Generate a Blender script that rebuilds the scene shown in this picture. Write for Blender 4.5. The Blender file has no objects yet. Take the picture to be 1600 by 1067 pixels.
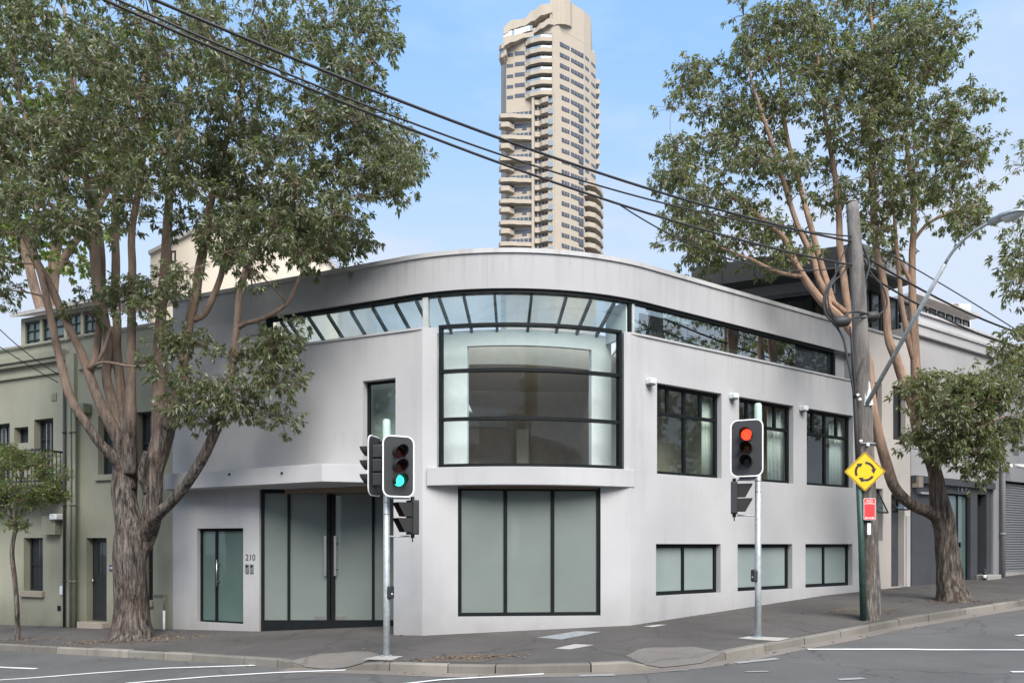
import bpy, math, random
import numpy as np
from mathutils import Vector, Matrix, noise

rad = math.radians
scene = bpy.context.scene
COL = scene.collection

# ------------------------------------------------------------------ camera, sky, sun, exposure
CAM_Z = 1.9
F = 1200.0            # focal length in photograph pixels (1600 wide)
HZ = 850.0            # pixel row of the horizon
cam_data = bpy.data.cameras.new("camera")
cam = bpy.data.objects.new("camera", cam_data)
COL.objects.link(cam)
cam.location = (0, 0, CAM_Z)
cam.rotation_euler = (rad(90), 0, 0)
cam_data.sensor_width = 36
cam_data.lens = 36 * F / 1600
cam_data.shift_y = (HZ - 533.5) / 1600
cam_data.clip_end = 3000
scene.camera = cam

SUN_EL, SUN_AZ = rad(46), rad(166)     # azimuth measured clockwise from +Y
world = bpy.data.worlds.new("World")
scene.world = world
world.use_nodes = True
wn, wl = world.node_tree.nodes, world.node_tree.links
wn.clear()
w_out = wn.new("ShaderNodeOutputWorld")
w_bg = wn.new("ShaderNodeBackground")
w_sky = wn.new("ShaderNodeTexSky")
w_sky.sky_type = 'NISHITA'
w_sky.sun_disc = False
w_sky.sun_elevation = SUN_EL
w_sky.sun_rotation = SUN_AZ
w_sky.air_density = 1.0
w_sky.dust_density = 1.0
w_sky.ozone_density = 1.6
w_tc = wn.new("ShaderNodeTexCoord")
w_map = wn.new("ShaderNodeMapping")
w_map.inputs['Scale'].default_value = (1.6, 1.6, 5.0)
w_noise = wn.new("ShaderNodeTexNoise")
w_noise.inputs['Scale'].default_value = 1.9
w_noise.inputs['Detail'].default_value = 6
w_noise.inputs['Roughness'].default_value = 0.55
w_ramp = wn.new("ShaderNodeValToRGB")
w_ramp.color_ramp.elements[0].position = 0.43
w_ramp.color_ramp.elements[0].color = (0, 0, 0, 1)
w_ramp.color_ramp.elements[1].position = 0.78
w_ramp.color_ramp.elements[1].color = (0.8, 0.8, 0.8, 1)
w_mix = wn.new("ShaderNodeMix")
w_mix.data_type = 'RGBA'
w_mix.inputs['B'].default_value = (2.75, 3.35, 4.2, 1)
wl.new(w_tc.outputs['Generated'], w_map.inputs['Vector'])
wl.new(w_map.outputs['Vector'], w_noise.inputs['Vector'])
w_sep = wn.new("ShaderNodeSeparateXYZ")
wl.new(w_tc.outputs['Generated'], w_sep.inputs[0])
w_hz = wn.new("ShaderNodeMapRange")       # the air whitens towards the horizon, alike all round
w_hz.interpolation_type = 'SMOOTHSTEP'
w_hz.inputs[1].default_value = 0.62; w_hz.inputs[2].default_value = 0.12
w_hz.inputs[3].default_value = 0.70; w_hz.inputs[4].default_value = 0.96
wl.new(w_sep.outputs['Z'], w_hz.inputs[0])
w_col = wn.new("ShaderNodeMix"); w_col.data_type = 'RGBA'
w_col.inputs['A'].default_value = (1.02, 1.92, 3.35, 1); w_col.inputs['B'].default_value = (2.1, 2.42, 2.95, 1)
w_cf = wn.new("ShaderNodeMapRange"); w_cf.interpolation_type = 'SMOOTHSTEP'
w_cf.inputs[1].default_value = 0.60; w_cf.inputs[2].default_value = 0.22
wl.new(w_sep.outputs['Z'], w_cf.inputs[0]); 
w_cm = wn.new("ShaderNodeMath"); w_cm.operation = 'ADD'; w_cm.use_clamp = True
wl.new(w_cf.outputs[0], w_cm.inputs[0]); wl.new(w_ramp.outputs['Color'], w_cm.inputs[1])
wl.new(w_cm.outputs[0], w_col.inputs['Factor']); wl.new(w_col.outputs['Result'], w_mix.inputs['B'])
w_add = wn.new("ShaderNodeMath"); w_add.operation = 'ADD'; w_add.use_clamp = True
wl.new(w_noise.outputs['Fac'], w_ramp.inputs['Fac'])
wl.new(w_ramp.outputs['Color'], w_add.inputs[0]); wl.new(w_hz.outputs[0], w_add.inputs[1])
wl.new(w_add.outputs[0], w_mix.inputs['Factor'])
wl.new(w_sky.outputs['Color'], w_mix.inputs['A'])
wl.new(w_mix.outputs['Result'], w_bg.inputs['Color'])
wl.new(w_bg.outputs['Background'], w_out.inputs['Surface'])
w_bg.inputs['Strength'].default_value = 0.10

sun_data = bpy.data.lights.new("sun", 'SUN')
sun = bpy.data.objects.new("sun", sun_data)
COL.objects.link(sun)
sun_data.energy = 2.0
sun_data.angle = rad(42)
sun_data.color = (1.0, 0.95, 0.88)
sd = Vector((math.sin(SUN_AZ) * math.cos(SUN_EL), math.cos(SUN_AZ) * math.cos(SUN_EL), math.sin(SUN_EL)))
sun.rotation_euler = sd.to_track_quat('Z', 'Y').to_euler()
sun.location = sd * 60

vs = scene.view_settings
vs.view_transform = 'Standard'
vs.look = 'None'
vs.gamma = 1.0
vs.use_curve_mapping = False
vs.exposure = 1.75
scene.cycles.max_bounces = 10
scene.cycles.transparent_max_bounces = 24

# ------------------------------------------------------------------ materials
def new_mat(name):
    m = bpy.data.materials.new(name)
    m.use_nodes = True
    return m, m.node_tree.nodes, m.node_tree.links, m.node_tree.nodes["Principled BSDF"]

def add_noise(n, l, scale, detail=4, stretch=(1, 1, 1), rough=0.55, coords=None):
    tc = n.new("ShaderNodeNewGeometry")
    mp = n.new("ShaderNodeMapping")
    mp.inputs['Scale'].default_value = stretch
    nz = n.new("ShaderNodeTexNoise")
    nz.inputs['Scale'].default_value = scale
    nz.inputs['Detail'].default_value = detail
    nz.inputs['Roughness'].default_value = rough
    l.new(tc.outputs['Position'], mp.inputs['Vector'])
    l.new(mp.outputs['Vector'], nz.inputs['Vector'])
    return nz

def ramp(n, l, src, stops):
    r = n.new("ShaderNodeValToRGB")
    e = r.color_ramp.elements
    while len(e) < len(stops):
        e.new(0.5)
    for i, (p, c) in enumerate(stops):
        e[i].position = p
        e[i].color = (*c, 1) if len(c) == 3 else c
    l.new(src, r.inputs['Fac'])
    return r

def mixc(n, l, fac, a, b, mode='MIX'):
    m = n.new("ShaderNodeMix")
    m.data_type = 'RGBA'
    m.blend_type = mode
    for key, v in (('Factor', fac), ('A', a), ('B', b)):
        if hasattr(v, 'node'):
            l.new(v, m.inputs[key])
        elif key == 'Factor':
            m.inputs[key].default_value = v
        else:
            m.inputs[key].default_value = (*v, 1)
    return m.outputs['Result']

def bump(n, l, src, bsdf, strength, dist=0.01):
    b = n.new("ShaderNodeBump")
    b.inputs['Strength'].default_value = strength
    b.inputs['Distance'].default_value = dist
    l.new(src, b.inputs['Height'])
    l.new(b.outputs['Normal'], bsdf.inputs['Normal'])

def k(c, f):
    return tuple(min(1, x * f) for x in c)

def plain(name, c, rough=0.6, metal=0.0, var=0.12, scale=6, bmp=0.0, spec=0.5):
    m, n, l, b = new_mat(name)
    nz = add_noise(n, l, scale, 5)
    r = ramp(n, l, nz.outputs['Fac'], [(0.3, k(c, 1 - var)), (0.7, k(c, 1 + var))])
    l.new(r.outputs['Color'], b.inputs['Base Color'])
    b.inputs['Roughness'].default_value = rough
    b.inputs['Metallic'].default_value = metal
    b.inputs['Specular IOR Level'].default_value = spec
    if bmp:
        n2 = add_noise(n, l, scale * 8, 4)
        bump(n, l, n2.outputs['Fac'], b, bmp)
    return m

def stucco(name, c, mott=0.08, streak=0.10, grain=0.25, rough=0.85, damp=None, stain=(0.13, 0.11, 0.09), runs=()):
    m, n, l, b = new_mat(name)
    big = add_noise(n, l, 0.55, 6)
    base = ramp(n, l, big.outputs['Fac'], [(0.3, k(c, 1 - mott)), (0.72, k(c, 1 + mott * 0.5))]).outputs['Color']
    st = add_noise(n, l, 3.2, 6, stretch=(1, 1, 0.07))
    sr = ramp(n, l, st.outputs['Fac'], [(0.55, (0, 0, 0)), (0.85, (1, 1, 1))])
    sm = n.new("ShaderNodeMath"); sm.operation = 'MULTIPLY'
    l.new(sr.outputs['Color'], sm.inputs[0]); sm.inputs[1].default_value = streak * 2
    base = mixc(n, l, sm.outputs[0], base, stain)
    blot = add_noise(n, l, 5, 8, rough=0.7)
    br = ramp(n, l, blot.outputs['Fac'], [(0.60, (0, 0, 0)), (0.80, (1, 1, 1))])
    bm = n.new("ShaderNodeMath"); bm.operation = 'MULTIPLY'
    l.new(br.outputs['Color'], bm.inputs[0]); bm.inputs[1].default_value = streak * 0.8
    base = mixc(n, l, bm.outputs[0], base, stain)
    if damp:
        g = n.new("ShaderNodeNewGeometry")
        sx = n.new("ShaderNodeSeparateXYZ")
        l.new(g.outputs['Position'], sx.inputs[0])
        wob = add_noise(n, l, 1.6, 6)
        ad = n.new("ShaderNodeMath"); ad.operation = 'MULTIPLY_ADD'
        l.new(wob.outputs['Fac'], ad.inputs[0]); ad.inputs[1].default_value = -1.1
        l.new(sx.outputs['Z'], ad.inputs[2])
        dr = ramp(n, l, ad.outputs[0], [(0.0, (1, 1, 1)), (0.28, (0, 0, 0))])
        mr = n.new("ShaderNodeMapRange")
        l.new(ad.outputs[0], mr.inputs[0])
        mr.inputs[1].default_value = damp[0]; mr.inputs[2].default_value = damp[1]
        mr.inputs[3].default_value = damp[2]; mr.inputs[4].default_value = 0.0
        base = mixc(n, l, mr.outputs[0], base, stain)
    if runs:
        g = n.new("ShaderNodeNewGeometry"); sx = n.new("ShaderNodeSeparateXYZ"); l.new(g.outputs['Position'], sx.inputs[0])
        rn = add_noise(n, l, 6.5, 5, stretch=(1, 1, 0.03), rough=0.7)
        rq = ramp(n, l, rn.outputs['Fac'], [(0.50, (0, 0, 0)), (0.70, (1, 1, 1))])
        for ztop, length, amt in runs:
            mr = n.new("ShaderNodeMapRange"); l.new(sx.outputs['Z'], mr.inputs[0])
            mr.inputs[1].default_value = ztop - length; mr.inputs[2].default_value = ztop
            mr.inputs[3].default_value = 0; mr.inputs[4].default_value = amt
            lt = n.new("ShaderNodeMath"); lt.operation = 'LESS_THAN'; l.new(sx.outputs['Z'], lt.inputs[0]); lt.inputs[1].default_value = ztop + 0.02
            m1 = n.new("ShaderNodeMath"); m1.operation = 'MULTIPLY'; l.new(mr.outputs[0], m1.inputs[0]); l.new(lt.outputs[0], m1.inputs[1])
            m2 = n.new("ShaderNodeMath"); m2.operation = 'MULTIPLY'; l.new(m1.outputs[0], m2.inputs[0]); l.new(rq.outputs['Color'], m2.inputs[1])
            base = mixc(n, l, m2.outputs[0], base, stain)
    l.new(base, b.inputs['Base Color'])
    b.inputs['Roughness'].default_value = rough
    b.inputs['Specular IOR Level'].default_value = 0.25
    gr = add_noise(n, l, 55, 5)
    bump(n, l, gr.outputs['Fac'], b, grain, 0.006)
    return m

def glass(name, tint=(0.9, 0.95, 0.93), refl=0.06, rough=0.0, wav=0.0):
    m, n, l, b = new_mat(name)
    n.remove(b)
    out = n["Material Output"]
    t = n.new("ShaderNodeBsdfTransparent"); t.inputs[0].default_value = (*tint, 1)
    g = n.new("ShaderNodeBsdfGlossy"); g.inputs['Color'].default_value = (0.95, 0.97, 0.97, 1)
    g.inputs['Roughness'].default_value = rough
    fr = n.new("ShaderNodeFresnel"); fr.inputs['IOR'].default_value = 1.5
    ma = n.new("ShaderNodeMath"); ma.operation = 'MULTIPLY_ADD'; ma.use_clamp = True
    l.new(fr.outputs[0], ma.inputs[0]); ma.inputs[1].default_value = 0.9; ma.inputs[2].default_value = refl
    mx = n.new("ShaderNodeMixShader")
    gm = n.new("ShaderNodeNewGeometry")        # the sheet reflects on the face light enters by; leaving it, light just passes
    fb = n.new("ShaderNodeMath"); fb.operation = 'SUBTRACT'; fb.inputs[0].default_value = 1.0
    l.new(gm.outputs['Backfacing'], fb.inputs[1])
    ff = n.new("ShaderNodeMath"); ff.operation = 'MULTIPLY'
    l.new(ma.outputs[0], ff.inputs[0]); l.new(fb.outputs[0], ff.inputs[1])
    l.new(ff.outputs[0], mx.inputs[0]); l.new(t.outputs[0], mx.inputs[1]); l.new(g.outputs[0], mx.inputs[2])
    l.new(mx.outputs[0], out.inputs['Surface'])
    if wav:
        nz = add_noise(n, l, 1.3, 2)
        bp = n.new("ShaderNodeBump"); bp.inputs['Strength'].default_value = wav; bp.inputs['Distance'].default_value = 0.02
        l.new(nz.outputs['Fac'], bp.inputs['Height']); l.new(bp.outputs[0], g.inputs['Normal'])
    return m

def frosted(name, c, rough=0.12, var=0.08, spec=0.6):
    m, n, l, b = new_mat(name)
    nz = add_noise(n, l, 0.8, 4)
    r = ramp(n, l, nz.outputs['Fac'], [(0.3, k(c, 1 - var)), (0.7, k(c, 1 + var))])
    l.new(r.outputs['Color'], b.inputs['Base Color'])
    b.inputs['Roughness'].default_value = 0.6
    b.inputs['Specular IOR Level'].default_value = 0.2
    b.inputs['Coat Weight'].default_value = 1.0
    b.inputs['Coat Roughness'].default_value = rough * 0.2
    b.inputs['Coat IOR'].default_value = 1.5
    return m

def asphalt(name, c, speck=0.35, patch=0.18, rough=0.9):
    m, n, l, b = new_mat(name)
    big = add_noise(n, l, 0.5, 7, rough=0.65)
    base = ramp(n, l, big.outputs['Fac'], [(0.3, k(c, 1 - patch)), (0.7, k(c, 1 + patch))]).outputs['Color']
    fine = add_noise(n, l, 85, 3)
    sp = ramp(n, l, fine.outputs['Fac'], [(0.35, k((1, 1, 1), 1 - speck)), (0.65, (1, 1, 1))])
    base = mixc(n, l, 1.0, base, sp.outputs['Color'], 'MULTIPLY')
    st = add_noise(n, l, 2.3, 8, rough=0.7)
    sr = ramp(n, l, st.outputs['Fac'], [(0.60, (0, 0, 0)), (0.72, (0.45, 0.45, 0.45))])
    base = mixc(n, l, sr.outputs['Color'], base, k(c, 0.62))
    vor = n.new("ShaderNodeTexVoronoi"); vor.feature = 'DISTANCE_TO_EDGE'; vor.inputs['Scale'].default_value = 0.35
    g = n.new("ShaderNodeNewGeometry"); wob = add_noise(n, l, 1.5, 5)
    vm = n.new("ShaderNodeVectorMath"); vm.operation = 'MULTIPLY_ADD'
    l.new(wob.outputs['Color'], vm.inputs[0]); vm.inputs[1].default_value = (0.9, 0.9, 0.0); l.new(g.outputs['Position'], vm.inputs[2])
    l.new(vm.outputs[0], vor.inputs['Vector'])
    cr = ramp(n, l, vor.outputs['Distance'], [(0.0, (0.6, 0.6, 0.6)), (0.012, (0, 0, 0))])
    base = mixc(n, l, cr.outputs['Color'], base, k(c, 0.4))
    l.new(base, b.inputs['Base Color'])
    b.inputs['Roughness'].default_value = rough
    b.inputs['Specular IOR Level'].default_value = 0.25
    bump(n, l, fine.outputs['Fac'], b, 0.5, 0.008)
    return m

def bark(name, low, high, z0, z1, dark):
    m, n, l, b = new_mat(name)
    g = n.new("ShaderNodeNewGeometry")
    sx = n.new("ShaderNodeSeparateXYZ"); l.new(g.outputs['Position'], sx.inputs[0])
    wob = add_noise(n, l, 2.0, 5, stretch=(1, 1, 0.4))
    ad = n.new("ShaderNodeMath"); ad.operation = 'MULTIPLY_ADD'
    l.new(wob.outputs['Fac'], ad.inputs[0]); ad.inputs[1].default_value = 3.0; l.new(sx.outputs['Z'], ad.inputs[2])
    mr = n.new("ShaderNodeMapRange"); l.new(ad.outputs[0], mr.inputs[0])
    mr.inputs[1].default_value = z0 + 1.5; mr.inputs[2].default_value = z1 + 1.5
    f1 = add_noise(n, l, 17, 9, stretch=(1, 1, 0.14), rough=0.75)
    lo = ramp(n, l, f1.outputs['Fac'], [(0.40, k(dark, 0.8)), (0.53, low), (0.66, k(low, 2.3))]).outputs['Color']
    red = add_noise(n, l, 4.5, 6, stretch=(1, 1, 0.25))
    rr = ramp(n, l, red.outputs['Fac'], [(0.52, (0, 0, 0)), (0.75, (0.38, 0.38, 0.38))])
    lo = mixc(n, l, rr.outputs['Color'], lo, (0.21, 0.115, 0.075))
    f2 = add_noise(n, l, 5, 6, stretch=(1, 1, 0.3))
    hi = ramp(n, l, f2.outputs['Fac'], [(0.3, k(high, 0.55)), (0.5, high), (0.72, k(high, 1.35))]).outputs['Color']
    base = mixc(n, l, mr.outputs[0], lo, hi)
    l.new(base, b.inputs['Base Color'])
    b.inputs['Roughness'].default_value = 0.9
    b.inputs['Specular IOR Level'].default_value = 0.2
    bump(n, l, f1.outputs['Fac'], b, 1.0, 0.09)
    return m

def leafmat(name, c, young, amount, rough=0.40, trans=0.5):
    m, n, l, b = new_mat(name)
    g = n.new("ShaderNodeNewGeometry")
    r = ramp(n, l, g.outputs['Random Per Island'], [(0.0, k(c, 0.62)), (0.45, c), (0.85, k(c, 1.5)), (1.0, (0.16, 0.13, 0.06))])
    nz = add_noise(n, l, 0.75, 3)
    rr = ramp(n, l, nz.outputs['Fac'], [(0.62 - amount, (0, 0, 0)), (0.74 - amount * 0.6, (0.8, 0.8, 0.8))])
    base = mixc(n, l, rr.outputs['Color'], r.outputs['Color'], young)
    l.new(base, b.inputs['Base Color'])
    b.inputs['Roughness'].default_value = rough
    b.inputs['Specular IOR Level'].default_value = 0.9
    tr = n.new("ShaderNodeBsdfTranslucent")
    tb = mixc(n, l, 0.5, base, (0.35, 0.42, 0.06))
    l.new(tb, tr.inputs['Color'])
    mx = n.new("ShaderNodeMixShader"); mx.inputs[0].default_value = trans
    l.new(b.outputs[0], mx.inputs[1]); l.new(tr.outputs[0], mx.inputs[2])
    l.new(mx.outputs[0], n["Material Output"].inputs['Surface'])
    return m

def glow(name, c, s):
    m, n, l, b = new_mat(name)
    b.inputs['Base Color'].default_value = (*k(c, 0.3), 1)
    b.inputs['Emission Color'].default_value = (*c, 1)
    b.inputs['Emission Strength'].default_value = s
    b.inputs['Roughness'].default_value = 0.2
    return m

M = {}
M['white'] = stucco("white_render", (0.432, 0.429, 0.432), mott=0.11, streak=0.10, damp=(-0.75, 0.40, 0.40), runs=((6.36, 1.0, 0.22), (3.12, 0.6, 0.12), (4.3, 0.5, 0.16)))
M['fascia'] = stucco("fascia_render", (0.385, 0.383, 0.387), mott=0.09, streak=0.10, runs=((7.79, 0.75, 0.32),))
M['coping'] = stucco("coping_concrete", (0.46, 0.455, 0.45), mott=0.22, streak=0.35)
M['inner'] = plain("interior_plaster", (0.68, 0.71, 0.705), 0.8, var=0.04)
M['cream_in'] = plain("interior_cream", (0.72, 0.69, 0.60), 0.8, var=0.04)
M['brown_in'] = plain("interior_brown", (0.62, 0.56, 0.49), 0.8, var=0.08)
M['floor_in'] = plain("interior_boards", (0.16, 0.11, 0.075), 0.5, var=0.2)
M['black'] = plain("black_frame", (0.009, 0.011, 0.012), 0.5, var=0.15, spec=0.15)
M['rafter'] = plain("rafter_paint", (0.12, 0.13, 0.12), 0.6)
M['steelpost'] = plain("painted_post", (0.42, 0.44, 0.43), 0.5)
M['frost'] = frosted("frosted_glass", (0.165, 0.192, 0.178))
M['frost_green'] = frosted("green_frosted_glass", (0.085, 0.13, 0.12))
M['frost_pale'] = frosted("pale_frosted_glass", (0.25, 0.30, 0.29))
M['clear'] = glass("clear_glass", (0.97, 0.995, 0.99), 0.0, wav=0.04)
M['window'] = glass("window_glass", (0.84, 0.88, 0.85), 0.03, wav=0.10)
M['strip'] = glass("strip_glass", (0.93, 0.97, 0.95), 0.02)
M['mirror'] = glass("reflective_glass", (0.7, 0.75, 0.72), 0.34, wav=0.05)
M['backing'] = plain("strip_backing", (0.10, 0.125, 0.115), 0.8)
M['dark_glass'] = frosted("dark_glass", (0.022, 0.028, 0.032), rough=0.05)
M['steel'] = plain("brushed_steel", (0.55, 0.54, 0.52), 0.35, 1.0, 0.06)
M['galv'] = plain("galvanised_steel", (0.42, 0.45, 0.46), 0.5, 0.45, 0.18, 14)
M['asphalt'] = asphalt("road_asphalt", (0.128, 0.125, 0.121))
M['pave'] = asphalt("pavement_asphalt", (0.102, 0.094, 0.088), patch=0.22)
M['kerb'] = stucco("kerb_stone", (0.24, 0.225, 0.20), mott=0.3, streak=0.3, grain=0.8)
def kerbmat():
    m = stucco("kerb_stone", (0.24, 0.225, 0.20), mott=0.35, streak=0.45, grain=0.9)
    n, l = m.node_tree.nodes, m.node_tree.links
    b = n["Principled BSDF"]
    src = b.inputs['Base Color'].links[0].from_socket
    oi = n.new("ShaderNodeObjectInfo")
    r = ramp(n, l, oi.outputs['Random'], [(0.0, (0.62, 0.61, 0.60)), (0.5, (0.82, 0.82, 0.80)), (1.0, (1.0, 0.98, 0.94))])
    l.new(mixc(n, l, 1.0, src, r.outputs['Color'], 'MULTIPLY'), b.inputs['Base Color'])
    return m
M['kerb'] = kerbmat()
M['gutter'] = stucco("gutter_concrete", (0.20, 0.175, 0.155), mott=0.25, streak=0.3, grain=0.6)
M['dirt'] = stucco("bare_dirt", (0.105, 0.088, 0.072), mott=0.35, streak=0.3, grain=1.0)
M['ramp'] = asphalt("ramp_concrete", (0.215, 0.195, 0.175), speck=0.5, patch=0.12)
M['pad'] = stucco("pale_concrete", (0.38, 0.36, 0.33), mott=0.2, streak=0.15, grain=0.5)
M['cover'] = plain("cover_metal", (0.27, 0.29, 0.30), 0.6, 0.2, 0.2, 10, 0.3)
M['paint'] = stucco("road_paint", (0.66, 0.66, 0.64), mott=0.15, streak=0.25, stain=(0.2, 0.2, 0.2))
M['worn'] = stucco("worn_road_paint", (0.30, 0.295, 0.285), mott=0.3, streak=0.4, stain=(0.13, 0.13, 0.13))
M['green'] = stucco("green_render", (0.30, 0.295, 0.225), mott=0.2, streak=0.14, damp=(-0.9, 0.1, 0.6), stain=(0.10, 0.10, 0.07))
M['greenpipe'] = plain("green_pipe", (0.15, 0.165, 0.115), 0.5)
M['sill'] = stucco("stone_sill", (0.30, 0.26, 0.21), mott=0.25, streak=0.25)
M['iron'] = plain("black_iron", (0.02, 0.022, 0.024), 0.5)
M['charcoal'] = plain("charcoal_paint", (0.055, 0.057, 0.064), 0.6, var=0.12, scale=2)
M['tin'] = plain("roof_tin", (0.45, 0.42, 0.40), 0.5, 0.2, 0.15)
M['beige'] = stucco("beige_render", (0.55, 0.50, 0.46), mott=0.08, streak=0.08, damp=(0.0, 0.9, 0.2))
M['grey'] = stucco("grey_render", (0.42, 0.41, 0.41), mott=0.08, streak=0.08)
M['greyer'] = stucco("mid_grey_render", (0.27, 0.27, 0.28), mott=0.06, streak=0.05)
M['slab'] = plain("dark_cladding", (0.075, 0.072, 0.068), 0.7, var=0.15, scale=1.5)
M['cream'] = stucco("cream_render", (0.66, 0.58, 0.48), mott=0.06, streak=0.05)
M['tower'] = stucco("tower_concrete", (0.405, 0.35, 0.28), mott=0.04, streak=0.03, grain=0.0)
M['tower_glass'] = frosted("tower_window_glass", (0.06, 0.07, 0.09), rough=0.1)
M['tower_pale'] = frosted("tower_balustrade_glass", (0.22, 0.28, 0.32), rough=0.1)
M['tower_recess'] = plain("tower_recess_wall", (0.30, 0.26, 0.22), 0.8)
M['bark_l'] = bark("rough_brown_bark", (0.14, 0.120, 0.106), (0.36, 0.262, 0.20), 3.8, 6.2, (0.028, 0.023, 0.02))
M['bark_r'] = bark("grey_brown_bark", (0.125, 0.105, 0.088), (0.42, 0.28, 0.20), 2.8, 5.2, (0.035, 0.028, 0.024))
M['twig'] = plain("twig_bark", (0.13, 0.09, 0.065), 0.9)
M['leaf'] = leafmat("dark_leaf", (0.130, 0.148, 0.082), (0.17, 0.21, 0.04), 0.0)
M['leaf_r'] = leafmat("olive_leaf", (0.150, 0.166, 0.084), (0.19, 0.215, 0.05), 0.05)
M['leaf_plane'] = leafmat("bright_leaf", (0.11, 0.17, 0.03), (0.22, 0.30, 0.04), 0.05, trans=0.45)
M['leaf_young'] = leafmat("small_leaf", (0.095, 0.135, 0.032), (0.17, 0.22, 0.03), 0.05)
M['litter'] = leafmat("dead_leaf", (0.17, 0.105, 0.065), (0.27, 0.20, 0.13), 0.1, rough=0.8, trans=0.0)
M['pole'] = bark("weathered_wood", (0.165, 0.15, 0.135), (0.25, 0.235, 0.22), 2.0, 7.0, (0.09, 0.08, 0.07))
M['cable'] = plain("cable_rubber", (0.035, 0.033, 0.034), 0.6)
M['conduit'] = plain("dark_green_conduit", (0.02, 0.055, 0.045), 0.5, var=0.4, scale=20)
M['signal'] = plain("signal_black", (0.030, 0.032, 0.034), 0.55)
M['signal_in'] = plain("visor_black", (0.018, 0.018, 0.018), 0.8)
M['border'] = plain("white_border", (0.85, 0.85, 0.83), 0.5, var=0.04)
M['lens_red'] = plain("dull_red_lens", (0.10, 0.012, 0.01), 0.25)
M['lens_amber'] = plain("dull_amber_lens", (0.12, 0.03, 0.008), 0.25)
M['lens_green'] = plain("dull_green_lens", (0.012, 0.03, 0.025), 0.25)
M['lit_red'] = glow("lit_red_lens", (1.0, 0.03, 0.012), 1.3)
M['lit_green'] = glow("lit_green_lens", (0.04, 0.8, 0.5), 0.8)
M['lit_man'] = glow("lit_red_man", (1.0, 0.02, 0.02), 0.9)
M['capgreen'] = plain("pale_green_cap", (0.38, 0.52, 0.44), 0.5)
M['yellow'] = plain("sign_yellow", (0.80, 0.47, 0.008), 0.4, var=0.03)
M['signred'] = plain("sign_red", (0.70, 0.05, 0.055), 0.4, var=0.04)
M['signblack'] = plain("sign_black", (0.015, 0.015, 0.015), 0.5)
M['signwhite'] = plain("sign_white", (0.82, 0.82, 0.80), 0.5, var=0.03)
M['plate_blue'] = plain("number_plate_blue", (0.05, 0.06, 0.11), 0.5)
M['shutter'] = plain("shutter_grey", (0.19, 0.19, 0.20), 0.5, var=0.06)
M['lamp_glass'] = plain("lamp_bowl", (0.55, 0.56, 0.55), 0.25)
M['brick'] = plain("red_brick_wall", (0.20, 0.13, 0.10), 0.9, var=0.3, scale=8)

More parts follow.
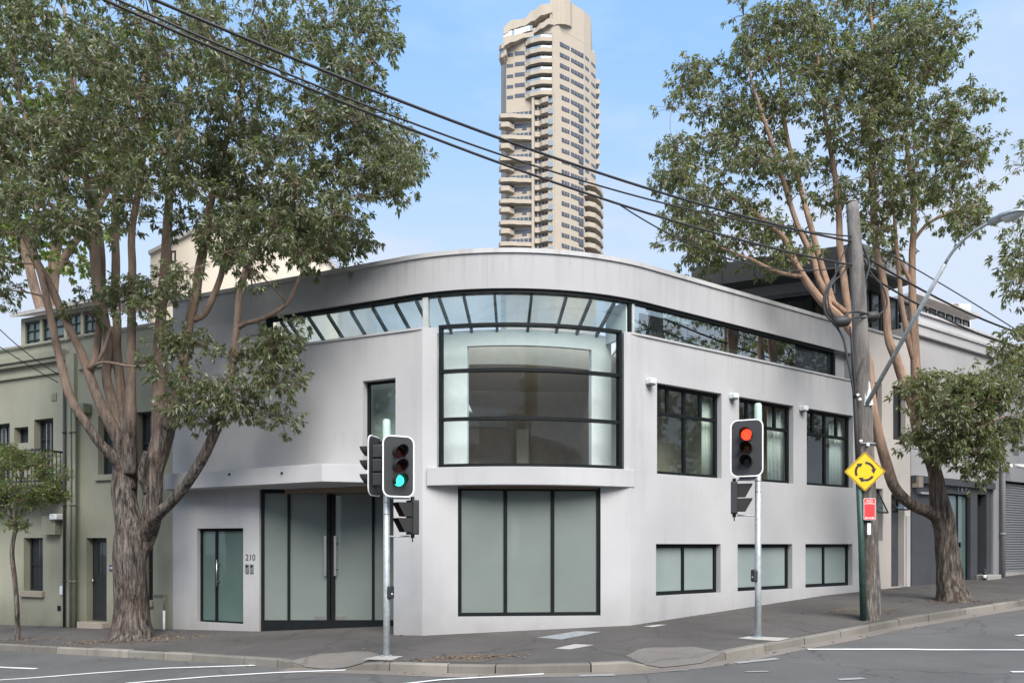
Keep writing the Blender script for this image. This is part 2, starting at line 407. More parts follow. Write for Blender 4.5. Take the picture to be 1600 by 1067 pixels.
# ------------------------------------------------------------------ mesh builder
ORG = {}
class MB:
    def __init__(self):
        self.v, self.f = [], []
    def add(self, verts, faces):
        o = len(self.v)
        self.v.extend(verts)
        self.f.extend([tuple(i + o for i in f) for f in faces])
    def box(self, fr, s0, s1, d0, d1, z0, z1):
        c = [fr.p(s, d, z) for z in (z0, z1) for d in (d0, d1) for s in (s0, s1)]
        self.add(c, [(0, 1, 3, 2), (4, 6, 7, 5), (0, 4, 5, 1), (2, 3, 7, 6), (0, 2, 6, 4), (1, 5, 7, 3)])
    def prism(self, poly, z0, z1):
        n = len(poly)
        zz0 = z0 if hasattr(z0, '__len__') else [z0] * n
        zz1 = z1 if hasattr(z1, '__len__') else [z1] * n
        v = [(p[0], p[1], zz0[i]) for i, p in enumerate(poly)] + [(p[0], p[1], zz1[i]) for i, p in enumerate(poly)]
        f = [tuple(range(n - 1, -1, -1)), tuple(range(n, 2 * n))]
        f += [(i, (i + 1) % n, n + (i + 1) % n, n + i) for i in range(n)]
        self.add(v, f)
    def sweep(self, outer, inner, z0, z1):
        """closed solid between two matching plan polylines; z0/z1 numbers or (outer, inner) pairs"""
        n = len(outer)
        a0, b0 = z0 if hasattr(z0, '__len__') else (z0, z0)
        a1, b1 = z1 if hasattr(z1, '__len__') else (z1, z1)
        v = []
        for i in range(n):
            o, q = outer[i], inner[i]
            v += [(o[0], o[1], a0), (o[0], o[1], a1), (q[0], q[1], b1), (q[0], q[1], b0)]
        f = [(0, 1, 2, 3), tuple(4 * (n - 1) + j for j in (3, 2, 1, 0))]
        for i in range(n - 1):
            a, b = 4 * i, 4 * (i + 1)
            for j in range(4):
                jj = (j + 1) % 4
                f.append((a + j, b + j, b + jj, a + jj))
        self.add(v, f)
    def tube(self, pts, radii, n=10, rough=0.0, seed=0.0, cap=True, flat=1.0):
        pts = [Vector(p) for p in pts]
        if not hasattr(radii, '__len__'):
            radii = [radii] * len(pts)
        base = len(self.v)
        t = (pts[1] - pts[0]).normalized()
        ref = Vector((1, 0, 0)) if abs(t.x) < 0.9 else Vector((0, 1, 0))
        u = t.cross(ref).normalized()
        for i, p in enumerate(pts):
            if i == 0: t = pts[1] - pts[0]
            elif i == len(pts) - 1: t = pts[-1] - pts[-2]
            else: t = pts[i + 1] - pts[i - 1]
            t.normalize()
            u = (u - t * u.dot(t)).normalized()
            w = t.cross(u)
            for j in range(n):
                a = 2 * math.pi * j / n
                r = radii[i]
                if rough:
                    q = noise.noise(Vector((math.cos(a) * 2.2 + seed, math.sin(a) * 2.2, p.z * 0.9 + seed)))
                    q2 = noise.noise(Vector((math.cos(a) * 5 + seed, math.sin(a) * 5, p.z * 2.2)))
                    q3 = noise.noise(Vector((math.cos(a) * 9 + seed, math.sin(a) * 9, p.z * 0.8 + 5)))
                    r *= 1 + rough * (q * 0.7 + q2 * 0.5 + (q3 * 0.55 if n > 20 else 0))
                self.v.append(tuple(p + u * (math.cos(a) * r) + w * (math.sin(a) * r * flat)))
        for i in range(len(pts) - 1):
            for j in range(n):
                a, b = base + i * n + j, base + i * n + (j + 1) % n
                self.f.append((a, b, b + n, a + n))
        if cap:
            self.f.append(tuple(base + j for j in range(n - 1, -1, -1)))
            e = base + (len(pts) - 1) * n
            self.f.append(tuple(e + j for j in range(n)))
    def build(self, name, mat, parent=None, smooth=False, bevel=0):
        me = bpy.data.meshes.new(name)
        org = ORG.get(parent.name, Vector((0, 0, 0))) if parent else Vector((0, 0, 0))
        ox, oy, oz = org
        me.from_pydata([(x - ox, y - oy, z - oz) for x, y, z in self.v], [], self.f)
        import bmesh
        bm = bmesh.new(); bm.from_mesh(me)
        bmesh.ops.recalc_face_normals(bm, faces=bm.faces)
        bm.to_mesh(me); bm.free()
        me.materials.append(mat)
        if smooth:
            me.polygons.foreach_set("use_smooth", [True] * len(me.polygons))
        return link(me, name, parent, bevel)

def link(data, name, parent=None, bevel=0, loc=None):
    o = bpy.data.objects.new(name, data)
    COL.objects.link(o)
    if parent:
        o.parent = parent
        ORG[o.name] = ORG.get(parent.name, Vector((0, 0, 0)))
    else:
        ORG[o.name] = Vector((0, 0, 0))
    if bevel:
        m = o.modifiers.new("soft_edges", 'BEVEL'); m.width = bevel; m.segments = 2; m.limit_method = 'ANGLE'
    return o

def tag(o, label=None, cat=None, group=None, kind=None):
    for key, v in (('label', label), ('category', cat), ('group', group), ('kind', kind)):
        if v: o[key] = v
    return o

def thing(name, loc, label, cat, group=None):
    o = bpy.data.objects.new(name, None)
    COL.objects.link(o)
    o.location = loc
    o.empty_display_size = 0.2
    ORG[o.name] = Vector(loc)
    return tag(o, label, cat, group)

def text(body, name, parent, pos, right, normal, size, mat, depth=0.002, sx=1.0):
    c = bpy.data.curves.new(name, 'FONT')
    c.body = body
    c.size = size
    c.extrude = depth
    c.align_x = 'CENTER'; c.align_y = 'CENTER'
    tmp = bpy.data.objects.new(name, c)
    me = bpy.data.meshes.new_from_object(tmp)
    bpy.data.objects.remove(tmp)
    me.materials.clear(); me.materials.append(mat)
    o = link(me, name, parent)
    r, nn = Vector(right).normalized(), Vector(normal).normalized()
    o.rotation_euler = Matrix((r, nn.cross(r), nn)).transposed().to_euler()
    o.scale = (sx, 1, 1)
    o.location = Vector(pos) - (ORG[parent.name] if parent else Vector())
    return o

# ------------------------------------------------------------------ plan frames
class Frame:
    def __init__(self, o, d, n=None):
        l = math.hypot(*d)
        self.o = o; self.d = (d[0] / l, d[1] / l)
        self.n = n if n else (self.d[1], -self.d[0])
    def p(self, s, d, z):
        return (self.o[0] + self.d[0] * s + self.n[0] * d, self.o[1] + self.d[1] * s + self.n[1] * d, z)
    def s(self, px, off=0.0):
        u = (px - 800) / F
        ox, oy = self.o[0] + self.n[0] * off, self.o[1] + self.n[1] * off
        return (u * oy - ox) / (self.d[0] - u * self.d[1])
    def z(self, px, py, off=0.0):
        s = self.s(px, off)
        Y = self.o[1] + self.n[1] * off + self.d[1] * s
        return CAM_Z + (HZ - py) / F * Y

A = (-1.843, 15.8)
B = (2.49, 16.15)
LF = Frame(A, (-2.2, 1.0), (-0.41380, -0.91037))          # left street front, s grows to the left
RF = Frame(B, (1.4308, 1.0))                              # right street front, s grows to the right
BF = Frame(A, (B[0] - A[0], B[1] - A[1]))                 # splayed corner front
XF = Frame((0, 0), (1, 0), (0, -1))                       # plain world axes

def at(px, py, Y):
    return Vector(((px - 800) / F * Y, Y, CAM_Z + (HZ - py) / F * Y))

# ------------------------------------------------------------------ ground
def smax(a, b, kk=0.10):
    h = max(0.0, min(1.0, 0.5 + 0.5 * (a - b) / kk))
    return b + (a - b) * h + kk * h * (1 - h)

def ground(x, y):
    """height of the pavement surface"""
    ax, ay, bx, by = x - A[0], y - A[1], x - B[0], y - B[1]
    sl = max(-40, min(70, ax * LF.d[0] + ay * LF.d[1]))
    sr = max(-40, min(90, bx * RF.d[0] + by * RF.d[1]))
    zl = -0.029 * sl
    zr = 0.2 + (0.052 * sr if sr < 7 else 0.052 * 7 + 0.024 * (sr - 7))
    dl = ax * LF.n[0] + ay * LF.n[1]
    dr = bx * RF.n[0] + by * RF.n[1]
    d = max(0.0, min(5.0, max(min(dl, 9), min(dr, 9))))
    return smax(zl, zr) - 0.028 * d

ROAD_DROP = 0.14
def gnd(px, py, off=0.0):
    """point of the ground surface (plus off) on the line of sight through a pixel"""
    Y = 14.0
    for _ in range(40):
        z = ground((px - 800) / F * Y, Y) + off
        Y = 0.5 * Y + 0.5 * (CAM_Z - z) * F / (py - HZ)
    return Vector(((px - 800) / F * Y, Y, ground((px - 800) / F * Y, Y) + off))

def axis(lo, hi, a, b, fine, coarse):
    out, x = [], lo
    while x < hi:
        out.append(x)
        if a <= x < b: x += fine
        else: x += coarse if (x + coarse <= a or x >= b) else max(fine, a - x)
    out.append(hi)
    return out
xs = axis(-300, 300, -24, 30, 0.45, 9.0)
ys = axis(-150, 420, 5, 28, 0.45, 9.0)
mb = MB()
mb.v = [(x, y, ground(x, y) - ROAD_DROP) for y in ys for x in xs]
nx = len(xs)
mb.f = [(j * nx + i, j * nx + i + 1, (j + 1) * nx + i + 1, (j + 1) * nx + i) for j in range(len(ys) - 1) for i in range(nx - 1)]
o = mb.build("road", M['asphalt'], None, True)
tag(o, "grey asphalt road round the street corner", None, None, "structure")

# kerb line (outer top edge), from the left street round the corner to the right street
def dens(pts, step=0.3):
    out = []
    for a, b in zip(pts[:-1], pts[1:]):
        n = max(1, int((b - a).length / step))
        for i in range(n):
            out.append(a.lerp(b, i / n))
    out.append(pts[-1])
    return out
kp = [(0, 1005.5), (100, 1011), (200, 1016), (300, 1021), (400, 1027), (447, 1031), (500, 1033), (567, 1033), (630, 1036), (700, 1038), (796, 1039), (894, 1038), (984, 1034.5), (1040, 1030), (1115, 1021), (1136, 1018), (1222, 1000.5), (1290, 989.5), (1380, 971.5), (1450, 959.5), (1510, 951), (1545, 945), (1600, 937)]
kpts = [gnd(*p) for p in kp]
dL = Vector((LF.d[0], LF.d[1], 0)); dR = Vector((RF.d[0], RF.d[1], 0))
kpts = [kpts[0] + dL * 22] + kpts + [kpts[-1] + dR * 30]
kraw = [Vector((p.x, p.y, 0)) for p in kpts]
kline = dens(kraw, 0.25)
for _ in range(6):      # ease the corners
    kline = [kline[0]] + [kline[i] * 0.5 + (kline[i - 1] + kline[i + 1]) * 0.25 for i in range(1, len(kline) - 1)] + [kline[-1]]
KN = []
for i in range(len(kline)):
    t = (kline[min(i + 3, len(kline) - 1)] - kline[max(i - 3, 0)]).normalized()
    KN.append(Vector((-t.y, t.x, 0)))       # inward, to the buildings
def kpx(p):
    return 800 + F * p.x / p.y
def rampf(p):
    q = kpx(p)
    def tri(a0, a1, b1, b0):
        return max(0, min(1, (q - a0) / (a1 - a0), (b0 - q) / (b0 - b1)))
    if p.y < 5: return 0
    return max(tri(447, 482, 533, 572), tri(984, 1034, 1100, 1136))
mb = MB(); rows = [0.0, 0.14, 0.3, 0.55, 0.85, 1.25, 1.9, 2.7, 3.6, 5.0]
def pz(i, w):
    q = kline[i] + KN[i] * w
    return (q.x, q.y, ground(q.x, q.y) - (ROAD_DROP - 0.012) * rampf(kline[i]) * max(0.0, 1 - w / 1.25))
for i in range(len(kline)):
    for w in rows[1:]:
        mb.v.append(pz(i, w))
m_ = len(rows) - 1
mb.f = [(i * m_ + j, (i + 1) * m_ + j, (i + 1) * m_ + j + 1, i * m_ + j + 1) for i in range(len(kline) - 1) for j in range(m_ - 1)]
o = mb.build("pavement", M['pave'], None, True)
tag(o, "dark asphalt pavement round the corner", None, None, "structure")
# concrete kerb ramps (sheets just above the asphalt)
for lo, hi in ((452, 570), (1000, 1134)):
    ii = [i for i in range(len(kline)) if kline[i].y > 5 and lo <= kpx(kline[i]) <= hi]
    mb = MB(); ww = [0.0, 0.14, 0.3, 0.55, 0.85, 1.15]
    for q, i in enumerate(ii):
        e = min(1.0, 0.62 + 0.38 * math.sin(math.pi * q / (len(ii) - 1)))
        for w in ww:
            p = pz(i, w * e); mb.v.append((p[0], p[1], p[2] + 0.004))
    m2 = len(ww)
    mb.f = [(q * m2 + j, (q + 1) * m2 + j, (q + 1) * m2 + j + 1, q * m2 + j + 1) for q in range(len(ii) - 1) for j in range(m2 - 1)]
    tag(mb.build("kerb_ramp", M['ramp'], None, True), "pale concrete kerb ramp", None, None, "structure")
# kerb stones
kerb = thing("kerb", (0, 12.5, 0), "stone kerb edging the pavement", None); kerb['kind'] = "structure"
i = 0
random.seed(4)
while i < len(kline) - 1:
    seg = random.choice([4, 4, 5, 3])
    j = min(i + seg, len(kline) - 1)
    px = kpx(kline[i]) if kline[i].y > 5 else 0
    n = j - i
    mb = MB()
    jit = random.uniform(-0.006, 0.006)
    for q in range(i, j + 1):
        p, nn = kline[q], KN[q]
        r = rampf(p)
        t = (kline[min(q + 1, len(kline) - 1)] - kline[max(q - 1, 0)]).normalized()
        sh = t * (0.011 if q == i else (-0.011 if q == j else 0))
        zt = ground(p.x, p.y) - (ROAD_DROP - 0.008) * r + jit * (1 - r)
        zb = ground(p.x, p.y) - ROAD_DROP - 0.12
        a = p + sh; b = p + nn * 0.145 + sh
        fr_ = p - nn * 0.012 + sh
        c = p + nn * 0.02 + sh
        mb.v += [(fr_.x, fr_.y, zb), (a.x, a.y, zt - 0.022), (c.x, c.y, zt), (b.x, b.y, zt + 0.001), (b.x, b.y, zb)]
    for q in range(n):
        for w in range(5):
            mb.f.append((q * 5 + w, (q + 1) * 5 + w, (q + 1) * 5 + (w + 1) % 5, q * 5 + (w + 1) % 5))
    mb.f.append((0, 1, 2, 3, 4)); mb.f.append(tuple(n * 5 + w for w in (4, 3, 2, 1, 0)))
    mb.build("kerb_stone", M['kerb'], kerb)
    i = j
# gutter band on the road along the corner and right street
def ribbon(pts, width, z, mat, name, label, kind="structure", normal=None, wob=0.0):
    pts = dens([Vector((p[0], p[1], 0)) for p in pts], 0.3)
    mb = MB()
    for q, p in enumerate(pts):
        t = (pts[min(q + 1, len(pts) - 1)] - pts[max(q - 1, 0)]).normalized()
        nn = Vector((-t.y, t.x, 0))
        wd = width * (1 + wob * random.uniform(-1, 1))
        for e in (-0.5, 0.5):
            r = p + nn * wd * e
            mb.v.append((r.x, r.y, ground(r.x, r.y) - ROAD_DROP + z))
    mb.f = [(2 * q, 2 * q + 2, 2 * q + 3, 2 * q + 1) for q in range(len(pts) - 1)]
    o = mb.build(name, mat)
    return tag(o, label, None, None, kind)
gi = [i for i in range(len(kline)) if kline[i].y > 5 and 440 < kpx(kline[i]) < 1640]
ribbon([kline[i] - KN[i] * 0.16 for i in gi], 0.32, 0.005, M['gutter'], "gutter", "stained concrete gutter along the kerb")
R_ = -ROAD_DROP
def line(pix, width, mat, label):
    ribbon([gnd(px, py, R_) for px, py in pix], width, 0.011, mat, "road_marking", label, wob=0.06)
line([(-60, 1040), (57, 1045)], 0.10, M['paint'], "short white line on the left road")
line([(-40, 1065), (80, 1057), (150, 1051.5), (260, 1044), (400, 1039.5)], 0.10, M['paint'], "long white edge line curving to the kerb")
line([(195, 1068), (330, 1057), (430, 1051), (540, 1047)], 0.10, M['paint'], "white line nearest the first kerb ramp")
line([(600, 1072), (690, 1062), (780, 1057), (850, 1053)], 0.09, M['paint'], "thin white line below the corner kerb")
line([(1262, 1014.5), (1420, 1014.5), (1610, 1015.5)], 0.11, M['paint'], "white stop line across the right road")
line([(1588, 993), (1660, 990)], 0.12, M['paint'], "white dash at the right edge")
line([(1580, 1050), (1680, 1049)], 0.10, M['paint'], "lower white dash at the right edge")
line([(905, 1056), (960, 1054.5)], 0.16, M['worn'], "worn patch of old paint")
line([(1165, 1050), (1200, 1049)], 0.08, M['worn'], "worn speck of white paint")
line([(1150, 1036), (1215, 1029)], 0.14, M['worn'], "worn paint beside the gutter")
line([(1045, 1048), (1075, 1047)], 0.07, M['worn'], "worn paint dash below the ramp")
line([(1310, 1062), (1350, 1060)], 0.13, M['worn'], "worn paint near the bottom edge")
def quad(pix, off, mat, name, label, cat=None, kind=None, thick=0):
    c = [gnd(*p) for p in pix]
    mb = MB()
    a, b, c2, d = c
    n = 6
    for q in range(n + 1):
        for r in range(3):
            p = a.lerp(b, q / n).lerp(d.lerp(c2, q / n), r / 2)
            mb.v.append((p.x, p.y, ground(p.x, p.y) + off))
    mb.f = [(q * 3 + r, (q + 1) * 3 + r, (q + 1) * 3 + r + 1, q * 3 + r + 1) for q in range(n) for r in range(2)]
    return tag(mb.build(name, mat), label, cat, None, kind)
quad([(839, 996), (877, 999), (940, 987), (900, 986)], 0.006, M['cover'], "utility_cover", "grey metal service cover in the pavement below the big window", "utility cover")
quad([(866, 1013), (890, 1014.5), (928, 1007.5), (898, 1006)], 0.006, M['pad'], "concrete_patch", "small pale concrete patch beside the grey cover", None, "structure")
quad([(1005, 978.5), (1020, 979.5), (1042, 976), (1028, 975.5)], 0.006, M['pad'], "concrete_patch", "pale concrete sliver by the wall", None, "structure")
quad([(566, 1030), (612, 1031), (631, 1025), (590, 1024.5)], 0.006, M['pad'], "pole_pad", "pale concrete pad under the left signal pole", None, "structure")
quad([(1152, 997), (1215, 1001.5), (1236, 996.5), (1170, 994)], 0.006, M['pad'], "pole_pad", "pale concrete pad under the right signal pole", None, "structure")
quad([(1275, 958), (1340, 962), (1405, 952), (1325, 948)], 0.005, M['dirt'], "tree_pit", "rough dirt patch beside the wooden pole", None, "structure")
quad([(640, 1033), (755, 1034), (815, 1022), (720, 1020)], 0.005, M['dirt'], "tree_pit", "rough dirt patch on the corner pavement", None, "structure")

quad([(1508, 1068), (1562, 1046), (1720, 1044), (1720, 1068)], R_ + 0.006, asphalt("patched_asphalt", (0.155, 0.152, 0.148)), "road_patch", "paler patch of asphalt at the lower right", None, "structure")
quad([(930, 1069), (1010, 1056), (1260, 1052), (1240, 1069)], R_ + 0.005, asphalt("dark_asphalt", (0.112, 0.111, 0.112)), "road_patch", "darker strip of asphalt below the kerb ramp", None, "structure")

# ------------------------------------------------------------------ corner building
def wall(mb, fr, s0, s1, z0, z1, openings, t=0.25, d=0.0):
    """one wall with real openings (a, b, zlo, zhi) and reveals; front face at offset d"""
    ss = sorted(set([s0, s1] + [v for o in openings for v in o[:2] if s0 < v < s1]))
    zs = sorted(set([z0, z1] + [v for o in openings for v in o[2:] if z0 < v < z1]))
    def hole(s, z):
        return any(a < s < b and c < z < e for a, b, c, e in openings)
    S, Z = len(ss), len(zs)
    idx = {}
    def vid(i, j, back):
        key = (i, j, back)
        if key not in idx:
            idx[key] = len(mb.v)
            mb.v.append(fr.p(ss[i], d - t if back else d, zs[j]))
        return idx[key]
    solid = [[not hole((ss[i] + ss[i + 1]) / 2, (zs[j] + zs[j + 1]) / 2) for j in range(Z - 1)] for i in range(S - 1)]
    for i in range(S - 1):
        for j in range(Z - 1):
            if not solid[i][j]: continue
            for back in (False, True):
                mb.f.append((vid(i, j, back), vid(i + 1, j, back), vid(i + 1, j + 1, back), vid(i, j + 1, back)))
            for di, dj, e in ((-1, 0, ((i, j), (i, j + 1))), (1, 0, ((i + 1, j), (i + 1, j + 1))), (0, -1, ((i, j), (i + 1, j))), (0, 1, ((i, j + 1), (i + 1, j + 1)))):
                a, b = i + di, j + dj
                if 0 <= a < S - 1 and 0 <= b < Z - 1 and solid[a][b]: continue
                (p, q), (r, u) = e
                mb.f.append((vid(p, q, False), vid(r, u, False), vid(r, u, True), vid(p, q, True)))

def window(parent, fr, a, b, z0, z1, rec, rows, glassm, fw=0.06, name="window", frame_mat='black', fd=0.07, label=None, bar=None):
    """frame mesh with one pane per light; rows = [(zlo, zhi, [splits])] in metres"""
    mb = MB()
    bar = bar or fw
    mb.box(fr, a, a + fw, -rec - fd, -rec, z0, z1)
    mb.box(fr, b - fw, b, -rec - fd, -rec, z0, z1)
    mb.box(fr, a + fw, b - fw, -rec - fd, -rec, z0, z0 + fw)
    mb.box(fr, a + fw, b - fw, -rec - fd, -rec, z1 - fw, z1)
    rows = rows or [(z0, z1, [])]
    panes = []
    for q, (lo, hi, sp) in enumerate(rows):
        lo2 = lo + (fw if q == 0 else bar / 2); hi2 = hi - (fw if q == len(rows) - 1 else bar / 2)
        if q > 0:
            mb.box(fr, a + fw, b - fw, -rec - fd + 0.002, -rec + 0.004, lo - bar / 2, lo + bar / 2)
        edges = [a + fw] + list(sp) + [b - fw]
        for e in sp:
            mb.box(fr, e - bar / 2, e + bar / 2, -rec - fd + 0.003, -rec - 0.002, lo2, hi2)
        for e, f_ in zip(edges[:-1], edges[1:]):
            panes.append((e + (0 if e == a + fw else bar / 2), f_ - (0 if f_ == b - fw else bar / 2), lo2, hi2))
    w = mb.build(name, M[frame_mat], parent)
    if label: w['label'] = label
    for e, f_, lo, hi in panes:
        pm = MB(); pm.box(fr, e - 0.004, f_ + 0.004, -rec - fd * 0.62, -rec - fd * 0.5, lo - 0.004, hi + 0.004)
        pm.build("pane", M[glassm], w)
    return w

corner = thing("corner_building", (0.3, 16.5, 0), "white rendered two storey corner building with curved parapet and bowed glass bay", "building")
Z_LEDGE, Z_STRIP, Z_FAS, Z_TOP = 6.36, 7.07, 7.78, 7.87
SL, SR = LF.s(270), 8.72
# plan path of the curved parapet: left front, arc, right front
X_ = Vector((0.479, 14.74)); TL_ = 3.0
pL = X_ + Vector(LF.d) * TL_; pR = X_ + Vector(RF.d) * TL_
half = math.acos(max(-1, min(1, (-Vector(LF.d)).dot(Vector(RF.d))))) / 2
RAD = TL_ / math.tan(half) if half > 0.01 else 5
cen = pL - Vector(LF.n) * RAD
RAD = (pL - cen).length
# radius so that both tangents meet the arc
RAD = TL_ / math.tan(half)
cen = pL - Vector(LF.n) * RAD
a0 = math.atan2((pL - cen).y, (pL - cen).x); a1 = math.atan2((pR - cen).y, (pR - cen).x)
PATH, PN = [], []
nL = 24
sA = (pL - Vector(A)).dot(Vector(LF.d))
for i in range(nL):
    s = SL + (sA - SL) * i / nL
    PATH.append(Vector(LF.p(s, 0, 0)[:2])); PN.append(Vector(LF.n))
nA = 40
for i in range(nA + 1):
    a = a0 + (a1 - a0) * i / nA
    v = Vector((math.cos(a), math.sin(a)))
    PATH.append(cen + v * RAD); PN.append(v)
sB = (pR - Vector(B)).dot(Vector(RF.d))
nR = 30
for i in range(1, nR + 1):
    s = sB + (SR - sB) * i / nR
    PATH.append(Vector(RF.p(s, 0, 0)[:2])); PN.append(Vector(RF.n))
def ppx(t):
    p = pp(t, 0); return 800 + F * p.x / p.y
def pp(t, off):
    t = max(0, min(len(PATH) - 1.0001, t)); i = int(t); f = t - i
    return PATH[i].lerp(PATH[i + 1], f) + PN[i].lerp(PN[i + 1], f) * off
def t_of(px):
    lo, hi = 0.0, len(PATH) - 1.001
    for _ in range(40):
        m = (lo + hi) / 2
        if ppx(m) < px: lo = m
        else: hi = m
    return lo
def span(px0, px1, off, g=0.0, raw=False):
    t0, t1 = (px0, px1) if raw else (t_of(px0), t_of(px1))
    ts = [t0] + [i for i in range(int(t0) + 1, int(t1) + 1) if t0 + 0.02 < i < t1 - 0.02] + [t1]
    return [pp(t, off) for t in ts]
TEND = len(PATH) - 1.001
def path_solid(mb, t0, t1, d0, d1, z0, z1):
    mb.sweep(span(t0, t1, d1, raw=True), span(t0, t1, d0, raw=True), z0, z1)
tA, tB = t_of(660), t_of(988)
# left street wall
L = LF
lz = lambda px, py, off=0: L.z(px, py, off)
sdoor = (L.s(380), L.s(308), lz(344, 973) - 0.0, lz(344, 825))
zdoor_lo, zdoor_hi = -0.12, 3.16
big = (L.s(615), L.s(405), -0.6, zdoor_hi)
upw = (L.s(618), L.s(567), 3.62, lz(590, 593))
strip_l = (-0.01, L.s(413), Z_LEDGE, Z_STRIP)
mb = MB()
wall(mb, L, 0.0, SL, -0.9, Z_STRIP, [sdoor, big, upw, (0.0, L.s(413), Z_LEDGE, Z_STRIP)])
mb.build("wall", M['white'], corner)
# right street wall
Rr = RF
w_px = [(1026.5, 1127.5), (1154.7, 1239.7), (1260.5, 1333)]
zu0, zu1 = Rr.z(1026.5, 739.7), Rr.z(1026.5, 597.7)
zl0, zl1 = Rr.z(1025, 931), Rr.z(1025, 849.5)
ups = [(Rr.s(a), Rr.s(b), zu0, zu1) for a, b in w_px]
lows = [(Rr.s(1025), Rr.s(1126), zl0, zl1), (Rr.s(1152.5), Rr.s(1238), zl0, zl1), (Rr.s(1258.5), Rr.s(1332), zl0, zl1)]
mb = MB()
s_open = Rr.s(1331)
wall(mb, Rr, 0.0, SR, -0.9, Z_STRIP, ups + lows + [(0.0, s_open, Z_LEDGE, Z_STRIP)])
mb.build("wall", M['white'], corner)
# splayed corner wall
SBW = math.hypot(B[0] - A[0], B[1] - A[1])
bw0, bw1 = BF.s(683), BF.s(975)
lowg = (BF.s(715.5), BF.s(938.5), BF.z(715.5, 963), BF.z(715.5, 759.5))
mb = MB()
wall(mb, BF, 0.0, SBW, -0.9, Z_LEDGE - 0.002, [(bw0, bw1, 3.2, Z_LEDGE + 1), lowg])
mb.build("wall", M['white'], corner)
# thin nosing along the wall top on the left and right
mb = MB(); path_solid(mb, t_of(413), tA, -0.25, 0.03, Z_LEDGE - 0.045, Z_LEDGE); mb.build("ledge_nosing", M['white'], corner)
mb = MB(); path_solid(mb, t_of(985), t_of(1331), -0.25, 0.03, Z_LEDGE - 0.045, Z_LEDGE); mb.build("ledge_nosing", M['white'], corner)
# parapet panels, coping
cuts = [0.0] + [t_of(p) for p in (392, 508, 620.5, 761, 911, 1028, 1106, 1215)] + [TEND]
for a, b in zip(cuts[:-1], cuts[1:]):
    mb = MB(); g = 0.008
    path_solid(mb, a + (g if a else 0), b - (g if b < TEND else 0), -0.22, 0.0, Z_STRIP, Z_FAS)
    mb.build("parapet_panel", M['fascia'], corner)
mb = MB(); path_solid(mb, 0, TEND, -0.20, -0.012, Z_STRIP + 0.01, Z_FAS - 0.01); mb.build("parapet_core", M['rafter'], corner)
cc = [0, t_of(345), t_of(440), t_of(560), t_of(690), t_of(850), t_of(960), t_of(1090), t_of(1180), t_of(1270), TEND]
for a, b in zip(cc[:-1], cc[1:]):
    mb = MB(); path_solid(mb, a + 0.004, b - 0.004, -0.30, 0.035, Z_FAS, Z_TOP); mb.build("coping", M['coping'], corner)
# strip window head, posts
t413, t662, t990, t1250, t1306 = t_of(413), t_of(662), t_of(990.5), t_of(1250), t_of(1306)
mb = MB(); path_solid(mb, t413, t1306, -0.20, -0.05, Z_STRIP - 0.075, Z_STRIP - 0.001); mb.build("strip_head", M['black'], corner)
for px, w_, m_ in ((416.5, 6, 'black'), (662.5, 8, 'steelpost'), (987.5, 3.5, 'black'), (992.5, 3.5, 'steelpost'), (1307, 3, 'black')):
    mb = MB(); path_solid(mb, t_of(px - w_ / 2), t_of(px + w_ / 2), -0.16, -0.06, Z_LEDGE, Z_STRIP - 0.075); mb.build("strip_post", M[m_], corner)
mb = MB(); path_solid(mb, t_of(1308.5), t_of(1331.5), -0.30, -0.22, Z_LEDGE, Z_STRIP); mb.build("strip_infill", M['white'], corner)
def strip_panes(pxs, mat, off):
    for a, b in zip(pxs[:-1], pxs[1:]):
        mb = MB(); path_solid(mb, t_of(a + 0.35), t_of(b - 0.35), off - 0.012, off, Z_LEDGE - 0.01, Z_STRIP - 0.07)
        mb.build("strip_pane", M[mat], corner)
strip_panes([419.5, 495, 581, 658.5], 'strip', -0.10)
strip_panes([666.5, 676, 686.5, 743, 804.5, 866, 922, 976, 985.5], 'strip', -0.10)
strip_panes([994.5, 1080, 1165, 1248], 'mirror', -0.10)
strip_panes([1248, 1305], 'dark_glass', -0.16)
# glazed lean-to roof behind the strip: rafters and panes
rt = []
p = t413 + 0.2
for px in (421, 432, 443, 475.5, 505.5, 541.5, 576, 612, 645, 682, 722, 772, 832, 888, 928, 966):
    rt.append(t_of(px))
ZR0, ZR1, DI = 7.02, 6.50, 0.86
for i, t in enumerate(rt):
    if i in (0,): continue
    a, b = pp(t, -0.14), pp(t, -DI)
    tt = (pp(t + 0.05, 0) - pp(t - 0.05, 0)).normalized()
    mb = MB(); w_ = 0.027
    v = []
    for q, z in ((a, ZR0), (b, ZR1)):
        for e in (-1, 1):
            for h in (-0.085, 0.0):
                r = q + tt * w_ * e
                v.append((r.x, r.y, z + h))
    mb.add(v, [(0, 1, 3, 2), (4, 6, 7, 5), (0, 4, 5, 1), (2, 3, 7, 6), (0, 2, 6, 4), (1, 5, 7, 3)])
    mb.build("rafter", M['rafter'], corner)
mm, n_, l_, b_ = new_mat("milky_roof_glass")
tr_ = n_.new("ShaderNodeBsdfTransparent"); tr_.inputs[0].default_value = (1.0, 0.985, 0.93, 1)
tl_ = n_.new("ShaderNodeBsdfTranslucent"); tl_.inputs[0].default_value = (0.95, 0.93, 0.86, 1)
mx_ = n_.new("ShaderNodeMixShader")
nz_ = add_noise(n_, l_, 0.9, 3)
rr_ = ramp(n_, l_, nz_.outputs['Fac'], [(0.35, (0.45, 0.45, 0.45)), (0.65, (0.8, 0.8, 0.8))])
l_.new(rr_.outputs['Color'], mx_.inputs[0]); l_.new(tr_.outputs[0], mx_.inputs[1]); l_.new(tl_.outputs[0], mx_.inputs[2])
l_.new(mx_.outputs[0], n_["Material Output"].inputs['Surface']); n_.remove(b_)
M['milky'] = mm
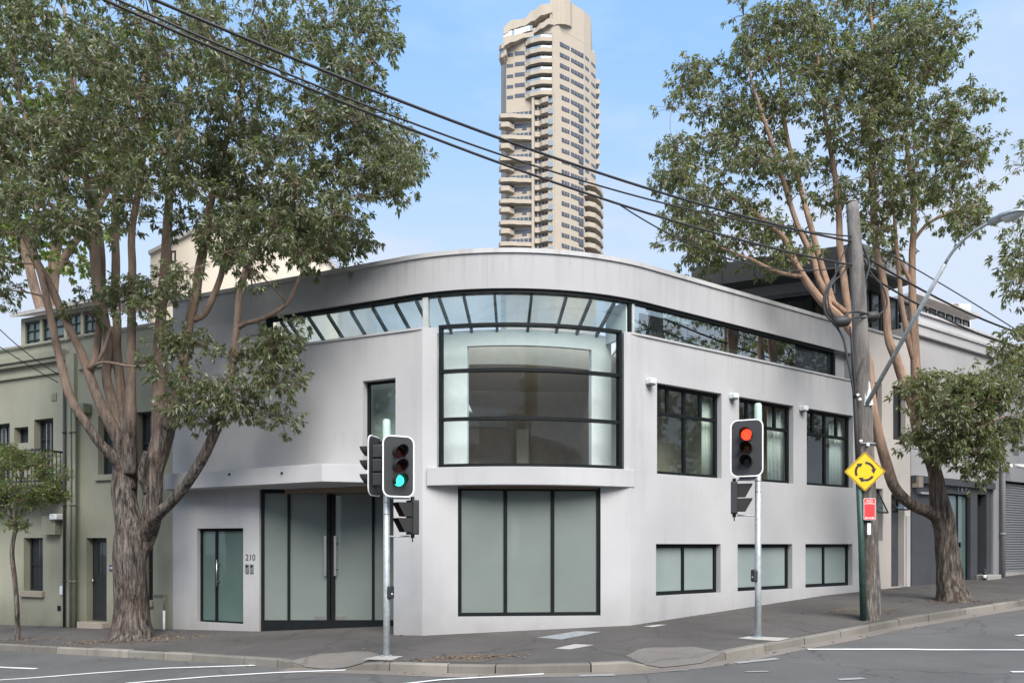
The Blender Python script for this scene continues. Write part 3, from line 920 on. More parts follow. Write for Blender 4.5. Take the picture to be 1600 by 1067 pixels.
for a, b in zip(rt[:-1], rt[1:]):
    mb = MB()
    o_, i_ = span(a + 0.01, b - 0.01, -0.14, raw=True), span(a + 0.01, b - 0.01, -DI, raw=True)
    mb.add([(p.x, p.y, ZR0 + 0.006) for p in o_] + [(p.x, p.y, ZR1 + 0.006) for p in i_], [(q, q + 1, len(o_) + q + 1, len(o_) + q) for q in range(len(o_) - 1)])
    mb.build("roof_pane", M['milky'], corner)
# interior: inner wall with opening, floor, ceiling, back walls
t0i, t1i = t_of(400), t_of(995)
to0, to1 = t_of(713), t_of(957)
mb = MB()
path_solid(mb, t0i, to0, -DI - 0.12, -DI, 3.3, 6.47)
path_solid(mb, to0, to1, -DI - 0.12, -DI, 6.14, 6.47)
path_solid(mb, to1, t1i, -DI - 0.12, -DI, 3.3, 6.47)
mb.build("inner_wall", M['inner'], corner)
inner = [pp(t, -0.26) for t in np.linspace(0.5, TEND - 0.5, 70)]
inner2 = [pp(t, -DI - 0.13) for t in np.linspace(0.5, TEND - 0.5, 70)]
backL = Vector(LF.p(SL - 0.3, -9, 0)[:2]); backR = Vector(RF.p(SR - 0.3, -9, 0)[:2])
mb = MB(); mb.prism(inner + [backR, backL], 3.05, 3.28); mb.build("upper_floor", M['floor_in'], corner)
tr1 = t_of(995)
roofpoly = [pp(t, -DI - 0.06) for t in np.linspace(0.5, tr1, 60)] + [pp(t, -0.32) for t in np.linspace(tr1 + 0.05, TEND - 0.5, 20)] + [backR, backL]
def clip(poly, fr, axis_, lim, keep_less):
    """part of a plan polygon on one side of a line in a frame"""
    def val(p):
        x, y = p[0] - fr.o[0], p[1] - fr.o[1]
        v = (x * fr.d[0] + y * fr.d[1]) if axis_ == 's' else (x * fr.n[0] + y * fr.n[1])
        return lim - v if keep_less else v - lim
    out = []
    for p, q in zip(poly, poly[1:] + poly[:1]):
        a_, b_ = val(p), val(q)
        if a_ >= 0: out.append(p)
        if (a_ >= 0) != (b_ >= 0): out.append(p.lerp(q, a_ / (a_ - b_)))
    return out
ceilpoly = [pp(t, -DI - 0.125) for t in np.linspace(0.5, tr1, 60)] + [pp(t, -0.33) for t in np.linspace(tr1 + 0.05, TEND - 0.5, 20)] + [backR, backL]
SK0, SK1 = 0.0, 4.5  # span left open in roof and ceiling for the added glazing
for poly, z0, z1, nm, mt in ((roofpoly, 6.474, 6.60, "roof_deck", 'rafter'), (ceilpoly, 6.30, 6.46, "ceiling", 'inner')):
    mid_ = clip(clip(poly, BF, 's', SK0, False), BF, 's', SK1, True)
    for pc in (clip(poly, BF, 's', SK0, True), clip(poly, BF, 's', SK1, False), clip(mid_, BF, 'd', -5.0, True)):
        if len(pc) > 2:
            mb = MB(); mb.prism(pc, z0, z1); mb.build(nm, M[mt], corner)
mid_ = clip(clip(clip(roofpoly, BF, 's', SK0, False), BF, 's', SK1, True), BF, 'd', -5.0, False)
mb = MB(); mb.add([(p.x, p.y, 6.51) for p in mid_], [tuple(range(len(mid_)))]); mb.build("added_skylight", M['milky'], corner)  # unseen roof glazing, added to brighten the room behind the bay
fr_back = Frame((backL.x, backL.y), (backR.x - backL.x, backR.y - backL.y))
mb = MB(); mb.box(fr_back, 0, (backR - backL).length, -0.2, 0, -0.5, 7.4); mb.build("back_wall", M['brown_in'], corner)
# room walls seen through the bay: brown rear partition, cream curved bulkhead, side column
mb = MB(); mb.box(BF, -0.5, 5.2, -4.6, -4.5, 3.28, 6.3); mb.build("rear_partition", M['brown_in'], corner)
mb = MB(); mb.box(BF, 0.52, 0.74, -1.75, -1.5, 3.28, 5.9); mb.build("column", M['cream_in'], corner)
mb = MB()
arc_o = [Vector(BF.p(s, -2.1 + 0.75 * (1 - ((s - 1.9) / 2.6) ** 2), 0)[:2]) for s in np.linspace(0.3, 4.3, 24)]
arc_i = [Vector(BF.p(s, -4.4, 0)[:2]) for s in np.linspace(0.3, 4.3, 24)]
mb.sweep(arc_o, arc_i, 5.95, 6.49); mb.build("bulkhead", M['cream_in'], corner)
bm_f = Frame(BF.p(0.2, -4.2, 0)[:2], (1.0, 0.42)); mb = MB(); mb.box(bm_f, 0, 5.2, 0, 0.3, 5.0, 5.5); mb.build("ceiling_beam", M['inner'], corner)
mb = MB(); mb.box(BF, 2.3, 2.62, -4.2, -4.1, 3.28, 4.9); mb.build("pale_door", M['cream_in'], corner)
# partition behind the right street windows and the curtains
mb = MB(); mb.box(Rr, 0.9, SR - 0.3, -1.7, -1.6, 3.28, 6.3); mb.build("rear_partition", M['brown_in'], corner)
mb = MB(); mb.box(Rr, 0.85, s_open, -0.62, -0.58, Z_LEDGE - 0.1, 7.05); mb.build("strip_backing", M['backing'], corner)
for (a, b, z0, z1), f0 in zip(ups, (0.86, 0.72, 0.72)):
    mb = MB(); n = 14
    a2, b2 = a + (b - a) * f0, b + 0.12
    o_ = [Vector(Rr.p(a2 + (b2 - a2) * q / n, -0.34 + 0.03 * math.sin(q * 2.1), 0)[:2]) for q in range(n + 1)]
    i_ = [v - Vector(Rr.n) * 0.01 for v in o_]
    mb.sweep(o_, i_, z0 - 0.1, z1 - 0.1)
    mb.build("curtain", M['inner'], corner, True)
# bay glass: arc with transoms and side stiles
tb0, tb1 = t_of(683.5), t_of(975.0)
zb0 = 3.50
mb = MB()
for z0, z1 in ((zb0 - 0.03, zb0 + 0.043), (4.428, 4.492), (5.413, 5.477), (6.333, 6.395)):
    path_solid(mb, tb0, tb1, -0.19, -0.065, z0, z1)
bay = mb.build("bay_window", M['black'], corner)
mb = MB()
path_solid(mb, tb0, t_of(688.5), -0.19, -0.07, zb0 + 0.046, 6.329); mb.build("stile", M['black'], bay); mb = MB()
path_solid(mb, t_of(970.5), tb1, -0.19, -0.07, zb0 + 0.046, 6.329)
mb.build("stile", M['black'], bay)
bj = [688.0, 742, 804, 865.5, 922.5, 970.8]
for a, b in zip(bj[:-1], bj[1:]):
    for z0, z1 in ((zb0 + 0.04, 4.425), (4.495, 5.41), (5.48, 6.335)):
        mb = MB(); path_solid(mb, t_of(a + 0.4), t_of(b - 0.4), -0.135, -0.122, z0, z1); mb.build("pane", M['clear'], bay)
# bay sill slab
mb = MB(); path_solid(mb, t_of(668), t_of(990), -0.62, 0.04, 3.10, zb0 - 0.032); mb.build("bay_sill", M['white'], corner, bevel=0.01)
# shopfront under the bay
a, b, z0, z1 = lowg
window(corner, BF, a, b, z0, z1 - 0.005, 0.05, [(z0, z1, [BF.s(790), BF.s(864)])], 'frost', 0.075, "shopfront_window")
# right street windows
for a, b, z0, z1 in ups:
    zt = z0 + (z1 - z0) * 0.685
    w_ = b - a
    window(corner, Rr, a, b, z0, z1, 0.13, [(z0, zt, [a + w_ * 0.48]), (zt, z1, [a + w_ * 0.225, a + w_ * 0.48, a + w_ * 0.735])], 'window', 0.075, "window", bar=0.075)
for a, b, z0, z1 in lows:
    window(corner, Rr, a, b, z0, z1, 0.13, [(z0, z1, [a + (b - a) * 0.47])], 'frost_pale', 0.085, "window", bar=0.075)
# left street: small door, tall upper window, entrance in its recess
a, b, z0, z1 = sdoor
sd_ = L.s(333)
mb = MB()
rec = 0.10
for e, f_ in ((a, a + 0.05), (b - 0.06, b), (sd_ - 0.035, sd_ + 0.035)):
    mb.box(L, e, f_, -rec - 0.07, -rec, z0, z1)
mb.box(L, a + 0.05, b - 0.06, -rec - 0.068, -rec - 0.002, z1 - 0.07, z1)
mb.box(L, a + 0.05, b - 0.06, -rec - 0.068, -rec - 0.002, z0, z0 + 0.04)
dr_ = mb.build("side_door", M['black'], corner)
for e, f_ in ((a + 0.05, sd_ - 0.035), (sd_ + 0.035, b - 0.06)):
    pm = MB(); pm.box(L, e, f_, -rec - 0.045, -rec - 0.03, z0 + 0.04, z1 - 0.07); pm.build("pane", M['frost_green'], dr_)
pm = MB(); hs = L.s(337.5); pm.tube([L.p(hs, -0.02, lz(337, 915)), L.p(hs, -0.02, lz(337, 874))], 0.016, 8)
for py in (881, 908): pm.tube([L.p(hs, -0.14, lz(337, py)), L.p(hs, -0.02, lz(337, py))], 0.012, 6)
pm.build("handle", M['steel'], dr_, True)
a, b, z0, z1 = upw
window(corner, L, a, b, z0, z1, 0.16, [(z0, z1 - 0.12, [])], 'window', 0.05, "tall_window")
mb = MB(); mb.box(L, a - 0.4, b + 0.4, -1.6, -1.5, 3.28, 6.3); mb.build("rear_partition", M['brown_in'], corner)
D0 = Vector(L.p(L.s(406.5), -0.03, 0)[:2])
DF = Frame((D0.x, D0.y), (1.0, 0.012))
ds = [DF.s(407), DF.s(449), DF.s(453), DF.s(511), DF.s(515.5), DF.s(523), DF.s(581), DF.s(585), 3.45]
mb = MB()
zg0, zg1 = 0.16, 3.07
mb.box(DF, 0.0, ds[8], -0.09, 0, zg1, 3.16)
mb.box(DF, 0.0, ds[8], -0.10, 0.004, -0.55, zg0)
for e, f_ in ((0.0, DF.s(412.5)), (ds[1], ds[2]), (DF.s(510.5), DF.s(515.8)), (DF.s(517.2), DF.s(523.5)), (ds[6], ds[7]), (3.30, 3.45)):
    mb.box(DF, e, f_, -0.09, -0.002, zg0, zg1)
dr_ = mb.build("entrance_door", M['black'], corner)
for e, f_ in ((DF.s(412.5), ds[1]), (ds[2], DF.s(510.5)), (DF.s(523.5), ds[6]), (ds[7], 3.30)):
    pm = MB(); pm.box(DF, e, f_, -0.06, -0.045, zg0, zg1); pm.build("pane", M['frost'], dr_)
for px in (509, 524.5):
    pm = MB(); hs = DF.s(px)
    pm.box(DF, hs - 0.028, hs + 0.028, 0.05, 0.065, DF.z(px, 899), DF.z(px, 837))
    for py in (848, 888): pm.tube([DF.p(hs - (0.05 if px < 515 else -0.05), -0.045, DF.z(px, py)), DF.p(hs, 0.05, DF.z(px, py))], 0.014, 6)
    pm.build("handle", M['steel'], dr_)
for px in (499, 532):
    pm = MB(); hs = DF.s(px); pm.box(DF, hs - 0.13, hs + 0.13, -0.044, -0.03, zg0 + 0.002, zg0 + 0.09); pm.build("patch_fitting", M['steel'], dr_)
# recess walls
mb = MB()
rp = [Vector(L.p(L.s(615) , -0.252, 0)[:2]), Vector(L.p(L.s(615), -1.8, 0)[:2]), Vector(L.p(L.s(615) - 0.15, -1.8, 0)[:2]), Vector(L.p(L.s(615) - 0.15, -0.252, 0)[:2])]
mb.prism(rp, -0.6, 3.3); mb.build("recess_wall", M['white'], corner)
mb = MB(); q1 = [Vector(L.p(L.s(405) + 0.02, -0.25, 0)[:2]), Vector(L.p(L.s(615), -0.25, 0)[:2]), Vector(L.p(L.s(615), -2.1, 0)[:2]), Vector(L.p(L.s(405) + 0.02, -2.1, 0)[:2])]
mb.prism(q1, 3.162, 3.28); mb.build("recess_soffit", M['white'], corner)
# canopy
zc0, zc1 = 3.19, 3.56
c1 = (257 - 800) / F * 18.17; c2 = (503 - 800) / F * 15.8
can = [(c1, 18.17), (c2, 15.8), L.p(L.s(604), 0.0, 0)[:2], L.p(SL + 0.05, 0.0, 0)[:2]]
mb = MB(); mb.prism(can, zc0, zc1); mb.build("canopy", M['white'], corner, bevel=0.008)
cf = Frame((c1, 18.17), (c2 - c1, 15.8 - 18.17))
for px, py in ((359, 741), (441, 739)):
    s_ = cf.s(px); mb = MB(); mb.tube([cf.p(s_, 0.03, cf.z(px, py)), cf.p(s_, -0.01, cf.z(px, py))], 0.025, 8); mb.build("drain_spout", M['black'], corner)
# wall lights
for px, py in ((1013, 599), (1142.5, 621.5), (1251.5, 640.5)):
    s_ = Rr.s(px); z_ = Rr.z(px, py)
    mb = MB(); mb.box(Rr, s_ - 0.085, s_ + 0.085, 0, 0.17, z_ - 0.03, z_ + 0.09)
    lt = mb.build("wall_light", M['inner'], corner, bevel=0.02)
    mb = MB(); mb.box(Rr, s_ - 0.06, s_ + 0.06, 0.02, 0.15, z_ - 0.06, z_ - 0.031); mb.build("lens", M['rafter'], lt)
# number and intercoms
z_ = lz(391.5, 871)
nx_ = L.s(391.5)
text("210", "house_number", corner, L.p(nx_, 0.004, z_), (-L.d[0], -L.d[1], 0), (L.n[0], L.n[1], 0), 0.20, M['signblack'])
for px in (387, 394.3):
    s_ = L.s(px); z_ = lz(px, 888)
    mb = MB(); mb.box(L, s_ - 0.05, s_ + 0.05, 0, 0.03, z_ - 0.105, z_ + 0.105); ic = mb.build("intercom", M['steel'], corner, bevel=0.008)
    mb = MB(); mb.box(L, s_ - 0.03, s_ + 0.03, 0.03, 0.034, z_ + 0.03, z_ + 0.08); mb.build("speaker_grille", M['black'], ic)
# end walls of the building
mb = MB(); mb.prism([L.p(SL, -0.25, 0)[:2], L.p(SL - 0.25, -0.25, 0)[:2], L.p(SL - 0.25, -9, 0)[:2], L.p(SL, -9, 0)[:2]], -1, Z_FAS); mb.build("end_wall", M['white'], corner)
mb = MB(); mb.prism([Rr.p(SR, -0.25, 0)[:2], Rr.p(SR - 0.25, -0.25, 0)[:2], Rr.p(SR - 0.25, -9, 0)[:2], Rr.p(SR, -9, 0)[:2]], -0.5, Z_FAS); mb.build("end_wall", M['white'], corner)
# white end partition of the glazed lean-to by the right street
te_ = t_of(984)
mb = MB(); e0, e1 = pp(te_, -0.13), pp(te_, -DI)
w0 = (pp(te_ + 0.1, 0) - pp(te_, 0)).normalized() * 0.08
mb.prism([e0, e1, e1 + w0, e0 + w0], 6.3, 7.05); mb.build("lean_to_end", M['inner'], corner)
# pendant lamp hanging in the bay room
pt = at(719.5, 628, 17.35)
lamp = thing("pendant_lamp", (pt.x, pt.y, pt.z), "white bell shaped lamp hanging behind the bowed bay window", "lamp")
mb = MB(); mb.tube([pt + Vector((0, 0, z)) for z in (-0.25, -0.20, -0.08, 0.05, 0.16, 0.22)], [0.27, 0.26, 0.21, 0.14, 0.09, 0.05], 20); mb.build("lamp_shade", M['inner'], lamp, True)
mb = MB(); mb.tube([pt + Vector((0, 0, 0.22)), (pt.x, pt.y, 6.3)], 0.02, 6); mb.build("stem", M['steel'], lamp, True)

# ------------------------------------------------------------------ green terrace on the left
terr = thing("green_terrace", (L.p(10.5, -2, 0)[0], L.p(10.5, -2, 0)[1], -0.4), "olive green rendered terrace house with iron balcony behind the big tree", "house")
G0, GM, G1 = SL + 0.03, L.s(108), L.s(-330)
ZP = 7.28
ops = {
 'fd': (L.s(82), L.s(52), 3.66, lz(67, 654)),
 'sm': (L.s(43), L.s(21), lz(32, 692), lz(32, 667)),
 'lw': (L.s(14), L.s(-20), 3.66, lz(10, 661)),
 'gw': (L.s(66), L.s(36), lz(50, 923), lz(50, 840)),
 'dr': (L.s(165), L.s(133), lz(150, 971), lz(150, 840)),
 'ua': (L.s(195), L.s(151.5), lz(170, 741), lz(170, 648)),
 'ub': (L.s(235), L.s(212), lz(222, 738), lz(222, 643)),
 'gr': (L.s(237.5), L.s(222), lz(230, 938), lz(230, 846)),
 'g2': (L.s(-120), L.s(-150), lz(-130, 925), lz(-130, 840)),
 'u2': (L.s(-120), L.s(-150), 3.66, lz(-130, 661)),
}
mb = MB(); wall(mb, L, G0, GM, -1.2, ZP + 0.02, [ops[k_] for k_ in ('dr', 'ua', 'ub', 'gr')], 0.3, -0.03); mb.build("wall", M['green'], terr)
mb = MB(); wall(mb, L, GM, G1, -1.5, ZP, [ops[k_] for k_ in ('fd', 'sm', 'lw', 'gw', 'g2', 'u2')], 0.3, -0.02); mb.build("wall", M['green'], terr)
gl = 'dark_glass'
def gwin(key, rows=None, name="window", rec=0.20, fm='iron'):
    a, b, z0, z1 = ops[key]
    return window(terr, L, a, b, z0, z1, rec, rows, gl, 0.05, name, fm)
for key in ('fd', 'lw', 'u2'):
    a, b, z0, z1 = ops[key]; m_ = (a + b) / 2
    w_ = window(terr, L, a, b, z0, z1, 0.2, [(z0, z0 + 1.1, [m_]), (z0 + 1.1, z1, [m_])], gl, 0.06, "french_door", 'iron')
    for s_ in (m_ - 0.09, m_ + 0.09):
        mb = MB(); mb.tube([L.p(s_, -0.17, z0 + 0.1), L.p(s_, -0.17, z1 - 0.1)], 0.009, 5); mb.build("edge_strip", M['galv'], w_)
gwin('sm')
for key in ('gw', 'g2'):
    a, b, z0, z1 = ops[key]
    w_ = gwin(key, [(z0, (z0 + z1) / 2, []), ((z0 + z1) / 2, z1, [])])
    for q in range(1, 6):
        s_ = a + (b - a) * q / 6
        mb = MB(); mb.tube([L.p(s_, -0.14, z0), L.p(s_, -0.14, z1)], 0.011, 6); mb.build("security_bar", M['iron'], w_)
    mb = MB(); mb.box(L, a - 0.08, b + 0.08, -0.30, 0.07, z0 - 0.16, z0 - 0.001); mb.build("sill", M['sill'], terr, bevel=0.012)
for key in ('ua', 'ub', 'gr'):
    a, b, z0, z1 = ops[key]
    gwin(key, [(z0, z0 + (z1 - z0) * 0.5, []), (z0 + (z1 - z0) * 0.5, z1, [])])
    mb = MB(); mb.box(L, a - 0.05, b + 0.05, -0.32, 0.05, z0 - 0.15, z0 - 0.001); mb.build("sill", M['green'], terr, bevel=0.01)
a, b, z0, z1 = ops['dr']
mb = MB(); mb.box(L, a, b, -0.30, -0.22, z0, z1)
dr_ = mb.build("front_door", M['iron'], terr)
for q in range(4):
    s_ = a + 0.06 + (b - a - 0.12) * q / 4
    mb = MB(); mb.box(L, s_ + 0.01, s_ + (b - a - 0.12) / 4 - 0.01, -0.219, -0.205, z1 - 0.95, z1 - 0.12); mb.build("door_panel", M['dark_glass'], dr_)
for zc in (z0 + 0.45,):
    mb = MB(); mb.box(L, a + 0.08, b - 0.08, -0.219, -0.207, z0 + 0.15, z0 + 0.8); mb.build("door_panel", M['iron'], dr_)
mb = MB(); mb.tube([L.p(b - 0.07, -0.17, lz(137, 910)), L.p(b - 0.07, -0.17, lz(137, 905))], 0.03, 8); mb.build("handle", M['steel'], dr_, True)
mb = MB(); mb.box(L, a - 0.08, b + 0.08, -0.30, 0.18, z0 - 0.5, z0 - 0.002); mb.build("doorstep", M['sill'], terr, bevel=0.015)
# cornice and string courses
def mould(s0, s1, z0, z1, d, m_='green', name="cornice"):
    mb = MB(); mb.box(L, s0, s1, -0.02, d, z0, z1); return mb.build(name, M[m_], terr, bevel=0.012)
zc = lambda py: lz(0, py)
mould(GM + 0.05, G1, zc(573), zc(563), 0.16); mould(GM + 0.05, G1, zc(579), zc(573) - 0.002, 0.10); mould(GM + 0.05, G1, zc(596), zc(590), 0.05)
mould(GM, G1, ZP, ZP + 0.07, 0.05, 'green', "parapet_coping"); mould(G0, GM - 0.01, ZP + 0.021, ZP + 0.09, 0.04, 'green', "parapet_coping")
mould(G0, GM - 0.4, lz(127, 578), lz(127, 573), 0.05, 'green', "string_course")
mb = MB(); mb.box(L, GM - 0.28, GM + 0.04, -0.02, 0.07, -1, 6.9); mb.build("pilaster", M['green'], terr)
for px, r_ in ((108.2, 0.035), (124, 0.05), (117.5, 0.03)):
    mb = MB(); s_ = L.s(px); d_ = 0.14
    mb.tube([L.p(s_, d_, -0.7), L.p(s_, d_, 5.6 if px != 108.2 else 6.6)], r_, 8)
    for z_ in (0.9, 2.9, 4.8): mb.tube([L.p(s_, d_, z_), L.p(s_, d_, z_ + 0.06)], r_ * 1.35, 8)
    mb.build("downpipe", M['greenpipe' if px > 110 else 'iron'], terr, True)
s_ = L.s(135); mb = MB(); mb.box(L, s_ - 0.2, s_ + 0.2, 0.0, 0.24, lz(135, 648), lz(135, 632)); mb.build("rain_head", M['greenpipe'], terr, bevel=0.03)
for px, py, hw in ((84, 620, 0.10), (91.5, 950, 0.07), (248, 942, 0.075), (248, 961, 0.075), (35, 690, 0.0)):
    if hw:
        s_ = L.s(px); z_ = lz(px, py); mb = MB(); mb.box(L, s_ - hw, s_ + hw, -0.03, -0.012 if hw < 0.09 else 0.0, z_ - hw, z_ + hw); mb.build("air_vent", M['black' if hw < 0.09 else 'greenpipe'], terr)
# grey meter housing patch and pipe right of the tree
mb = MB(); mb.box(L, L.s(259), L.s(240), -0.03, 0.0, -0.8, lz(250, 928)); mb.build("meter_panel", M['green'], terr)
mb = MB(); s_ = L.s(259.5); mb.tube([L.p(s_, 0.06, -0.4), L.p(s_, 0.06, lz(259, 953))], 0.03, 8); mb.build("white_pipe", M['inner'], terr, True)
mb = MB(); mb.tube([L.p(s_, 0.05, lz(259, 953)), L.p(s_, 0.05, lz(259, 929)), L.p(L.s(241), 0.05, lz(241, 929))], 0.018, 6); mb.build("conduit", M['greenpipe'], terr, True)
s_ = L.s(98.5); mb = MB(); mb.box(L, s_ - 0.05, s_ + 0.05, 0.0, 0.06, lz(98, 928), lz(98, 915)); mb.build("junction_box", M['inner'], terr)
s_ = L.s(96); mb = MB(); mb.box(L, s_ - 0.14, s_ + 0.14, 0.0, 0.25, lz(96, 812), lz(96, 803)); mb.build("floodlight", M['inner'], terr, bevel=0.02)
mb = MB(); mb.box(L, L.s(95), L.s(74), 0.0, 0.16, lz(84, 835), lz(84, 806)); mb.build("corbel", M['green'], terr)
s_ = L.s(173); z_ = lz(173, 887); mb = MB(); mb.box(L, s_ - 0.075, s_ + 0.075, -0.03, -0.012, z_ - 0.075, z_ + 0.075); npl = mb.build("number_plate", M['plate_blue'], terr)
text("208", "lettering", npl, L.p(s_, -0.009, z_), (-L.d[0], -L.d[1], 0), (L.n[0], L.n[1], 0), 0.085, M['signwhite'], 0.001)
# iron balcony
b0, b1 = L.s(103), L.s(-40)
mb = MB(); mb.box(L, b0, b1, 0.0, 0.75, 3.18, 3.42); bal = mb.build("balcony", M['iron'], terr, bevel=0.02)
mb = MB()
for z_ in (3.50, 4.30):
    mb.box(L, b0 + 0.02, b1, 0.69, 0.73, z_, z_ + 0.05)
    mb.box(L, b0 + 0.02, b0 + 0.06, 0.0, 0.69, z_, z_ + 0.05)
mb.build("rail", M['iron'], bal)
n = 26
for q in range(n):
    s_ = b0 + 0.04 + (b1 - b0) * q / n
    mb = MB(); mb.tube([L.p(s_, 0.71, 3.42), L.p(s_, 0.71, 4.30)], 0.012, 5); mb.build("baluster", M['iron'], bal)
for q in range(1, 6):
    mb = MB(); mb.tube([L.p(b0 + 0.04, 0.71 * q / 6, 3.42), L.p(b0 + 0.04, 0.71 * q / 6, 4.30)], 0.012, 5); mb.build("baluster", M['iron'], bal)
for s_ in (b0 + 0.3, b0 + 2.4):
    mb = MB(); mb.sweep([Vector(L.p(s_, 0, 0)[:2]), Vector(L.p(s_, 0.6, 0)[:2])], [Vector(L.p(s_ + 0.1, 0, 0)[:2]), Vector(L.p(s_ + 0.1, 0.6, 0)[:2])], 3.0, 3.18); mb.build("bracket", M['iron'], bal)
# attic dormer with pale tin roof, terrace roof slope
off = -1.1
da, db = L.s(158, off), L.s(33, off)
zd0, zd1 = ZP - 0.2, L.z(40, 497, off)
mb = MB(); dw = [(L.s(62, off) + 0.0, L.s(39, off), zd0 + 0.55, zd1 - 0.12), (L.s(100, off), L.s(66, off), zd0 + 0.55, zd1 - 0.12), (L.s(126, off), L.s(104, off), zd0 + 0.55, zd1 - 0.12), (L.s(152, off), L.s(130, off), zd0 + 0.55, zd1 - 0.12)]
wall(mb, L, da, db, zd0, zd1, dw, 0.2, off); mb.build("dormer_wall", M['green'], terr)
DFm = Frame(L.p(0, off, 0)[:2], L.d, L.n)
for a, b, z0, z1 in dw:
    m_ = (a + b) / 2
    window(terr, DFm, a, b, z0, z1, 0.05, [(z0, z0 + (z1 - z0) / 3, [m_]), (z0 + (z1 - z0) / 3, z0 + (z1 - z0) * 2 / 3, [m_]), (z0 + (z1 - z0) * 2 / 3, z1, [m_])], 'frost_green', 0.06, "dormer_window", 'iron', bar=0.03)
mb = MB(); mb.sweep([Vector(L.p(da - 0.1, off + 0.25, 0)[:2]), Vector(L.p(db + 0.15, off + 0.25, 0)[:2])], [Vector(L.p(da - 0.1, off - 4.5, 0)[:2]), Vector(L.p(db + 0.15, off - 4.5, 0)[:2])], (zd1, zd1 + 1.5), (zd1 + 0.07, zd1 + 1.57)); mb.build("dormer_roof", M['tin'], terr)
mb = MB()
for q in range(30):
    s_ = da - 0.08 + (db - da + 0.2) * q / 30
    mb.sweep([Vector(L.p(s_, off + 0.26, 0)[:2]), Vector(L.p(s_ + 0.05, off + 0.26, 0)[:2])], [Vector(L.p(s_, off - 4.5, 0)[:2]), Vector(L.p(s_ + 0.05, off - 4.5, 0)[:2])], (zd1 + 0.065, zd1 + 1.565), (zd1 + 0.095, zd1 + 1.595))
mb.build("roof_rib", M['tin'], terr)
mb = MB(); mb.sweep([Vector(L.p(db + 0.01, -0.4, 0)[:2]), Vector(L.p(G1, -0.4, 0)[:2])], [Vector(L.p(db + 0.01, -5.6, 0)[:2]), Vector(L.p(G1, -5.6, 0)[:2])], (ZP - 0.3, ZP + 2.2), (ZP - 0.2, ZP + 2.3)); mb.build("roof", M['tin'], terr)
mb = MB(); mb.sweep([Vector(L.p(G0, -0.4, 0)[:2]), Vector(L.p(da - 0.01, -0.4, 0)[:2])], [Vector(L.p(G0, -5.6, 0)[:2]), Vector(L.p(da - 0.01, -5.6, 0)[:2])], (ZP - 0.35, ZP + 0.7), (ZP - 0.25, ZP + 0.8)); mb.build("roof", M['tin'], terr)
mb = MB(); mb.prism([L.p(G0, -9, 0)[:2], L.p(G1, -9, 0)[:2], L.p(G1, -9.3, 0)[:2], L.p(G0, -9.3, 0)[:2]], -1.5, ZP + 0.5); mb.build("rear_wall", M['green'], terr)
for s_ in (G1 - 0.3,):
    mb = MB(); mb.box(L, s_, s_ + 0.3, -9, -0.33, -1.5, ZP - 0.4); mb.build("end_wall", M['green'], terr)

# cream gabled building behind
CF = Frame((at(262, 850, 30).x, 30.0), (1, -0.12))
cw = thing("gabled_building", (CF.p(4, -2, 0)[0], CF.p(4, -2, 0)[1], 0), "cream gabled building rising behind the white parapet and tree", "building")
zz = lambda px, py: CF.z(px, py)
g_s0, g_s1 = CF.s(235), CF.s(528)
ztop = zz(400, 392); zeave = zz(528, 424)
mb = MB()
prof = [(g_s0, -1), (g_s1, -1), (g_s1, zeave), (CF.s(500), zz(500, 395)), (CF.s(330), zz(330, 352)), (g_s0, zz(235, 400))]
v = [CF.p(s, 0, z) for s, z in prof] + [CF.p(s, -5, z) for s, z in prof]
n = len(prof)
mb.add(v, [tuple(range(n)), tuple(range(2 * n - 1, n - 1, -1))] + [(i, (i + 1) % n, n + (i + 1) % n, n + i) for i in range(n)])
mb.build("gable_wall", M['cream'], cw)
mb = MB()
pr = prof[2:]
for (s0, z0), (s1, z1) in zip(pr[:-1], pr[1:]):
    v = [CF.p(s0, 0.15, z0 + 0.01), CF.p(s1, 0.15, z1 + 0.01), CF.p(s1, -5.1, z1 + 0.01), CF.p(s0, -5.1, z0 + 0.01)]
    v += [(x, y, z + 0.14) for x, y, z in v]
    mb.add(v, [(0, 1, 2, 3), (7, 6, 5, 4), (0, 4, 5, 1), (1, 5, 6, 2), (2, 6, 7, 3), (3, 7, 4, 0)])
mb.build("roof", M['tin'], cw)
window(cw, CF, CF.s(267), CF.s(275), zz(270, 410), zz(270, 392), -0.03, None, 'dark_glass', 0.05)

# ------------------------------------------------------------------ beige building with dark roof storey
Rr = RF
beige = thing("beige_building", Rr.p(11.5, -3, 0.5), "beige rendered building with dark set-back roof storey beside the wooden pole", "building")
E0, E1 = SR + 0.03, Rr.s(1423.5)
rz = Rr.z
ZB = 7.85
bo = {
 'gw': (Rr.s(1362), Rr.s(1380.5), rz(1372, 845), rz(1372, 763)),
 'door': (Rr.s(1393.5), Rr.s(1414), rz(1400, 917), rz(1400, 772)),
 'u1': (Rr.s(1357), Rr.s(1379), rz(1370, 697), rz(1370, 597)),
 'u2': (Rr.s(1396.5), Rr.s(1416), rz(1404, 687), rz(1404, 603)),
}
mb = MB(); wall(mb, Rr, E0, E1, -0.5, ZB, list(bo.values()), 0.28, -0.02); mb.build("wall", M['beige'], beige)
for key in ('u1', 'u2'):
    a, b, z0, z1 = bo[key]; window(beige, Rr, a, b, z0, z1, 0.16, None, 'dark_glass', 0.06)
a, b, z0, z1 = bo['gw']
zm = z0 + (z1 - z0) * 0.52
wg = window(beige, Rr, a, b, z0, z1, 0.18, [(z0, zm, []), (zm, z1, [])], 'dark_glass', 0.06)
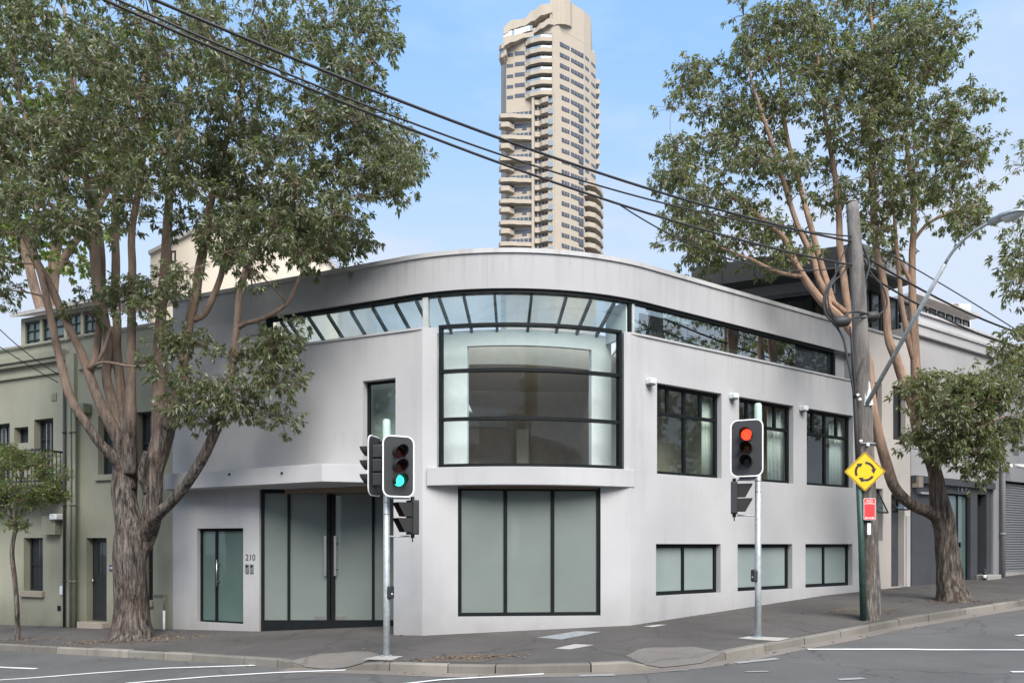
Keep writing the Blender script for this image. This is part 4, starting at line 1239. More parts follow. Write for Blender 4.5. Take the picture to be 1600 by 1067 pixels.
def sash(parent, a, b, zt, zb, d):
    """top-hung sash pushed open"""
    mb = MB()
    pts = [Rr.p(a, -0.14, zt), Rr.p(b, -0.14, zt), Rr.p(b, d, zb), Rr.p(a, d, zb)]
    for p, q in zip(pts, pts[1:] + pts[:1]): mb.tube([p, q], 0.024, 4)
    s = mb.build("open_sash", M['iron'], parent)
    mb = MB(); mb.add(pts + [(x, y, z - 0.006) for x, y, z in pts], [(0, 1, 2, 3), (7, 6, 5, 4), (0, 4, 5, 1), (1, 5, 6, 2), (2, 6, 7, 3), (3, 7, 4, 0)]); mb.build("pane", M['window'], s)
sash(beige, a + 0.05, b - 0.05, z1 - 0.06, zm + 0.03, 0.16)
a, b, z0, z1 = bo['door']
zt = rz(1400, 800)
mb = MB(); mb.box(Rr, a, b, -0.28, -0.20, z0 - 0.2, zt); dr_ = mb.build("front_door", M['charcoal'], beige)
mb = MB(); mb.box(Rr, a + 0.1, b - 0.1, -0.199, -0.185, z0 + 0.1, z0 + 1.0); mb.build("door_panel", M['charcoal'], dr_)
mb = MB(); mb.box(Rr, a + 0.1, b - 0.1, -0.199, -0.185, z0 + 1.1, zt - 0.1); mb.build("door_panel", M['charcoal'], dr_)
wt = window(beige, Rr, a, b, zt + 0.002, z1, 0.2, None, 'dark_glass', 0.05, "transom_window")
sash(beige, a + 0.05, b - 0.05, z1 - 0.05, zt + 0.08, 0.14)
mb = MB(); mb.box(Rr, b + 0.06, b + 0.24, -0.02, 0.015, 0.2, rz(1418, 806)); mb.build("door_jamb", M['white'], beige)
mb = MB(); mb.box(Rr, E0, E1, -0.32, 0.02, ZB, ZB + 0.06); mb.build("coping", M['coping'], beige)
mb = MB(); mb.box(Rr, E1 - 0.28, E1, -9, -0.31, -0.5, ZB); mb.box(Rr, E0, E0 + 0.28, -9, -0.31, -0.5, ZB); mb.build("party_wall", M['beige'], beige)
# roof storey: party face parallel to the left street
PF = Frame(Rr.p(E0 + 0.15, -0.25, 0)[:2], LF.d, LF.n)
zr0, zr1 = 9.68, 10.30
e_end = Rr.s(1434)
P1 = Rr.p(E0 + 0.15, -0.25, 0)[:2]; P2 = PF.p(4.6, 0, 0)[:2]
P3 = (P2[0] * 1.28, P2[1] * 1.28)
P4 = Rr.p(e_end, -7, 0)[:2]; P5 = Rr.p(e_end, -0.25, 0)[:2]
mb = MB(); mb.prism([P1, P2, P3, P4, P5], zr0, zr1); mb.build("roof_slab", M['slab'], beige)
for q in range(1, 5):
    mb = MB(); s_ = 4.6 * q / 5; mb.box(PF, s_ - 0.006, s_ + 0.006, 0.0, 0.008, zr0, zr1); mb.build("cladding_joint", M['black'], beige)
mb = MB(); mb.box(PF, -0.02, 4.3, -1.0, -0.75, 9.38, zr0 - 0.003); mb.build("beam", M['greyer'], beige)
mb = MB(); mb.box(PF, 0.3, 4.3, -1.25, -1.18, ZB - 0.6, 9.39); mb.build("glazed_wall", M['dark_glass'], beige)
for s_ in (1.2, 2.4, 3.6):
    mb = MB(); mb.box(PF, s_ - 0.03, s_ + 0.03, -1.179, -1.13, ZB - 0.6, 9.379); mb.build("mullion", M['black'], beige)
mb = MB(); mb.box(Rr, E0 + 0.16, e_end - 0.05, -1.2, -0.9, ZB - 0.3, zr0 - 0.003); mb.build("glazed_wall", M['charcoal'], beige)
for px0, px1 in ((1358, 1374), (1378, 1400), (1404, 1430)):
    a, b = Rr.s(px0, -0.9), Rr.s(px1, -0.9)
    window(beige, Frame(Rr.p(0, -0.9, 0)[:2], Rr.d, Rr.n), a, b, ZB + 0.15, zr0 - 0.2, -0.07, None, 'dark_glass', 0.06)
mb = MB(); mb.box(Rr, E0 + 0.2, e_end + 0.02, -0.26, -0.20, zr0 + 0.05, zr1 + 0.02); mb.build("roof_fascia", M['greyer'], beige)

# ------------------------------------------------------------------ grey shop
shop = thing("grey_shop", Rr.p(15, -3, 0.6), "grey rendered shop with charcoal front and metal sign letters behind the right tree", "shop")
S0, S1 = E1 + 0.02, Rr.s(1561)
ZS = rz(1433, 506.5)
mb = MB(); zsf = rz(1480, 748)
wall(mb, Rr, S0, S1, zsf, ZS, [], 0.3, -0.01); mb.build("wall", M['grey'], shop)
mb = MB(); mb.box(Rr, S0, S1 - 0.15, -0.02, 0.10, rz(1433, 525), rz(1433, 521)); mb.build("string_course", M['grey'], shop, bevel=0.01)
mb = MB(); mb.box(Rr, S0, S1, -0.35, 0.04, ZS, ZS + 0.07); mb.build("coping", M['coping'], shop)
mb = MB(); mb.box(Rr, S1 - 0.55, S1, -0.02, 0.06, 0.0, ZS - 0.002); mb.build("pilaster", M['greyer'], shop)
zfas = rz(1480, 759)
sb = S1 - 0.56
gd = (Rr.s(1472), Rr.s(1516.5), 0.3, rz(1490, 771))
nd = (Rr.s(1527), Rr.s(1541.5), rz(1533, 897), rz(1533, 772))
mb = MB(); wall(mb, Rr, S0, sb, -0.2, zsf - 0.003, [gd, nd], 0.3, 0.0); mb.build("shopfront", M['charcoal'], shop)
mb = MB(); mb.box(Rr, S0, sb, 0.0, 0.14, zfas, zsf); mb.build("shop_fascia", M['charcoal'], shop, bevel=0.01)
mb = MB(); mb.box(Rr, Rr.s(1433), Rr.s(1452), 0.0, 0.12, rz(1440, 772), rz(1440, 769)); mb.build("awning_rail", M['galv'], shop)
a, b, z0, z1 = gd
gw_ = window(shop, Rr, a, b, z0, z1, 0.1, [(z0, z1, [a + (b - a) * 0.66])], 'frost_green', 0.05, "glass_door")
mb = MB(); s_ = a + (b - a) * 0.70; mb.box(Rr, s_, s_ + 0.05, -0.12, -0.06, 1.8, 1.95); mb.build("lock", M['black'], gw_)
a, b, z0, z1 = nd
zt = rz(1533, 789)
mb = MB(); mb.box(Rr, a, b, -0.30, -0.2, z0 - 0.2, zt); dr_ = mb.build("narrow_door", M['iron'], shop)
mb = MB(); s_ = Rr.s(1532); mb.tube([Rr.p(s_, -0.15, rz(1532, 834)), Rr.p(s_, -0.15, rz(1532, 821))], 0.02, 6); mb.build("handle", M['steel'], dr_, True)
window(shop, Rr, a, b, zt, z1, 0.18, None, 'dark_glass', 0.04, "transom_window")
mb = MB(); mb.box(Rr, a - 0.05, b + 0.25, -0.1, 0.35, 0.1, z0 - 0.01); mb.build("doorstep", M['pad'], shop, bevel=0.02)
for ch, px in (("I", 1496), ("E", 1502.5), ("F", 1508.5)):
    text(ch, "sign_letter", shop, Rr.p(Rr.s(px), 0.012, rz(px, 764.5)), (*Rr.d, 0), (*Rr.n, 0), 0.26, M['steel'], 0.012)
mb = MB(); s_ = Rr.s(1428); mb.box(Rr, s_ - 0.12, s_ + 0.12, 0.0, 0.22, rz(1428, 762), rz(1428, 745)); mb.build("meter_box", M['sill'], shop, bevel=0.01)
a, b = Rr.s(1498), Rr.s(1516)
for px in (1499,):
    mb = MB(); mb.tube([Rr.p(Rr.s(1525), 0.09, rz(1525, 585)), Rr.p(Rr.s(1525), 0.09, rz(1525, 640))], 0.04, 8); mb.build("waste_pipe", M['greyer'], shop, True)
mb = MB(); s_ = Rr.s(1558.5); mb.tube([Rr.p(s_, 0.17, 0.5), Rr.p(s_, 0.17, ZS - 0.4)], 0.075, 10)
for z_ in (2.2, 4.4, 6.6): mb.tube([Rr.p(s_, 0.17, z_), Rr.p(s_, 0.17, z_ + 0.08)], 0.09, 10)
mb.build("downpipe", M['greyer'], shop, True)
mb = MB(); mb.box(Rr, S0, S1, -9.0, -8.7, -0.5, ZS); mb.box(Rr, S1 - 0.3, S1, -8.7, -0.32, -0.5, ZS - 0.1); mb.box(Rr, S0, S0 + 0.2, -8.7, -0.32, zsf, ZS - 0.1); mb.build("party_wall", M['grey'], shop)
mb = MB(); mb.box(Rr, S0 + 0.2, S1 - 0.3, -8.7, -0.32, ZS - 0.6, ZS - 0.5); mb.build("roof_deck", M['tin'], shop)
bt = Vector(Rr.p(Rr.s(1524), 0.28, 0)); bt.z = ground(bt.x, bt.y)
bottle = thing("bottle", bt, "small dark bottle with white label standing by the narrow shop door", "bottle")
mb = MB(); mb.tube([bt + Vector((0, 0, z)) for z in (0, 0.2, 0.23, 0.30, 0.36)], [0.05, 0.05, 0.045, 0.018, 0.018], 10); mb.build("glass", M['dark_glass'], bottle, True)
mb = MB(); mb.tube([bt + Vector((0, 0, z)) for z in (0.05, 0.16)], [0.052, 0.052], 10); mb.build("paper_label", M['signwhite'], bottle, True)

# ------------------------------------------------------------------ grey garage
gar = thing("garage_building", Rr.p(S1 + 4, -3, 0.8), "grey garage building with ribbed roller shutter at the far right", "building")
R0, R1 = S1 + 0.03, S1 + 9
ZG = rz(1575, 548)
sh = (Rr.s(1564.5), Rr.s(1564.5) + 3.6, 0.5, rz(1566, 750))
mb = MB(); wall(mb, Rr, R0, R1, 0.0, ZG, [sh, (Rr.s(1583), Rr.s(1592), rz(1588, 712), rz(1588, 668))], 0.3, 0.0); mb.build("wall", M['greyer'], gar)
window(gar, Rr, Rr.s(1583), Rr.s(1592), rz(1588, 712), rz(1588, 668), 0.2, None, 'dark_glass', 0.05)
mb = MB(); mb.box(Rr, R0, R1, -0.33, 0.05, ZG, ZG + 0.08); mb.build("coping", M['coping'], gar)
a, b, z0, z1 = sh
zf = 0.93
prev = None
shut = link(bpy.data.meshes.new("roller_shutter"), "roller_shutter", gar)
mbs = MB(); mbs.box(Rr, a, a + 0.06, -0.2, -0.1, zf, z1); mbs.box(Rr, b - 0.06, b, -0.2, -0.1, zf, z1); mbs.box(Rr, a + 0.06, b - 0.06, -0.19, -0.12, zf, zf + 0.10)
tmp = mbs.build("shutter_guide", M['shutter'], shut)
ns = int((z1 - zf - 0.12) / 0.085)
for q in range(ns):
    zq = zf + 0.105 + q * 0.085
    if prev is None:
        mb = MB(); v = []
        prof = [(-0.16, 0.0), (-0.135, 0.012), (-0.125, 0.04), (-0.135, 0.07), (-0.16, 0.083)]
        for s_ in (a + 0.06, b - 0.06):
            v += [Rr.p(s_, d_, zq + h_) for d_, h_ in prof]
        mb.add(v, [(i_, i_ + 1, i_ + 6, i_ + 5) for i_ in range(4)] + [(4, 0, 5, 9)])
        prev = mb.build("slat", M['shutter'], shut)
    else:
        c_ = prev.copy(); COL.objects.link(c_); c_.parent = shut; c_.location.z = q * 0.085
mb = MB(); mb.box(Rr, a, b, -0.29, 0.02, 0.2, zf - 0.002); mb.build("threshold", M['pad'], gar)
mb = MB(); mb.box(Rr, R1 - 0.3, R1, -9, -0.31, 0, ZG); mb.box(Rr, R0, R1, -9.3, -9.001, 0, ZG); mb.build("party_wall", M['greyer'], gar)
mb = MB(); mb.box(Rr, R0, R1, -8.9, -0.31, ZG - 0.5, ZG - 0.4); mb.build("roof_deck", M['tin'], gar)
cp = Vector(Rr.p(Rr.s(1571), 0.2, rz(1571, 728)))
scam = thing("security_camera", cp, "white twin security camera on the garage wall", "camera")
mb = MB(); mb.box(Rr, Rr.s(1571) - 0.06, Rr.s(1571) + 0.06, 0.0, 0.2, cp.z - 0.06, cp.z + 0.06); mb.build("mount", M['signwhite'], scam)
for e in (-0.14, 0.16):
    mb = MB(); mb.tube([cp + Vector((e * 0.6, 0, 0.0)), cp + Vector((e * 1.9, -0.22, -0.06))], [0.06, 0.075], 10); mb.build("camera_body", M['signwhite'], scam, True)

# far roofs behind the shop
far1 = thing("terrace_roofs", Rr.p(17, -6, 7), "pale terrace storey with row of windows rising behind the grey shop", "building")
H = Frame(Rr.p(0, -5, 0)[:2], Rr.d, Rr.n)
h0, h1 = H.s(1436), H.s(1640)
mb = MB(); wall(mb, H, h0, h1, 4, H.z(1440, 492), [], 0.3); mb.build("wall", M['white'], far1)
H2 = Frame(Rr.p(0, -8.5, 0)[:2], Rr.d, Rr.n)
g0, g1 = H2.s(1420), H2.s(1515)
zt0 = H2.z(1430, 468)
mb = MB(); wall(mb, H2, g0, g1, 5, zt0, [], 0.3); mb.build("upper_wall", M['beige'], far1)
n = 7
for q in range(n):
    a = g0 + (g1 - g0) * (q + 0.12) / n; b = g0 + (g1 - g0) * (q + 0.88) / n
    window(far1, H2, a, b, zt0 - 1.25, zt0 - 0.2, -0.06, None, 'dark_glass', 0.06)
mb = MB(); mb.box(H2, g0 - 0.3, g1 + 0.3, -4, 0.5, zt0, zt0 + 0.14); mb.build("roof", M['tin'], far1)
mb = MB()
mb.sweep([Vector(H.p(h0, 0.1, 0)[:2]), Vector(H.p(h1, 0.1, 0)[:2])], [Vector(H.p(h0, -3.3, 0)[:2]), Vector(H.p(h1, -3.3, 0)[:2])], (H.z(1440, 492), H.z(1440, 492) + 0.7), (H.z(1440, 492) + 0.1, H.z(1440, 492) + 0.8)); mb.build("balcony_roof", M['tin'], far1)
c0 = at(1496, 470, 48)
crb = thing("cream_block", (c0.x, 50, 0), "small cream block with brick strip on the skyline behind the shop roofs", "building")
KF = Frame((at(1474, 800, 48).x, 48), (1, 0.15))
mb = MB(); mb.box(KF, 0, KF.s(1517), -5, 0, 0, KF.z(1490, 474)); mb.build("wall", M['cream'], crb)
mb = MB(); mb.box(KF, KF.s(1489), KF.s(1497), 0, 0.06, 4, KF.z(1490, 475)); mb.build("brick_strip", M['brick'], crb)
for py in (488, 494): window(crb, KF, KF.s(1500), KF.s(1503), KF.z(1500, py + 2.5), KF.z(1500, py), -0.05, None, 'dark_glass', 0.05)
pr_ = thing("pale_tin_roof", Rr.p(30, -6, 7), "pale tin roofed house row past the garage, behind the right leaves", "house")
H3 = Frame(Rr.p(0, -3.5, 0)[:2], Rr.d, Rr.n)
a, b = H3.s(1552), H3.s(1552) + 16
zq = H3.z(1552, 536)
mb = MB(); wall(mb, H3, R1 + 0.3 if a < R1 else a, b + 10, 0.5, 6.9, [], 0.3); mb.build("wall", M['beige'], pr_)
mb = MB(); mb.sweep([Vector(H3.p(a, -1, 0)[:2]), Vector(H3.p(b + 10, -1, 0)[:2])], [Vector(H3.p(a, -6, 0)[:2]), Vector(H3.p(b + 10, -6, 0)[:2])], (6.9, 9.6), (7.0, 9.7)); mb.build("roof", M['tin'], pr_)

# ------------------------------------------------------------------ apartment tower
YT = 195.0
C0 = ((863 - 800) / F * YT, YT)
TR = Frame(C0, (1.32, 1.0))
k1 = TR.s(912)
TR2 = Frame(TR.p(k1, 0, 0)[:2], (0.72, 1.0))
TLf = Frame(C0, (-1.0, 0.16), (-0.158, -0.987))
tw = thing("apartment_tower", (C0[0] + 4, YT + 10, 0), "tall cream apartment tower with wavy balconies rising behind the white building", "tower")
PITCH = 2.70
zk = lambda k_: TR.z(877, 150) - PITCH * k_
topz = TR.z(866, 17)
k2 = TR2.s(931)
body = [TLf.p(TLf.s(791), 0, 0)[:2], C0, TR.p(TR.s(889), 0.15, 0)[:2], TR.p(k1, 0, 0)[:2], TR2.p(k2 * 0.5, 0.12, 0)[:2], TR2.p(k2, 0, 0)[:2]]
bk = [(body[-1][0] - 2, YT + 30), (body[0][0] + 6, YT + 30), (body[0][0] - 1.5, YT + 14)]
ztb = zk(-6.15)
mb = MB(); mb.prism(body + bk, 0, ztb); mb.build("tower_wall", M['tower'], tw)
# crown
tl = lambda px, py, off=0: TLf.z(px, py, off)
def strip(mb, fr, pts, thick):
    """upright curved band: pts = (px, off, pytop, pybottom)"""
    v = []
    for px, off, pt_, pb_ in pts:
        s = fr.s(px, off)
        v += [fr.p(s, off, fr.z(px, pb_, off)), fr.p(s, off, fr.z(px, pt_, off)), fr.p(s, off - thick, fr.z(px, pt_, off)), fr.p(s, off - thick, fr.z(px, pb_, off))]
    n = len(pts)
    f = [(0, 1, 2, 3), tuple(4 * (n - 1) + j for j in (3, 2, 1, 0))]
    for i in range(n - 1):
        for j in range(4):
            f.append((4 * i + j, 4 * i + 4 + j, 4 * i + 4 + (j + 1) % 4, 4 * i + (j + 1) % 4))
    mb.add(v, f)
def smoothpts(pts, n=8):
    out = []
    for a, b in zip(pts[:-1], pts[1:]):
        for q in range(n):
            t = q / n; e = t * t * (3 - 2 * t)
            out.append(tuple(x + (y - x) * (e if i else t) for i, (x, y) in enumerate(zip(a, b))))
    return out + [pts[-1]]
mb = MB(); strip(mb, TLf, smoothpts([(787, 2.2, 42, 54), (800, 1.6, 32, 46), (818, 0.9, 30, 41), (833, 0.6, 17, 33), (847, 0.9, 7, 24), (863.5, 0.2, 6, 20)]), 5.0); mb.build("crown_parapet", M['tower'], tw)
mb = MB(); strip(mb, TR, smoothpts([(863.3, 0.2, 6, 40), (872, 0.3, 4, 38), (882, 1.1, 1, 38), (890, 1.0, 0, 40), (895, 0.1, 9, 45)]), 5.0); mb.build("crown_parapet", M['tower'], tw)
zcr = TR.z(905, 13)
mb = MB(); mb.prism([TLf.p(0.6, 0.02, 0)[:2], TR.p(0.05, 0.02, 0)[:2], TR.p(TR.s(889), 0.18, 0)[:2], TR.p(k1, 0.02, 0)[:2], TR2.p(k2 * 0.55, 0.13, 0)[:2], (C0[0] + 13, YT + 26), (C0[0] + 3, YT + 22)], ztb + 0.01, zcr); mb.build("crown_screen", M['tower'], tw)
mb = MB(); strip(mb, TLf, smoothpts([(787, 2.0, 54, 60), (800, 1.4, 47, 56), (832, 0.4, 40, 48)]), 0.3); mb.build("crown_balustrade", M['tower_pale'], tw)
mb = MB(); strip(mb, TLf, smoothpts([(786, 2.6, 58, 72), (800, 2.0, 55, 66), (822, 1.0, 52, 59), (834, 0.6, 50, 57)]), 2.0); mb.build("crown_balcony", M['tower'], tw)
mb = MB(); strip(mb, TLf, smoothpts([(834, 0.6, 47, 52), (846, 1.2, 36, 45), (858, 1.2, 29, 38), (864, 0.4, 30, 39)]), 1.5); mb.build("crown_balcony", M['tower'], tw)
mb = MB(); strip(mb, TLf, [(806, -0.1, 58, 74), (821, -0.1, 56, 70)], 0.1); mb.build("recess", M['tower_glass'], tw)
for y0 in (70, 84):
    mb = MB(); strip(mb, TLf, smoothpts([(779.5, 2.2, y0 + 2, y0 + 8), (784, 3.2, y0, y0 + 6), (791, 2.0, y0 - 6, y0 + 2)]), 3.0); mb.build("corner_balcony", M['tower'], tw)
mb = MB(); strip(mb, TLf, [(780.5, 2.0, 78, 85), (784, 2.6, 76, 84), (790, 1.6, 72, 80)], 2.0); mb.build("corner_glazing", M['tower_pale'], tw)

def stack(fn, name, mat, ks, first):
    """build one storey's piece at storey `first`, then copies sharing its mesh"""
    mb = MB(); fn(mb); o0 = mb.build(name, mat, tw)
    if 'post' in name or 'mullion' in name: o0['kind'] = 'stuff'
    for k_ in ks:
        if k_ == first: continue
        c_ = o0.copy(); COL.objects.link(c_); c_.parent = tw; c_.location.z = -(k_ - first) * PITCH
def winbox(fr, px0, px1, z0, z1, d=0.06):
    def fn(mb):
        mb.box(fr, fr.s(px0), fr.s(px1), -0.05, d, z0, z1)
    return fn
low_ks = list(range(0, 17)); up_ks = list(range(-5, 0)); all_ks = up_ks + low_ks
z_ = zk(0)
stack(winbox(TR, 874.5, 889, zk(-1) - 0.95, zk(-1), 0.24), "window", M['tower_glass'], up_ks, -1)
stack(winbox(TR, 877.2, 889, z_ - 0.95, z_, 0.24), "window", M['tower_glass'], low_ks, 0)
stack(winbox(TR, 891.5, 911, z_ - 0.95, z_, 0.22), "window", M['tower_glass'], all_ks, 0)
stack(winbox(TR, 904.0, 911, z_ - 1.9, z_ - 0.96, 0.22), "window", M['tower_glass'], low_ks, 0)
stack(winbox(TR2, 914.2, 922, z_ - 0.7, z_ + 0.15, 0.1), "window", M['tower_glass'], list(range(-5, 7)), 0)
stack(winbox(TR2, 922.6, 930, z_ - 0.6, z_ + 0.15, 0.1), "window", M['tower_glass'], list(range(-5, 7)), 0)
def mull(mb):
    for px in (881, 885): mb.box(TR, TR.s(px) - 0.05, TR.s(px) + 0.05, 0.20, 0.28, z_ - 0.95, z_)
    for px in (896, 901, 906): mb.box(TR, TR.s(px) - 0.05, TR.s(px) + 0.05, 0.20, 0.26, z_ - 0.95, z_)
stack(mull, "window_mullions", M['tower_recess'], all_ks, 0)
# curved balconies on the right, lower storeys
def rbal(mb):
    pts = [(913, 0.2), (920, 1.3), (930, 2.2), (938, 2.0), (943, 0.6)]
    y0 = 150 + 4
    o_, i_ = [], []
    for px, off in pts:
        o_.append(Vector(TR2.p(TR2.s(px, off), off, 0)[:2])); i_.append(Vector(TR2.p(TR2.s(px, off), off - 0.25, 0)[:2]))
    mb.sweep(o_, i_, z_ - 1.85, z_ - 0.75)
    mb.sweep(o_, [v + Vector((-1.0, 2.2)) for v in o_], z_ - 1.95, z_ - 1.80)
stack(rbal, "curved_balcony", M['tower'], list(range(7, 17)), 0) if False else None
mb = MB(); z7 = zk(7)
_z = z_; z_ = z7
mb = MB(); rbal(mb); ob = mb.build("curved_balcony", M['tower'], tw)
mg = MB(); mg.box(TR2, TR2.s(914), TR2.s(931), -0.02, 0.08, z7 - 0.75, z7 + 0.55); og = mg.build("balcony_glazing", M['tower_glass'], tw)
mp = MB()
for px in (919, 923.5, 928): mp.box(TR2, TR2.s(px) - 0.08, TR2.s(px) + 0.08, 0.09, 0.2, z7 - 0.75, z7 + 0.5)
op = mp.build("balcony_post", M['tower'], tw); op['kind'] = 'stuff'
for k_ in range(8, 17):
    for o0 in (ob, og, op):
        c_ = o0.copy(); COL.objects.link(c_); c_.parent = tw; c_.location.z = -(k_ - 7) * PITCH
z_ = _z
# small box balconies on the far right, middle storeys
mb = MB(); zb_ = TR2.z(934, 125); BX = TR2.p(k2, 0, 0)
XB = Frame((BX[0] - 0.3, BX[1] + 0.5), (1, 0.1))
mb.box(XB, 0, 1.45, -3, 0, zb_ - 1.2, zb_); ob = mb.build("box_balcony", M['tower'], tw)
for q in range(1, 9):
    c_ = ob.copy(); COL.objects.link(c_); c_.parent = tw; c_.location.z = -q * PITCH
mb = MB(); mb.box(XB, -1.5, 0.15, -3.2, -1, 0, TR2.z(932, 75)); mb.build("fin_wall", M['tower'], tw)
# left face: glazed corner squares, wavy balconies, pillars
def face(mb, px0, px1, z0, z1, d0, d1): mb.box(TLf, TLf.s(px1), TLf.s(px0), d0, d1, z0, z1)
zc_ = tl(860, 154)
stack(lambda mb: face(mb, 856.3, 864.2, zc_ - 1.35, zc_, -0.3, 0.42), "corner_window", M['tower_pale'], list(range(0, 16)), 0)
zw = tl(846, 158)
def wavy(mb):
    pts = smoothpts([(835.5, 0.9, 0, 0), (842, 0.7, 0, 0), (848, 1.5, 0, 0), (856.5, 1.9, 0, 0)], 5)
    o_ = [Vector(TLf.p(TLf.s(px, off), off, 0)[:2]) for px, off, _, _ in pts]
    i_ = [Vector(TLf.p(TLf.s(px, off), off - 0.2, 0)[:2]) for px, off, _, _ in pts]
    mb.sweep(o_, i_, zw - 1.3, zw - 0.1)
    mb.sweep(i_, [Vector(TLf.p(TLf.s(px, 0), 0.0, 0)[:2]) for px, off, _, _ in pts], zw - 1.3, zw - 1.15)
stack(wavy, "wavy_balcony", M['tower'], list(range(0, 17)), 0)
stack(lambda mb: face(mb, 836, 856.2, zw - 0.1, zw + 1.25, -0.02, 0.06), "balcony_glazing", M['tower_glass'], list(range(-0, 17)), 0)
stack(lambda mb: [face(mb, px, px + 1.2, zw - 0.1, zw + 1.25, 0.061, 0.2) for px in (840, 846, 851)], "balcony_post", M['tower'], list(range(0, 17)), 0)
mb = MB(); face(mb, 831.5, 835.6, 0, tl(833, 140), -0.1, 1.0); mb.build("pillar", M['tower'], tw)
mb = MB(); face(mb, 862.9, 866, 0, tl(864, 142), -0.3, 0.2); mb.build("pillar", M['tower'], tw)
# alternate storeys on the left: sweeping balcony above, windowed wall below
zs = tl(820, 181)
def sweepb(mb):
    pts = smoothpts([(779, 1.2, 0, 0), (782, 2.5, 0, 0), (797, 2.3, 0, 0), (815, 1.5, 0, 0), (832, 0.9, 0, 0)], 8)
    o_ = [Vector(TLf.p(TLf.s(px, off), off, 0)[:2]) for px, off, _, _ in pts]
    i_ = [Vector(TLf.p(TLf.s(px, off), off - 0.2, 0)[:2]) for px, off, _, _ in pts]
    mb.sweep(o_, i_, zs - 1.35, zs - 0.35)
    mb.sweep(i_, [Vector(TLf.p(TLf.s(max(px, 790), 0), 0.0, 0)[:2]) for px, off, _, _ in pts], zs - 1.35, zs - 1.15)
ev = list(range(0, 16, 2))
stack(sweepb, "sweeping_balcony", M['tower'], ev, 0)
stack(lambda mb: face(mb, 791, 831, zs - 0.6, zs + 1.0, -0.02, 0.08), "balcony_glazing", M['tower_glass'], ev, 0)
stack(lambda mb: [face(mb, px, px + 1.3, zs - 0.6, zs + 1.0, 0.081, 0.16) for px in (797, 806, 812, 818, 825)], "balcony_post", M['tower_pale'], ev, 0)
stack(lambda mb: strip_bal(mb), "balustrade", M['tower_pale'], ev, 0) if False else None
zo = zs - PITCH
stack(lambda mb: face(mb, 804, 831, zo - 0.35, zo + 0.6, -0.02, 0.08), "window", M['tower_glass'], ev, 0)
stack(lambda mb: face(mb, 816, 823, zo - 1.0, zo - 0.36, -0.02, 0.08), "window", M['tower_glass'], ev, 0)
def hookb(mb):
    pts = smoothpts([(779.5, 0.9, 0, 0), (783, 2.1, 0, 0), (793, 2.0, 0, 0), (803.5, 0.5, 0, 0)], 6)
    o_ = [Vector(TLf.p(TLf.s(px, off), off, 0)[:2]) for px, off, _, _ in pts]
    i_ = [Vector(TLf.p(TLf.s(px, off), off - 0.2, 0)[:2]) for px, off, _, _ in pts]
    mb.sweep(o_, i_, zo - 0.75, zo + 0.45)
    mb.sweep(i_, [Vector(TLf.p(TLf.s(max(px, 790), 0), 0.0, 0)[:2]) for px, off, _, _ in pts], zo - 0.75, zo - 0.55)
stack(hookb, "hooked_balcony", M['tower'], ev, 0)
stack(lambda mb: face(mb, 791, 803, zo - 0.35, zo + 1.2, -0.02, 0.07), "window", M['tower_glass'], ev, 0)
# upper block of the left face: bulging balconies
zu = tl(840, 81)
def bulge(mb):
    pts = smoothpts([(821.5, 0.5, 0, 0), (830, 1.3, 0, 0), (845, 1.7, 0, 0), (863, 1.2, 0, 0)], 5)
    o_ = [Vector(TLf.p(TLf.s(px, off), off, 0)[:2]) for px, off, _, _ in pts]
    i_ = [Vector(TLf.p(TLf.s(px, off), off - 0.25, 0)[:2]) for px, off, _, _ in pts]
    mb.sweep(o_, i_, zu - 1.15, zu - 0.1)
    mb.sweep(i_, [Vector(TLf.p(TLf.s(px, 0), 0, 0)[:2]) for px, off, _, _ in pts], zu - 1.15, zu - 0.95)
stack(bulge, "bulging_balcony", M['tower'], list(range(-1, 5)), 0)
stack(lambda mb: face(mb, 822, 862.8, zu - 0.1, zu + 1.45, -0.02, 0.10), "balcony_glazing", M['tower_glass'], list(range(-1, 5)), 0)
def ubal(mb):
    pts = smoothpts([(823, 0.6, 0, 0), (832, 1.2, 0, 0), (845, 1.55, 0, 0), (862, 1.1, 0, 0)], 4)
    o_ = [Vector(TLf.p(TLf.s(px, off), off, 0)[:2]) for px, off, _, _ in pts]
    i_ = [Vector(TLf.p(TLf.s(px, off), off - 0.05, 0)[:2]) for px, off, _, _ in pts]
    mb.sweep(o_, i_, zu - 0.1, zu + 0.5)
stack(ubal, "balustrade", M['tower_pale'], list(range(-1, 5)), 0)
zv = tl(812, 84)
stack(lambda mb: face(mb, 804.5, 820, zv - 0.45, zv + 0.5, -0.02, 0.08), "window", M['tower_glass'], list(range(0, 5)), 0)
stack(lambda mb: face(mb, 792, 802, zv - 0.6, zv + 0.2, -0.02, 0.08), "window", M['tower_glass'], list(range(0, 5)), 0)

